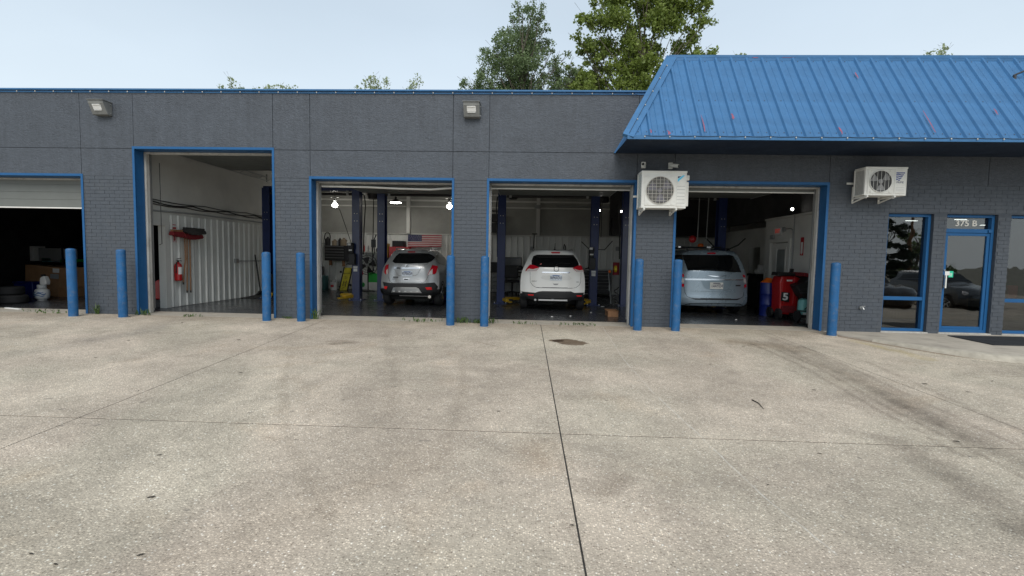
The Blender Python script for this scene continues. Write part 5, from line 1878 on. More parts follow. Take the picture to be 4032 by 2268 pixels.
# red fuel can in the doorway
t = thing('fuel_can', 'red fuel can standing on a grey crate inside the side doorway', 'fuel can', (-9.2, 1.48, .2))
obj('can', MB().prism([(-9.34, .2), (-9.07, .2), (-9.07, .66), (-9.14, .70), (-9.26, .62), (-9.34, .54)], 1.35, 1.6), m_red, t, bevel=.03, seg=2)
obj('cap', MB().lathe((-9.12, 1.48, .69), [(.03, 0), (.03, .05)], 10), m_black, t)
solo('plastic_crate', MB().box(-9.36, -9.06, 1.32, 1.62, 0, .19), m_dark, 'dark grey crate under the red fuel can', 'crate', bevel=.01)
# dim shapes seen through the doorway
solo('storage_shelf', MB().box(-10.6, -9.4, 3.4, 3.9, .55, .59).box(-10.6, -9.4, 3.4, 3.9, 1.05, 1.09).box(-10.6, -10.56, 3.4, 3.9, 0, 1.6).box(-9.44, -9.4, 3.4, 3.9, 0, 1.6), m_greyp, 'grey shelf in the dark behind the side doorway', 'shelf')

# ---- first bay: cardboard box, propane tank and clutter in the dark
t = thing('cardboard_box', 'big brown cardboard box with white labels in the dark first bay', 'cardboard box', (-14.2, 3.6, 0))
obj('carton', MB().add([(-14.72, 3.30, .04), (-13.78, 3.36, .0), (-13.5, 3.9, .0), (-14.5, 4.1, .0), (-14.68, 3.30, .93), (-13.70, 3.36, .85), (-13.45, 3.9, .86), (-14.5, 4.1, .9)],
                     [(0, 1, 5, 4), (1, 2, 6, 5), (2, 3, 7, 6), (3, 0, 4, 7), (4, 5, 6, 7), (0, 3, 2, 1)]), m_card, t, bevel=.006)
obj('shipping_label', MB().add([(-13.89, 3.335, .83), (-13.70, 3.348, .82), (-13.71, 3.348, .70), (-13.89, 3.335, .71)], [(0, 1, 2, 3)]), m_paper, t)
obj('shipping_label', MB().add([(-13.96, 3.33, .67), (-13.72, 3.347, .66), (-13.73, 3.347, .52), (-13.97, 3.33, .54)], [(0, 1, 2, 3)]), m_greyp, t)
t = thing('propane_tank', 'white propane tank with a blue wavy label on the floor of the first bay', 'gas tank', (-13.24, 2.4, 0))
pr = [(.10, 0), (.10, .02), (.08, .025), (.12, .03), (.15, .07), (.162, .13), (.162, .22), (.147, .28), (.10, .315), (.05, .33)]
obj('tank_body', MB().lathe((-13.24, 2.4, 0), pr, 28), mat('white_tank_paint', (.62, .64, .64), .35, var=.06), t, sm=True)
obj('collar', MB().lathe((-13.24, 2.4, .33), [(.095, 0), (.10, .02), (.10, .09), (.09, .09), (.09, .01)], 20), mat('white_tank_paint', (.62, .64, .64)), t, sm=True)
lb = MB()
for z0, amp, h, a0, a1 in ((.215, .012, .016, -2.9, -.6), (.17, .02, .028, -2.7, -.3), (.12, .014, .022, -2.9, -.5)):
    vs = []
    for k in range(15):
        a = a0 + (a1 - a0) * k / 14
        zc = z0 + amp * math.sin(k * .9)
        vs += [(-13.24 + .1642 * math.cos(a), 2.4 + .1642 * math.sin(a), zc), (-13.24 + .1642 * math.cos(a), 2.4 + .1642 * math.sin(a), zc + h)]
    lb.add(vs, [(2 * k, 2 * k + 2, 2 * k + 3, 2 * k + 1) for k in range(14)])
obj('label', lb, mat('label_blue', (.03, .12, .3), .4, var=.05), t)
obj('valve', MB().tube([(-13.24, 2.4, .33), (-13.24, 2.4, .42)], .03, 8), m_galv, t)
t = thing('plastic_jug', 'white plastic jug with a dark cap on top of the propane tank', 'jug', (-13.13, 2.4, .425))
obj('jug_body', MB().prism([(-13.24, .425), (-13.06, .425), (-13.05, .52), (-13.09, .62), (-13.12, .66), (-13.18, .64), (-13.23, .6)], 2.34, 2.46), m_paper, t, bevel=.015, seg=2)
obj('cap', MB().box(-13.23, -13.14, 2.36, 2.44, .645, .70), m_black, t, bevel=.01)
tyre_p = [(.20, 0), (.29, 0), (.32, .04), (.32, .17), (.29, .21), (.20, .21)]
for (x, y, z, lab) in ((-13.15, 1.55, 0, 'dark tyre on the floor at the left edge of the first bay'), (-13.3, 1.6, .21, 'tyre lying on top of another one at the left edge')):
    solo('tyre', MB().lathe((0, 0, 0), tyre_p, 26), m_rubber, lab, 'tyre', 'tyres piled in the first bay', origin=None, sm=True).location = (x, y, z)
solo('plastic_tote', MB().box(-14.55, -14.0, 2.85, 3.2, 0, .42).box(-14.57, -13.98, 2.83, 3.22, .42, .46), m_deepblue, 'dark blue plastic tote left of the propane tank', 'tote', bevel=.01)
t = thing('work_shelf', 'metal shelf stacked with dim clutter behind the cardboard box', 'shelf', (-15, 4.8, 0))
b = MB()
for zz in (.5, .98, 1.5):
    b.box(-16.2, -13.3, 4.5, 5.1, zz - .03, zz)
for xx in (-16.2, -14.8, -13.34):
    b.box(xx, xx + .04, 4.5, 4.54, 0, 1.7)
obj('frame', b, m_dark, t)
for (x, z, w, h, m_, lab) in ((-16.0, 1.0, .22, .5, m_paper, 'white paper carton standing on the dim shelf'), (-15.6, 1.0, .9, .42, m_greyp, 'grey flat carton on the dim shelf'), (-14.45, .5, .55, .22, m_paper, 'white box low on the dim shelf right of the brown carton'),
                              (-14.0, .5, .42, .28, m_card, 'small brown carton on the dim shelf near the pier'), (-14.9, .98, .5, .1, m_green, 'green case lying on the dim shelf'), (-15.5, .98, .3, .12, m_tank, 'teal case lying on the dim shelf')):
    solo('storage_carton', MB().box(x, x + w, 4.55, 4.95, z + .002, z + h), m_, lab, 'box', 'boxes on the dim shelf of the first bay', bevel=.006)
solo('storage_carton', MB().box(-13.75, -13.35, 3.4, 3.8, 0, .28), m_card, 'small brown carton on the floor behind the first bollard', 'box', 'boxes on the dim shelf of the first bay')
solo('spare_board', MB().bar((-12.1, .50, .015), (-11.6, .36, .015), .05, .02), m_paper, 'pale strip of wood on the sill at the far left', 'board')


# ---- second bay (flag bay): lamps
def shop_lamp(x, y, z, lab, kind):
    t = thing('shop_lamp', lab, 'lamp', (x, y, z), 'lit lamps hanging in the garage')
    if kind == 'bell':
        obj('lamp_shade', MB().lathe((x, y, z), [(.20, 0), (.205, .01), (.12, .08), (.05, .11), (.04, .2)], 24), m_dark, t, sm=True)
        obj('lamp_disc', MB().lathe((x, y, z - .012), [(.19, 0), (.19, .01)], 24), m_lamp, t)
        obj('cable', MB().tube([(x, y, z + .2), (x, y, 4.4)], .008, 5), m_cable, t)
    elif kind == 'bulb':
        obj('socket', MB().lathe((x, y, z + .14), [(.05, 0), (.07, .02), (.07, .06), (.03, .1)], 12), m_greyp, t)
        obj('lamp_globe', MB().sphere((x, y, z), (.10, .09, .085), 14, 10), m_lamp, t, sm=True)
        obj('cable', MB().tube([(x, y, z + .22), (x, y, 4.4)], .008, 5), m_cable, t)
        obj('canopy', MB().box(x - .14, x + .14, y - .05, y + .05, z + .28, z + .30), m_paper, t)
    else:
        obj('lamp_body', MB().box(x - .06, x + .06, y, y + .1, z - .05, z + .06), m_black, t)
        obj('lamp_lens', MB().lathe((x, y - .012, z), [(.03, 0), (.03, .01)], 14, 'y'), m_lampsmall, t)
        obj('cable', MB().tube([(x, y + .05, z + .06), (x, y + .05, 4.4)], .006, 5), m_cable, t)
    return t


LAMP1 = shop_lamp(-7.29, 7.5, 3.19, 'bright round lamp left of the lift column in the flag bay', 'bulb')
shop_lamp(-5.03, 7.5, 3.32, 'wide bell lamp between lift column and flag', 'bell')
shop_lamp(-3.05, 7.5, 3.20, 'bright round lamp at the right jamb of the flag bay', 'bulb')
shop_lamp(2.02, 4.75, 2.86, 'small lit spot beside the right lift column in the white car bay', 'spot')
shop_lamp(2.70, 4.9, 2.86, 'small lit spot at the rightmost column in the white car bay', 'spot')
shop_lamp(6.75, 2.9, 2.78, 'small lit spot on top of the white office wall', 'spot')

# flag, built as cloth
t = thing('flag', 'stars and stripes flag hung flat on the back wall above the silver car', 'flag', (-4.235, 8.78, 1.96))
fw_, fh_ = 1.34, .46
F0 = (-4.905, 2.225)


def fl_pt(u_, v_, off=0.):
    x = F0[0] + fw_ * u_
    z = F0[1] - fh_ * v_ - .05 * (1 - u_) * v_ - .02 * math.sin(u_ * math.pi) * (1 - v_)
    return (x, 8.80 - .012 * math.sin(u_ * 17 + v_ * 3) - .03 * v_ - off, z)


def cloth(u0, u1, v0, v1, nm, m_, off):
    nu = 22
    vs = []
    for i in range(nu + 1):
        for j in range(3):
            vs.append(fl_pt(u0 + (u1 - u0) * i / nu, v0 + (v1 - v0) * j / 2, off))
    return obj(nm, MB().add(vs, [(i * 3 + j, (i + 1) * 3 + j, (i + 1) * 3 + j + 1, i * 3 + j + 1) for i in range(nu) for j in range(2)]), m_, t, sm=True)


m_fr = mat('flag_red', (.38, .012, .03), .8, var=.1)
m_fw = mat('flag_white', (.6, .57, .55), .8, var=.06)
for k in range(13):
    u0 = .41 if k < 7 else 0
    cloth(u0, 1, k / 13, (k + 1) / 13, 'stripe', m_fr if k % 2 == 0 else m_fw, 0)
cloth(0, .41, 0, 7 / 13, 'canton', mat('flag_blue', (.012, .018, .09), .8, var=.1), .0)
b = MB()
for r_ in range(9):
    for c_ in range(6 if r_ % 2 == 0 else 5):
        u_ = (.41 / 12) * (1 + 2 * c_ + (0 if r_ % 2 == 0 else 1))
        v_ = (7 / 13) * (r_ + 1) / 10
        c = Vector(fl_pt(u_, v_, .003))
        pts = []
        for q in range(10):
            a = math.pi / 2 + q * math.pi / 5
            rr = .0145 if q % 2 == 0 else .006
            pts.append((c.x + rr * math.cos(a), c.y, c.z + rr * math.sin(a)))
        b.add(pts, [tuple(range(10))])
obj('stars', b, m_fw, t)

# wall drawer cabinet with bottles on top
t = thing('drawer_cabinet', 'dark grey cabinet of wide drawers mounted on the back wall of the flag bay', 'cabinet', (-7.65, 8.6, 1.12))
obj('carcass', MB().box(-8.12, -7.18, 8.46, 8.85, 1.14, 1.73), m_dark, t, bevel=.006)
for k in range(5):
    obj('drawer', MB().box(-8.08, -7.32, 8.43, 8.458, 1.16 + k * .112, 1.255 + k * .112), m_black, t, bevel=.004)
b = MB()
for k in range(5):
    b.box(-8.06, -7.34, 8.415, 8.428, 1.243 + k * .112, 1.256 + k * .112)
obj('drawer_edge', b, m_greyp, t)
obj('leg', MB().box(-7.95, -7.86, 8.5, 8.58, .96, 1.14), m_wood, t)
obj('leg', MB().box(-7.43, -7.34, 8.5, 8.58, .92, 1.14), m_wood, t)
m_beige = mat('beige_jug_plastic', (.28, .22, .15), .5, var=.1)
for i, (x, w, h, m_, lab) in enumerate(((-8.04, .11, .33, m_black, 'tall black oil bottle at the left on the drawer cabinet'), (-7.88, .05, .3, m_paper, 'narrow white bottle on the drawer cabinet'), (-7.76, .11, .24, m_beige, 'squat tan jug in the middle of the drawer cabinet'),
                                        (-7.64, .06, .18, m_greyp, 'short grey can on the drawer cabinet'), (-7.55, .07, .3, m_black, 'black bottle right of the tan jug on the drawer cabinet'), (-7.40, .13, .30, m_beige, 'large tan jug at the right on the drawer cabinet'), (-7.24, .05, .2, m_paper, 'small white bottle at the right end of the drawer cabinet'))):
    solo('bottle', MB().lathe((x, 8.6, 1.732), [(w, 0), (w, h * .7), (w * .7, h * .82), (w * .35, h * .88), (w * .35, h)], 14), m_, lab, 'bottle', 'bottles on the drawer cabinet', sm=True)
t = thing('wire_rack', 'looped black hose hung on a bracket left of the drawer cabinet', 'hose', (-8.2, 8.7, 1.8))
obj('loop', MB().tube([(-8.12 + .11 * math.cos(a) * (1 + .05 * k), 8.75, 2.05 + .2 * math.sin(a)) for k in range(3) for a in np.linspace(0, 6.28, 16)], .014, 5), m_cable, t)
obj('bracket', MB().box(-8.17, -8.15, 8.7, 8.88, 1.7, 2.0).box(-8.35, -8.15, 8.7, 8.74, 1.8, 1.82), m_greyp, t)

# creeper board, bucket, fan, bag, shelf
t = thing('creeper_board', 'yellow mechanic creeper board leaning on the siding beside the lift column', 'creeper', (-7.27, 8.4, 0))
b = MB().add([(-7.43, 8.25, .0), (-7.16, 8.25, .0), (-7.09, 8.6, .87), (-7.37, 8.6, .87), (-7.43, 8.29, .0), (-7.16, 8.29, .0), (-7.09, 8.64, .87), (-7.37, 8.64, .87)], [(0, 1, 2, 3), (7, 6, 5, 4), (0, 4, 5, 1), (1, 5, 6, 2), (2, 6, 7, 3), (3, 7, 4, 0)])
obj('board', b, mat('faded_yellow_pad', (.50, .44, .03), .6, var=.12, vscale=6), t, bevel=.006)
obj('pad_seam', MB().bar((-7.385, 8.496, .655), (-7.115, 8.496, .655), .012, .016), m_black, t)
mk = MB()
for (a, c_) in (((.30, .60), (.70, .58)), ((.34, .52), (.72, .54)), ((.32, .40), (.28, .2)), ((.68, .42), (.70, .16)), ((.36, .36), (.62, .34)), ((.34, .13), (.6, .12)), ((.25, .08), (.4, .05)), ((.34, .22), (.60, .24))):
    def bp_(u_, v_):
        return (-7.43 + .27 * u_ + .06 * v_, 8.25 + .35 * v_ - .004, .87 * v_)
    mk.bar(bp_(*a), bp_(*c_), .024, .01)
obj('logo_print', mk, m_dark, t)
obj('side_rail', MB().bar((-7.46, 8.27, .0), (-7.40, 8.62, .90), .03, .03).bar((-7.13, 8.27, 0), (-7.06, 8.62, .90), .03, .03), m_black, t)
obj('caster', MB().sphere((-7.50, 8.45, .12), .05, 8, 6).sphere((-7.48, 8.5, .7), .05, 8, 6).sphere((-7.03, 8.5, .8), .05, 8, 6).sphere((-7.08, 8.45, .2), .05, 8, 6), m_rubber, t)
t = thing('bucket', 'white pail with a red print full of rags left of the yellow creeper', 'bucket', (-7.71, 8.35, 0))
obj('pail', MB().lathe((-7.71, 8.35, 0), [(.12, 0), (.145, .30), (.15, .31), (.135, .31)], 20), m_paper, t, sm=True)
obj('print', MB().box(-7.77, -7.65, 8.200, 8.206, .12, .2), m_red, t)
obj('rags', MB().sphere((-7.73, 8.34, .33), (.11, .1, .07), 8, 6).sphere((-7.66, 8.37, .37), (.07, .07, .05), 8, 6), m_greyp, t)
t = thing('pedestal_fan', 'round black caged fan on a stand between the two lift columns', 'fan', (-6.25, 8.0, 0))
obj('stand', MB().tube([(-6.25, 8.06, .03), (-6.25, 8.06, .95)], .025, 10).lathe((-6.25, 8.06, 0), [(.28, 0), (.27, .02), (.05, .05)], 24), m_black, t)
cg = MB()
for rr, yy in ((.37, 8.0), (.37, 8.08), (.28, 7.955), (.19, 7.94), (.1, 7.93)):
    cg.tube([(-6.25 + rr * math.cos(a), yy, 1.0 + rr * math.sin(a)) for a in np.linspace(0, 6.2832, 33)], .007, 5, caps=False)
for k in range(20):
    a = k * .314
    cg.tube([(-6.25 + .05 * math.cos(a), 7.925, 1.0 + .05 * math.sin(a)), (-6.25 + .28 * math.cos(a), 7.955, 1.0 + .28 * math.sin(a)), (-6.25 + .37 * math.cos(a), 8.04, 1.0 + .37 * math.sin(a))], .004, 4)
obj('cage', cg, m_black, t)
bl = MB()
for k in range(4):
    a = k * 1.571 + .3
    bl.add([(-6.25 + .06 * math.cos(a - .5), 8.03, 1 + .06 * math.sin(a - .5)), (-6.25 + .32 * math.cos(a - .45), 8.06, 1 + .32 * math.sin(a - .45)), (-6.25 + .33 * math.cos(a + .4), 8.0, 1 + .33 * math.sin(a + .4)), (-6.25 + .06 * math.cos(a + .5), 8.0, 1 + .06 * math.sin(a + .5))], [(0, 1, 2, 3)])
obj('blade', bl, m_dark, t)
obj('hub', MB().lathe((-6.25, 7.915, 1.0), [(.045, 0), (.045, .03)], 16, 'y'), m_greyp, t)
b = MB().add([(-6.42, 8.5, .32), (-5.98, 8.5, .32), (-5.96, 8.55, .70), (-6.1, 8.56, .66), (-6.22, 8.52, .72), (-6.40, 8.55, .68), (-6.42, 8.75, .32), (-5.98, 8.75, .32), (-5.96, 8.75, .7), (-6.4, 8.75, .68)], [(0, 1, 2, 3, 4, 5), (1, 7, 8, 2), (0, 5, 9, 6), (0, 6, 7, 1)])
solo('green_bag', b, m_green, 'bright green cloth bag hanging behind the pedestal fan', 'bag')
solo('parts_bin', MB().box(-6.46, -5.9, 8.48, 8.82, 0, .31), m_paper, 'white low bin below the green bag', 'bin', bevel=.01)
t = thing('wall_shelf', 'narrow white wall shelf of spray cans above the pedestal fan', 'shelf', (-6.4, 8.6, 1.5))
obj('shelf_board', MB().box(-7.15, -5.75, 8.55, 8.88, 1.485, 1.51), m_paper, t)
cols = [m_red, m_paper, m_greyp, m_paper, m_dark, m_paper, m_black, m_greyp, m_red, m_beige]
nm_ = ['red', 'white', 'grey', 'white capped', 'dark', 'pale', 'black', 'light grey', 'small red', 'tan']
for i in range(10):
    x = -6.62 + i * .085
    h = random.uniform(.14, .3)
    solo('spray_can', MB().lathe((x, 8.66, 1.511), [(.034, 0), (.034, h * .8), (.018, h * .88), (.018, h)], 10), cols[i], f'{nm_[i]} spray can on the narrow shelf over the fan, number {i + 1} from the left' if False else f'{nm_[i]} spray can on the narrow wall shelf above the pedestal fan', 'spray can', 'spray cans on the wall shelf', sm=True)
solo('red_tool_bag', MB().prism([(-6.58, .62), (-6.40, .60), (-6.34, .66), (-6.46, 1.05), (-6.60, 1.08)], 7.78, 7.85), m_red, 'red cloth hanging at the left rim of the pedestal fan', 'cloth', bevel=.02)
solo('green_ball', MB().sphere((-5.24, 4.65, .46), (.07, .07, .075), 10, 8), m_green, 'green rag ball tied to the foot of the lift column', 'rag', sm=True)
# bench behind the silver car with tool boxes
t = thing('workbench', 'long workbench behind the silver car', 'workbench', (-4.3, 8.5, 0))
obj('bench_top', MB().box(-5.7, -2.0, 8.2, 8.78, .90, .95), m_wood, t)
obj('bench_leg', MB().box(-5.65, -5.58, 8.25, 8.32, 0, .9).box(-2.1, -2.03, 8.25, 8.32, 0, .9).box(-3.9, -3.83, 8.25, 8.32, 0, .9), m_dark, t)
t = thing('tool_chest', 'black and red tool chest on the workbench left of the flag', 'tool chest', (-5.15, 8.5, .95))
obj('chest_body', MB().box(-5.52, -4.75, 8.3, 8.7, .952, 1.72), m_red, t, bevel=.006)
obj('chest_lid', MB().box(-5.40, -4.95, 8.32, 8.7, 1.722, 1.95), m_black, t, bevel=.01)
for k in range(4):
    obj('drawer', MB().box(-5.49, -4.78, 8.285, 8.298, 1.0 + k * .17, 1.15 + k * .17), m_dark if k < 2 else m_red, t)
solo('yellow_carton', MB().box(-5.80, -5.60, 8.4, 8.7, 1.30, 1.84), mat('mustard_box', (.4, .24, .04), .6, var=.2), 'mustard coloured carton beside the right lift column of the flag bay', 'carton', bevel=.005)
solo('carton_stand', MB().box(-5.86, -5.56, 8.36, 8.72, .0, 1.298), m_dark, 'dark stand under the mustard carton', 'stand')
solo('green_crate', MB().box(-5.72, -5.45, 8.0, 8.19, 1.0, 1.1).box(-5.72, -5.45, 8.0, 8.19, .0, .998), m_green, 'green crate behind the left shoulder of the silver car', 'crate')
# overhead reels and heater
t = thing('hose_reel', 'red air hose reel and black housing hung between the lift columns', 'hose reel', (-5.2, 4.9, 3.3))
obj('reel', MB().lathe((-5.28, 4.9, 3.56), [(.15, -.06), (.15, .06)], 18, 'y').lathe((-5.28, 4.9, 3.56), [(.17, -.07), (.17, -.06)], 18, 'y'), m_red, t)
obj('housing', MB().lathe((-4.98, 4.9, 3.25), [(.16, -.12), (.2, 0), (.2, .3), (.12, .42)], 14), m_black, t)
obj('bracket', MB().box(-5.3, -4.9, 4.85, 4.95, 3.7, 4.45), m_dark, t)
obj('hose', MB().tube([(-4.98, 4.9, 3.15), (-4.99, 4.9, 2.2), (-5.02, 4.9, 1.5), (-5.0, 4.9, .8)], .014, 6), m_cable, t)
obj('lamp_cord', MB().tube([(-7.15, 7.45, 3.1), (-7.1, 7.5, 3.0), (-6.85, 8.0, 1.75)], .012, 5), m_cable, LAMP1)
b = MB().bar((-5.4, 3.0, 3.95), (-3.8, 3.4, 3.85), .02, .02).bar((-8.2, 2.2, 4.05), (-7.0, 3.2, 3.95), .02, .02)
solo('opener_rail', b, m_galv, 'thin metal rails under the ceiling of the flag bay', 'rail')
# gear standing at the right lift column
solo('air_tool_hose', MB().tube([(-4.7, 4.3, 2.0), (-4.78, 4.28, 1.8), (-4.74, 4.28, 1.5), (-4.82, 4.27, 1.2), (-4.76, 4.28, .9)], .018, 6).box(-4.84, -4.72, 4.25, 4.33, 1.62, 1.85), m_black, 'black hose and tool hung on the lift column left of the silver car', 'hose')
solo('wall_box', MB().box(-8.6, -8.3, 8.5, 8.8, .0, .9), m_dark, 'dark cabinet in the back corner of the flag bay', 'cabinet')
solo('teal_bin', MB().box(-8.25, -7.98, 8.2, 8.5, 0, .55), mat('dark_teal_bin', (.02, .09, .09), .5), 'dark teal bin in the back corner left of the pail', 'bin', bevel=.01)

# ---- third bay: office chair, monitor, stacked drawers, chest of tools
t = thing('desk', 'desk with white drawers behind the left column of the white car bay', 'desk', (-1.1, 8.5, 0))
obj('desk_top', MB().box(-1.85, -.1, 8.15, 8.8, .80, .84), m_black, t)
for k in range(4):
    obj('drawer', MB().box(-1.5, -1.1, 8.17, 8.5, .18 + k * .15, .31 + k * .15), m_greyp, t, bevel=.006)
obj('desk_leg', MB().box(-1.85, -1.8, 8.2, 8.25, 0, .8).box(-.16, -.11, 8.2, 8.25, 0, .8), m_black, t)
t = thing('monitor', 'black flat monitor on the desk left of the white car', 'monitor', (-.65, 8.45, .84))
obj('bezel', MB().box(-1.10, -.40, 8.42, 8.47, .98, 1.40), m_black, t, bevel=.006)
obj('screen', MB().box(-1.07, -.43, 8.417, 8.419, 1.01, 1.37), mat('grey_screen', (.10, .11, .12), .15, var=.25, vscale=3), t)
obj('stand', MB().box(-.82, -.68, 8.45, 8.55, .842, .98), m_black, t)
t = thing('office_chair', 'dark office chair in front of the monitor', 'chair', (-.72, 7.9, 0))
obj('backrest', MB().box(-1.0, -.5, 7.7, 7.78, .62, 1.10), m_black, t, bevel=.03, seg=2)
obj('seat', MB().box(-1.0, -.46, 7.75, 8.25, .46, .55), m_black, t, bevel=.03, seg=2)
b = MB().tube([(-.73, 8.0, .1), (-.73, 8.0, .46)], .03, 8)
for k in range(5):
    a = k * 1.257 + .3
    b.bar((-.73, 8.0, .12), (-.73 + .28 * math.cos(a), 8.0 + .28 * math.sin(a), .07), .04, .03)
    b.sphere((-.73 + .28 * math.cos(a), 8.0 + .28 * math.sin(a), .035), .034, 8, 6)
obj('base', b, m_black, t)
obj('armrest', MB().box(-1.06, -1.0, 7.8, 8.1, .66, .70).box(-.50, -.44, 7.8, 8.1, .66, .70), m_black, t)
solo('computer_tower', MB().box(-1.62, -1.32, 8.25, 8.6, .842, 1.2), m_black, 'black computer on the desk at the left jamb of the white car bay', 'computer', bevel=.005)
solo('green_folder', MB().box(-1.31, -1.27, 8.22, 8.5, .842, 1.14), m_green, 'bright green folder standing beside the black computer', 'folder')
t = thing('tool_cart', 'black tool chest of many drawers right of the white car', 'tool chest', (2.3, 8.4, 0))
obj('chest_body', MB().box(1.85, 3.0, 8.15, 8.75, .08, .95), m_black, t, bevel=.006)
for k in range(6):
    obj('drawer', MB().box(1.88, 2.97, 8.13, 8.148, .14 + k * .13, .25 + k * .13), m_dark, t, bevel=.003)
b = MB()
for k in range(6):
    b.box(1.9, 2.95, 8.115, 8.128, .245 + k * .13, .257 + k * .13)
obj('drawer_edge', b, m_greyp, t)
obj('caster', MB().lathe((1.95, 8.2, .04), [(.04, -.02), (.04, .02)], 10, 'x').lathe((2.9, 8.2, .04), [(.04, -.02), (.04, .02)], 10, 'x'), m_rubber, t)
obj('worktop', MB().box(1.83, 3.02, 8.13, 8.77, .952, .985), m_greyp, t)
for (x, s_, m_, lab) in ((2.1, .08, m_paper, 'crumpled white cloth on the black tool chest'), (2.45, .05, m_dark, 'small dark part on the black tool chest')):
    solo('small_part', MB().sphere((x, 8.4, .985 + s_ * .5), (s_ * 1.6, s_, s_ * .5), 8, 6), m_, lab, 'part', 'small things on the tool chest')
solo('pry_bar', MB().tube([(2.40, 8.05, .05), (2.41, 8.09, .70)], .016, 6), m_greyp, 'steel bar leaning on the black tool chest', 'bar')
t = thing('gear_stand', 'stand with a yellow reel and orange grip right of the white car', 'stand', (2.5, 4.6, 0))
obj('pole', MB().tube([(2.40, 4.5, .05), (2.30, 4.55, 1.05)], .012, 6).box(2.32, 2.36, 4.48, 4.52, .45, .62), m_greyp, t)
obj('yellow_reel', MB().lathe((2.50, 4.5, 1.10), [(.10, -.03), (.10, .03)], 16, 'x').sphere((2.50, 4.5, 1.10), (.05, .1, .1), 10, 8), mat('bright_yellow_plastic', (.7, .5, .02), .4), t, sm=True)
obj('orange_grip', MB().sphere((2.33, 4.5, 1.02), (.04, .04, .05), 8, 6), mat('orange_plastic', (.75, .14, .01), .4), t, sm=True)
obj('hook', MB().box(2.44, 2.62, 4.52, 4.6, .92, 1.3), m_darkred, t)
t = thing('wood_crate', 'small brown wooden crate on the floor at the right jamb of the white car bay', 'crate', (1.92, 1.9, 0))
for k in range(3):
    obj('slat', MB().box(1.84, 2.12, 1.62 + k * .16, 1.75 + k * .16, .130, .148), m_wood, t)
obj('side', MB().box(1.86, 2.11, 1.62, 1.64, 0, .128).box(1.86, 2.11, 2.06, 2.08, 0, .128).box(1.86, 1.88, 1.64, 2.06, 0, .128).box(2.09, 2.11, 1.64, 2.06, 0, .128), m_wood, t)
solo('cable_heap', MB().tube([(2.02 + .05 * math.cos(k * .9), 1.5 + .05 * math.sin(k * .9), .2 + .025 * k) for k in range(22)], .014, 5), m_cable, 'heap of cable hung inside the right jamb of the white car bay', 'cable')
solo('air_gun', MB().tube([(1.25, 8.82, 1.95), (1.22, 8.8, 1.8), (1.26, 8.8, 1.65), (1.21, 8.8, 1.55), (1.3, 8.8, 1.72), (1.28, 8.8, 1.9)], .018, 6), m_cable, 'coiled black cord hung on the siding right of the white car', 'cord')
solo('wall_hose', MB().tube([(1.9, 8.8, 2.05), (2.2, 8.8, 1.78), (2.8, 8.8, 1.75), (3.1, 8.8, 2.1)], .016, 6), m_cable, 'hose draped across the siding right of the white car', 'hose')
solo('trouble_light', MB().tube([(2.28, 8.5, 4.0), (2.28, 8.5, 2.3)], .008, 5).sphere((2.30, 8.5, 2.15), (.07, .06, .16), 8, 6), mat('dull_orange', (.25, .06, .02), .5), 'dull orange light hanging on its cord at the back of the white car bay', 'lamp')
solo('tall_antenna', MB().tube([(.03, 8.75, 1.30), (.06, 8.78, 2.32)], .02, 6).box(-.02, .18, 8.74, 8.8, 2.30, 2.34), m_black, 'black upright pole on the back wall above the white car', 'pole')
solo('ceiling_fan_heater', MB().lathe((-.72, 7.2, 3.45), [(.13, 0), (.19, .08), (.19, .22), (.12, .3)], 8).box(-.76, -.68, 7.18, 7.22, 3.75, 4.4), m_black, 'black round heater hung high at the left of the white car bay', 'heater')
solo('overhead_reel', MB().lathe((2.22, 5.6, 3.2), [(.18, 0), (.2, .1), (.2, .36), (.14, .42)], 12).box(2.18, 2.26, 5.56, 5.64, 3.62, 4.4).tube([(2.2, 5.6, 3.2), (2.2, 5.6, 2.1)], .012, 5), m_black, 'black cord reel hung between the right columns of the white car bay', 'reel')
solo('stacked_shelving', MB().box(-1.75, -1.2, 8.5, 8.8, 2.35, 2.38).box(-1.75, -1.2, 8.5, 8.8, 2.75, 2.78).box(-1.75, -1.2, 8.5, 8.8, 3.15, 3.18).box(-1.7, -1.25, 8.55, 8.8, 2.382, 2.7).box(-1.65, -1.3, 8.55, 8.8, 2.782, 3.05), m_dark, 'dark shelf of cases high on the wall at the left of the white car bay', 'shelf')
for (x, y, s_, lab) in ((2.08, 4.0, .07, 'white paper scrap at the foot of the right column'), (1.55, 2.4, .025, 'small pale scrap on the floor right of the white car'), (.95, 1.5, .028, 'pale scrap on the floor before the white car'), (.5, 1.3, .035, 'crumpled paper scrap on the floor near the white car bay sill'), (4.9, 1.6, .028, 'pale scrap on the floor before the van')):
    solo('paper_scrap', MB().add([(x - s_, y - s_ * .5, .003), (x + s_, y - s_ * .4, .012), (x + s_ * .8, y + s_ * .5, .008), (x - s_ * .5, y + s_ * .6, .012), (x, y, .02)], [(0, 1, 4), (1, 2, 4), (2, 3, 4), (3, 0, 4)]), m_paper, lab, 'paper', 'scraps of paper on the garage floor')

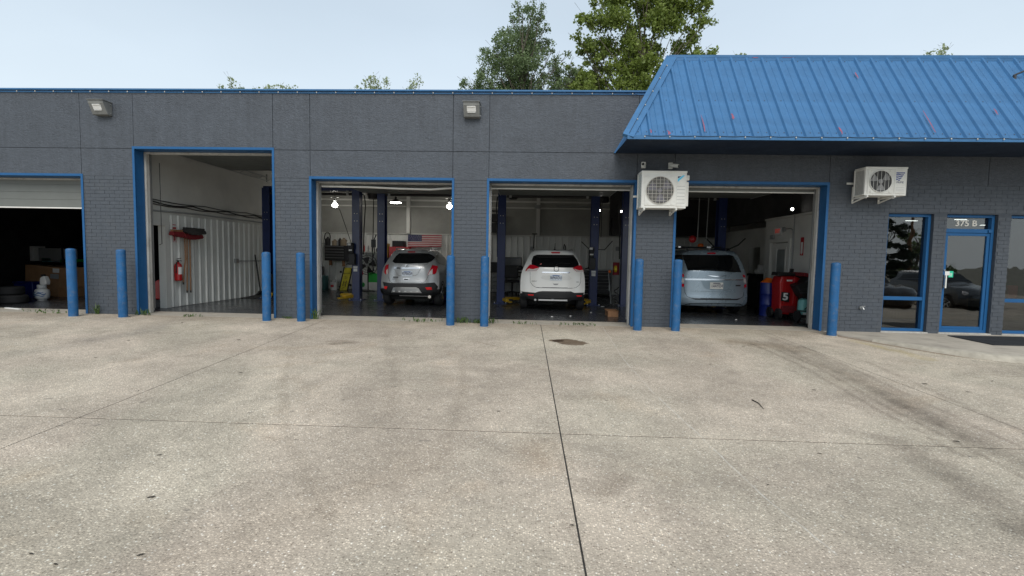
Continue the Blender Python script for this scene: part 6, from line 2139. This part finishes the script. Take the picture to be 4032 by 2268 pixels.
# ---- last bay: refrigerant machines, drum, signs
t = thing('recovery_machine', 'tall red wheeled service machine with a big white 5 on a black plate', 'machine', (6.3, 2.2, 0))
b = MB().prism([(6.10, .17), (6.16, .12), (6.50, .10), (6.52, .2), (6.56, .62), (6.60, .90), (6.58, 1.02), (6.44, 1.06), (6.12, 1.05), (6.08, .9), (6.10, .6)], 2.0, 2.42)
obj('shell', b, m_red, t, bevel=.03, seg=2)
obj('lower_grille', MB().box(6.14, 6.47, 1.972, 1.995, .16, .33), m_darkred, t, bevel=.006)
obj('front_rib', MB().prism([(6.12, .40), (6.19, .38), (6.22, 1.03), (6.13, 1.03)], 1.965, 1.998).prism([(6.40, .36), (6.47, .36), (6.50, 1.0), (6.40, 1.03)], 1.965, 1.998), m_red, t, bevel=.008)
obj('black_plate', MB().prism([(6.10, .45), (6.30, .42), (6.31, .65), (6.11, .67)], 1.948, 1.963), m_black, t, bevel=.008)
text_mesh('5', .24, 'number', m_paper, (6.205, 1.944, .548), t, ext=.002, sx=1.15, bold=.008)
obj('sticker', MB().box(6.24, 6.37, 1.985, 1.998, .93, .97), m_paper, t)
obj('top_tray', MB().prism([(6.00, 1.07), (6.40, 1.06), (6.72, .95), (6.73, 1.02), (6.42, 1.13), (6.30, 1.15), (6.02, 1.15)], 1.95, 2.3), m_black, t, bevel=.015)
obj('handle', MB().box(6.33, 6.40, 2.0, 2.05, 1.15, 1.24), m_black, t)
for (x, y) in ((6.08, 2.0), (6.08, 2.42), (6.52, 2.42)):
    w = obj('wheel', MB().lathe((x - .03, y, .13), [(.08, 0), (.13, .0), (.13, .06), (.08, .06)], 20, 'x'), m_rubber, t, sm=True)
    obj('hub', MB().lathe((x - .036, y, .13), [(.06, 0), (.06, .07)], 12, 'x'), m_dark, w)
t = thing('service_unit', 'dark service unit with a teal tank standing right of the red machine', 'machine', (6.45, 1.6, 0))
obj('cart', MB().box(6.28, 6.62, 1.45, 1.9, .10, .16).box(6.56, 6.62, 1.5, 1.9, .16, 1.0), m_black, t, bevel=.01)
obj('head', MB().prism([(6.22, .86), (6.34, .66), (6.40, .56), (6.62, .56), (6.64, 1.02), (6.50, 1.06), (6.40, .92)], 1.5, 1.85), m_black, t, bevel=.02)
obj('control_panel', MB().box(6.27, 6.5, 1.47, 1.495, .74, .78).box(6.3, 6.5, 1.47, 1.495, .66, .70), m_dark, t)
obj('red_cover', MB().prism([(6.40, 1.08), (6.68, 1.02), (6.69, 1.12), (6.44, 1.16)], 1.6, 2.3), m_darkred, t)
tk = obj('tank', MB().lathe((6.44, 1.60, .165), [(.08, 0), (.105, .03), (.11, .08), (.11, .30), (.09, .35), (.04, .38)], 22), m_tank, t, sm=True)
obj('strap', MB().lathe((6.44, 1.60, .24), [(.113, 0), (.113, .03)], 22), m_black, tk)
obj('tank_label', MB().box(6.39, 6.49, 1.484, 1.488, .175, .215), m_paper, tk)
obj('tank_hose', MB().tube([(6.50, 1.49, .56), (6.51, 1.475, .42), (6.45, 1.47, .33), (6.41, 1.475, .30)], .01, 5), m_cable, tk)
for (x, y) in ((6.26, 1.5), (6.64, 1.5)):
    obj('wheel', MB().lathe((x - .02, y, .13), [(.07, 0), (.13, .0), (.13, .05), (.07, .05)], 20, 'x'), m_rubber, t, sm=True)
t = thing('blue_drum', 'deep blue drum with an orange lid behind the red machine', 'drum', (6.15, 2.62, 0))
obj('drum_body', MB().lathe((6.17, 2.75, 0), [(.19, 0), (.19, .28), (.196, .29), (.19, .30), (.19, .56), (.196, .57), (.19, .58), (.19, .86)], 26), m_deepblue, t, sm=True)
obj('funnel', MB().lathe((6.17, 2.75, .862), [(.19, 0), (.12, .06), (.06, .12)], 16), mat('orange_plastic', (.75, .14, .01)), t)
solo('flat_board', MB().box(6.60, 6.63, .9, 1.35, .01, .62), m_card, 'brown board standing against the right jamb of the last bay', 'board')
t = thing('exit_sign', 'white EXIT sign with red letters above the office door', 'sign', (6.66, 3.34, 2.13))
obj('sign_box', MB().box(6.625, 6.665, 3.16, 3.52, 2.13, 2.33), m_paper, t, bevel=.004)
text_mesh('EXIT', .15, 'sign_letters', mat('exit_red', (.6, .05, .03), .5, var=0, emit=.12), (6.622, 3.34, 2.23), t, ext=.001, rot=(math.pi / 2, 0, -math.pi / 2), sx=.85, bold=.004)
obj('emergency_lamp', MB().box(6.62, 6.66, 3.56, 3.74, 2.03, 2.14).box(6.63, 6.69, 3.04, 3.14, 2.21, 2.32), m_greyp, t, bevel=.005)
t = thing('extinguisher_sign', 'tall narrow red sign with a downward arrow on the white office wall', 'sign', (6.69, 2.24, 1.58), 'fire extinguisher signs on the walls')
obj('sign_plate', MB().box(6.690, 6.694, 2.17, 2.31, 1.57, 2.02), m_red, t)
obj('sign_print', MB().box(6.687, 6.6895, 2.20, 2.28, 1.63, 1.90).add([(6.687, 2.19, 1.64), (6.687, 2.29, 1.64), (6.687, 2.24, 1.59)], [(0, 1, 2)]), m_paper, t)
text_mesh('FIRE EXTINGUISHER', .034, 'sign_letters', m_red, (6.6855, 2.24, 1.77), t, ext=.0008, rot=(0, -math.pi / 2, 0), sx=.85) if False else None
t = thing('wall_fan', 'black wall mounted fan and radio on the white office wall at the right jamb', 'fan', (6.62, 1.0, 1.9))
obj('cage', MB().lathe((6.55, 1.05, 2.02), [(.02, -.08), (.16, -.05), (.16, .05), (.02, .08)], 18, 'x'), m_black, t, sm=True)
obj('radio', MB().box(6.52, 6.68, 1.0, 1.2, 1.70, 1.84).box(6.52, 6.69, 1.0, 1.35, 1.68, 1.70), m_black, t)
solo('air_hose', MB().tube([(6.64, 1.0, 1.45), (6.6, 1.15, 1.38), (6.66, 1.2, 1.3), (6.6, 1.05, 1.25)], .016, 6), m_cable, 'dark hose loop on the white office wall', 'hose')
# clutter right of the van and high dark shelf
solo('waste_bin', MB().box(6.9, 7.4, 4.9, 5.6, 0, .95).box(6.85, 7.42, 4.85, 5.62, .95, 1.02), m_black, 'black bin in the recess right of the van', 'bin', bevel=.02)
solo('rag_heap', MB().sphere((7.1, 5.2, 1.08), (.2, .2, .1), 10, 6).box(6.98, 7.16, 5.05, 5.15, 1.05, 1.3), m_paper, 'white rags on the black bin right of the van', 'rags')
solo('dark_cabinet', MB().box(4.7, 6.0, 8.2, 8.85, 2.3, 3.0).box(3.0, 4.2, 8.3, 8.85, 2.3, 2.9), m_black, 'black wall cabinets high at the back of the van bay', 'cabinet')
t = thing('drop_reel', 'red hose reel hanging on pale cables above the van roof', 'hose reel', (4.80, 4.3, 2.0))
obj('reel', MB().sphere((4.68, 4.3, 2.02), (.11, .09, .11), 12, 8), m_red, t, sm=True)
obj('grip', MB().sphere((4.92, 4.3, 1.84), (.09, .07, .06), 10, 8), mat('orange_plastic', (.75, .14, .01)), t, sm=True)
obj('cable', MB().tube([(4.84, 4.3, 4.4), (4.82, 4.3, 1.9)], .012, 5).tube([(5.12, 4.3, 4.4), (5.07, 4.3, 1.85)], .012, 5), m_greyp, t)
solo('sagging_hose', MB().tube([(5.3, 5.0, 2.1), (5.6, 5.0, 1.8), (5.9, 5.0, 1.7), (6.3, 5.0, 1.9), (6.5, 5.0, 2.1)], .02, 6), m_cable, 'sagging black hose behind the van roof', 'hose')
solo('purple_pan', MB().lathe((0, 0, 0), [(.2, 0), (.27, .16), (.25, .16), (.19, .02)], 20), mat('purple_plastic', (.05, .01, .12), .5), 'purple drain pan on the floor under the silver car', 'pan', sm=True).location = (-2.95, 5.2, 0)
# office behind the shop glass
for (x, y, lab) in ((9.25, 2.2, 'lit tube light seen through the shop window'), (9.98, 1.7, 'lit tube light seen through the transom of the numbered door'), (11.9, 3.2, 'lit tube light deep in the office')):
    solo('tube_light', MB().box(x - .13, x + .13, y - .02, y + .02, 2.458, 2.47), mat('lit_tube', (1, .97, .92), .5, var=0, emit=4), lab, 'ceiling light', 'tube lights in the office')
t = thing('waiting_chair', 'dim office chair behind the shop window', 'chair', (7.6, 2.0, 0))
obj('seat', MB().box(7.35, 7.85, 1.8, 2.25, .42, .48), m_dark, t, bevel=.01)
obj('backrest', MB().box(7.35, 7.85, 2.2, 2.26, .5, .9), m_dark, t, bevel=.01)
for (x, y) in ((7.37, 1.83), (7.83, 1.83), (7.37, 2.23), (7.83, 2.23)):
    obj('leg', MB().tube([(x, y, .005), (x, y, .43)], .015, 6), m_greyp, t)
t = thing('counter', 'dim service counter with papers inside the office', 'counter', (9.6, 2.6, 0))
obj('front', MB().box(8.7, 11, 2.5, 3.0, .005, 1.0), m_wood, t)
obj('worktop', MB().box(8.65, 11, 2.45, 3.05, 1.0, 1.04), m_dark, t)
for (x, m_, lab) in ((9.72, m_beige, 'tan box on the window ledge at the right edge'), (9.98, m_red, 'red box on the window ledge at the right edge')):
    solo('ledge_box', MB().box(x - .1, x + .1, .35, .5, .74, 1.0), m_, lab, 'box', 'boxes on the office window ledge')
obj('window_ledge', MB().box(9.4, 10.5, .285, .6, .70, .738), m_trim, bld)
# ================================================================== TREES
def leaf_crown(clumps, per_m3, size, seed, up=.3, flat=1.0):
    """leaf clumps: (x, y, z, rx, ry, rz, density factor). Every leaf is a folded quad."""
    g = np.random.default_rng(seed)
    allv = []
    for (x, y, z, rx, ry, rz, dn) in clumps:
        n = int(per_m3 * rx * ry * rz * 4.19 * dn)
        d = g.normal(size=(n, 3))
        d /= np.linalg.norm(d, axis=1)[:, None]
        r = g.random(n) ** .45
        # lumpy sub-structure: pull leaves toward a handful of twigs
        tw = g.normal(size=(max(4, n // 26), 3))
        tw /= np.linalg.norm(tw, axis=1)[:, None]
        tw *= (g.random(len(tw)) ** .4)[:, None]
        pick = g.integers(0, len(tw), n)
        p = d * r[:, None] * .42 + tw[pick] * .78
        c = np.array([x, y, z]) + p * np.array([rx, ry, rz])
        s = size * g.uniform(.6, 1.3, n)
        a = g.normal(size=(n, 3))
        a[:, 2] -= up
        a /= np.linalg.norm(a, axis=1)[:, None]
        nn = g.normal(size=(n, 3))
        nn[:, 2] += .5
        b = np.cross(a, nn)
        b /= np.linalg.norm(b, axis=1)[:, None] + 1e-9
        fold = np.cross(a, b) * (s * .18)[:, None]
        t = a * s[:, None]
        w = b * (s * .42)[:, None]
        allv.append(np.stack([c - t * .5, c - t * .05 + w + fold, c + t * .55, c - t * .05 - w + fold], 1).reshape(-1, 3))
    V = np.concatenate(allv)
    n = len(V) // 4
    i = np.arange(n) * 4
    F_ = np.stack([i, i + 1, i + 2, i, i + 2, i + 3], 1).reshape(-1)
    me = bpy.data.meshes.new('crown')
    me.vertices.add(len(V))
    me.vertices.foreach_set('co', V.astype(np.float32).ravel())
    me.loops.add(len(F_))
    me.loops.foreach_set('vertex_index', F_.astype(np.int32))
    me.polygons.add(2 * n)
    me.polygons.foreach_set('loop_start', np.arange(0, 6 * n, 3, dtype=np.int32))
    me.update()
    me.validate()
    return me


def tree(name, label, base, clumps, m_leaf, per_m3, size, trunk_r, seed, group, bark=None, top=None):
    g = random.Random(seed)
    bx, by, bz = base
    t = thing(name, label, 'tree', base, group)
    loc = [(c[0] - bx, c[1] - by, c[2] - bz, *c[3:]) for c in clumps]
    me = leaf_crown(loc, per_m3, size, seed)
    me.materials.append(m_leaf)
    o = bpy.data.objects.new('crown', me)
    COL.objects.link(o)
    o.parent = t
    zt = max(c[2] for c in clumps)
    tx, ty = (top or (bx, by))
    tp = []
    for k in range(9):
        f_ = k / 8
        tp.append((bx + (tx - bx) * f_ ** 1.5 + g.uniform(-.15, .15) * (k > 0), by + (ty - by) * f_ + g.uniform(-.15, .15) * (k > 0), bz + (zt - bz) * f_ * .96))
    tr = obj('trunk', MB().tube(tp, [trunk_r * (1 - (k / 8)) ** 1.3 + .012 for k in range(9)], 10), bark or m_bark, t, sm=True)
    lb = MB()
    for c in clumps:
        # limb from the trunk to the clump, then twigs inside it
        zf = max(.15, min(.9, (c[2] - bz - 1.0 - .8 * math.hypot(c[0] - bx, c[1] - by)) / (zt - bz)))
        i = int(zf * 8)
        p0 = Vector(tp[i])
        p2 = Vector(c[:3])
        p1 = p0.lerp(p2, .5) + Vector((g.uniform(-.2, .2), g.uniform(-.2, .2), .25))
        r0 = trunk_r * .2 * (1 - zf * .6)
        lb.tube([p0, p1, p2], [r0, r0 * .6, .012], 6)
        for q in range(5):
            e = p2 + Vector((g.uniform(-1, 1) * c[3], g.uniform(-1, 1) * c[4], g.uniform(-.6, 1) * c[5]))
            s_ = p1.lerp(p2, g.uniform(.3, 1))
            lb.tube([s_, s_.lerp(e, .5) + Vector((0, 0, .1)), e], [r0 * .3, r0 * .18, .008], 4)
    obj('limbs', lb, bark or m_bark, t)
    return t


m_bark = mat('grey_bark', (.11, .095, .075), .9, var=.25, vscale=5, bump=.6, bscale=18, stretch=(2, 2, .5))
m_leafA = leaf_material('poplar_leaf', (.095, .145, .060), (.25, .33, .15), .42)
m_leafB = leaf_material('maple_leaf', (.115, .17, .028), (.31, .385, .09), .45)
m_leafC = leaf_material('willow_leaf', (.24, .29, .15), (.46, .52, .30), .5)

# authored from the crown outlines: fx, fz across the tree's own face, metres
TY = 20.0
PXM = 1886.66 / 30.06 * .0  # (unused scale kept at zero)


def cl(list_, y, g):
    outl = []
    for (x, z, r, dn) in list_:
        outl.append((x, y + g.uniform(-.8, .8), z, r, r * g.uniform(.9, 1.3), r * g.uniform(.85, 1.1), dn))
    return outl


g = random.Random(5)
A = [(-.9, 16.3, .55, 1), (-.35, 16.5, .45, .9), (.25, 16.0, .45, .9), (.45, 15.3, .45, .8), (-1.2, 16.6, .35, .8), (-1.5, 15.9, .5, 1), (-.3, 16.1, .55, 1), (.15, 15.5, .5, 1), (-1.9, 15.1, .65, 1), (-1.0, 15.2, .9, 1), (-.1, 14.7, .8, 1), (.5, 14.6, .5, .9), (-1.7, 14.2, .8, 1), (-.7, 14.0, .9, 1.1), (.35, 13.7, .6, .9),
     (-2.6, 13.9, .6, .9), (-3.0, 13.3, .65, .9), (-2.2, 13.2, .85, 1.1), (-1.2, 12.9, .95, 1.2), (-.2, 12.9, .8, 1), (.5, 12.7, .5, .8), (-3.5, 12.6, .6, .8), (-2.9, 12.2, .8, 1), (-1.9, 12.0, .95, 1.2), (-.8, 11.9, .95, 1.2), (.3, 11.9, .7, 1),
     (1.0, 13.9, .4, .8), (1.3, 13.3, .5, .9), (1.75, 13.4, .4, .8), (1.2, 12.5, .65, 1), (2.0, 12.5, .6, .9), (1.5, 11.7, .75, 1), (2.4, 11.6, .5, .8), (-4.3, 11.9, .5, .7), (-3.8, 11.4, .7, .9), (-4.7, 11.3, .55, .7), (-5.0, 11.0, .5, .6), (-3.3, 11.7, .7, 1), (2.6, 12.0, .55, .9), (2.3, 12.9, .45, .8), (1.1, 13.0, .6, .9), (2.7, 11.0, .7, .9), (2.2, 11.9, .6, 1), (1.6, 12.9, .55, .9), (2.5, 12.5, .45, .9), (-2.5, 14.5, .4, .7), (-3.2, 14.0, .4, .7), (-2.8, 11.0, .9, 1.1), (-1.6, 10.7, 1.0, 1.1), (-.3, 10.7, 1.0, 1.1), (1.0, 10.7, .9, 1), (2.1, 10.7, .7, .9),
     (-2.2, 9.4, 1.3, 1), (-.6, 9.3, 1.4, 1), (1.0, 9.3, 1.2, 1), (-3.4, 9.6, 1.0, .8), (-1.2, 7.8, 1.4, .8), (.6, 7.8, 1.2, .8)]
backA = [(x * .8, z - .4, r * 1.15, .8) for (x, z, r, dn) in A[::3]]
tree('poplar_tree', 'bluish green poplar with a pointed crown rising behind the flat roof', (-.8, 20, -.7), cl(A, 20, g) + cl(backA, 21.4, g), m_leafA, 300, .118, .30, 3, 'tall trees behind the garage', top=(-.9, 20))
Bc = [(4.6, 18.2, .9, 1), (5.8, 18.6, 1.0, 1), (7.0, 18.4, 1.1, 1), (8.3, 18.3, 1.0, 1), (9.3, 17.7, .9, 1), (3.5, 16.6, .5, .8), (4.6, 16.9, .9, 1.1), (5.7, 17.0, .9, .9), (7.0, 16.9, 1.1, 1.1), (8.3, 16.7, 1.0, 1.1), (9.5, 16.4, .8, 1), (10.2, 16.5, .5, .9),
      (2.7, 15.6, .6, .9), (3.6, 15.5, .8, 1), (4.7, 15.5, .9, 1.1), (6.0, 15.4, .8, .9), (7.2, 15.6, 1.0, 1.2), (8.2, 15.3, .7, .8), (9.2, 15.0, .7, .9), (9.9, 15.4, .6, .9), (2.4, 14.8, .5, .8), (3.2, 14.3, .7, .9), (4.3, 14.3, .9, 1.1), (5.4, 14.0, .8, 1), (6.6, 14.2, 1.0, 1.2), (7.6, 14.1, .6, .6),
      (9.0, 14.0, .8, 1), (9.9, 14.1, .65, 1), (10.6, 14.1, .5, .9), (2.0, 13.4, .4, .8), (2.7, 12.9, .5, .8), (2.9, 11.6, .7, 1), (2.2, 10.9, .7, .9), (3.9, 13.6, .6, .9), (2.6, 12.4, .6, .9), (2.3, 11.8, .6, .9), (3.1, 11.4, .7, 1), (3.6, 12.6, .6, .9), (2.9, 13.9, .5, .9), (8.8, 12.6, .8, 1), (9.9, 12.4, .8, 1), (8.0, 12.2, .9, 1), (3.4, 13.1, .6, .7), (4.6, 13.0, .8, 1), (5.7, 12.8, .9, 1.1), (6.7, 12.9, .9, 1.1), (8.0, 13.0, .7, .7), (9.4, 13.0, .9, 1), (10.5, 13.2, .6, .9), (11.1, 12.9, .4, .7),
      (3.0, 12.2, .7, .9), (4.0, 12.0, .9, 1.1), (5.2, 11.8, .9, 1.1), (6.4, 11.7, .9, 1), (7.6, 11.8, .9, 1), (2.4, 11.4, .7, .9), (3.4, 11.0, .9, 1), (4.7, 10.8, 1.0, 1), (6.0, 10.7, 1.0, 1), (7.4, 10.6, 1.0, 1), (8.8, 11.2, 1.0, 1), (10.1, 11.6, .9, .9), (5.0, 9.3, 1.3, 1), (7.0, 9.2, 1.3, 1), (9.0, 9.6, 1.2, 1)]
backB = [(x * .9 + .65, z - .3, r * 1.1, .75) for (x, z, r, dn) in Bc[::3]]
tree('maple_tree', 'big yellow green maple with ragged foliage rising behind the mansard corner', (6.4, 20, -.7), cl(Bc, 20.0, g) + cl(backB, 21.6, g), m_leafB, 245, .165, .36, 4, 'tall trees behind the garage', top=(6.6, 20))


def far_tree(x, y, ztop, w, lab, seed, spikes):
    gg = random.Random(seed)
    c = []
    for (dx, dz, r) in spikes:
        c.append((x + dx * 1.25, y + gg.uniform(-.3, .3), ztop - dz * .95 + .15, r * 1.25, r, r * 1.2, .75))
    for k in range(10):
        c.append((x + gg.uniform(-w, w) * .8, y + gg.uniform(-w, w) * .6, ztop - 2.2 - k * .7, 1.0, 1.0, .9, .8))
    tree('distant_tree', lab, (x, y, -.7), c, m_leafC, 95, .17, .10, seed, 'sparse tree tops peeping over the roof')


far_tree(-22.8, 26, 14.5, 1.3, 'sparse pale tree top over the roof at the far left', 21, [(-.1, .2, .3), (-.2, .75, .5), (.4, 1.0, .5), (-.7, 1.35, .5), (.6, 1.5, .5), (0, 1.5, .7)])
far_tree(-19.8, 26, 13.85, 1.6, 'low sparse tree top over the roof right of the far left one', 22, [(-1.0, .5, .4), (-.4, .6, .35), (.7, .15, .4), (1.2, .35, .4), (.2, .8, .6), (1.0, .9, .6), (-.9, 1.0, .6)])
far_tree(-12.1, 26, 14.9, 1.3, 'sparse pointed tree top over the roof above the silver car bay', 23, [(0, .3, .35), (-.3, .8, .45), (.2, .9, .45), (.8, 1.15, .45), (-.1, 1.5, .7), (-.9, 1.6, .4), (.9, 1.6, .5)])
far_tree(-8.95, 26, 14.7, .9, 'small sparse tree top over the roof left of the poplar', 24, [(.15, .3, .35), (-.2, .7, .4), (.3, .9, .4), (0, 1.35, .6), (-.4, 1.4, .4)])
far_tree(14.6, 26, 16.15, .8, 'small leafy tree top over the mansard ridge right of the maple', 25, [(-.2, .25, .35), (.3, .35, .35), (0, .8, .5)])
far_tree(28.3, 26, 16.9, 1.0, 'pale tree top over the mansard ridge near the right edge', 26, [(.5, .25, .35), (0, .55, .45), (-.6, .8, .4), (.4, .9, .5), (0, 1.3, .6)])

# ---- what stands across the lot and shows only in the shop glass
g = random.Random(9)
con = []
for k in range(15):
    z = .6 + k * .72
    w = 2.1 * (1 - (k / 15.5)) + .2
    for q in range(3):
        a = g.uniform(0, 6.28)
        con.append((28.5 + math.cos(a) * w * .6, -30 + math.sin(a) * w * .6, z, w * .6, w * .6, .5, .9))
tree('conifer_tree', 'dark conifer across the lot, mirrored in the shop window', (28.5, -30, -.75), con, mat('conifer_needles', (.03, .045, .025), .7, var=.3), 45, .3, .3, 31, 'trees mirrored in the shop glass')
con = [(31.7 + g.uniform(-.9, 1.6), -31 + g.uniform(-1.5, 1.5), 2.4 + g.uniform(-1.6, 2.0), .8, .8, .7, .8) for _ in range(16)]
tree('shade_tree', 'round shade tree across the lot, mirrored in the shop window', (31.9, -31, -.75), con, m_leafA, 40, .26, .3, 32, 'trees mirrored in the shop glass')
tabp = [(.30, .82, .06, 4.4), (.40, .87, .02, 4.5), (.55, .89, .0, 4.55), (.75, .89, .03, 4.5), (.95, .87, .05, 4.2), (1.03, .85, .07, 3.3), (1.15, .80, .09, 2.95), (1.35, .73, .2, 2.7), (1.55, .66, .3, 2.4), (1.64, .60, .35, 2.2)]
for (x, y, m_, lab) in ((14.2, -13.2, mat('black_car_paint', (.012, .012, .014), .2, coat=.8, var=.02), 'black parked car across the lot, mirrored in the shop window'), (18.6, -14.5, mat('grey_car_paint', (.09, .095, .1), .25, .4, coat=.8, var=.02), 'grey parked car across the lot, mirrored in the door glass')):
    t, patch, seam, side, surf, HWf = make_car('parked_car', lab, x, y, tabp, .2, m_, dict(cat='car', wr=.34, wy=.85, wb=2.75, group='cars mirrored in the shop glass'))
    patch('rear_window', [(-.62, 1.15), (.62, 1.15), (.54, 1.52), (-.54, 1.52)], .006, m_carglass)
    for s_ in (-1, 1):
        side('side_window', [(.6, 1.12), (1.4, 1.1), (2.7, 1.08), (2.45, 1.3), (2.1, 1.5), (.7, 1.5)], m_carglass, s_)
    t.location.z = gz(y)
    b = MB().add([(x - .68, y + 3.02, 1.10), (x + .68, y + 3.02, 1.10), (x + .58, y + 2.46, 1.55), (x - .58, y + 2.46, 1.55)], [(0, 1, 2, 3)])
    obj('windscreen', b, m_carglass, t)
    for s_ in (-1, 1):
        obj('headlight', MB().sphere((x + s_ * .66, y + 4.22, .74), (.16, .1, .08), 10, 8), m_lensclr, t, sm=True)
solo('utility_pole', MB().tube([(30.5, -30, -.75), (30.6, -30, 9)], [.16, .11], 10), m_wood, 'utility pole across the lot, mirrored in the shop window', 'pole')
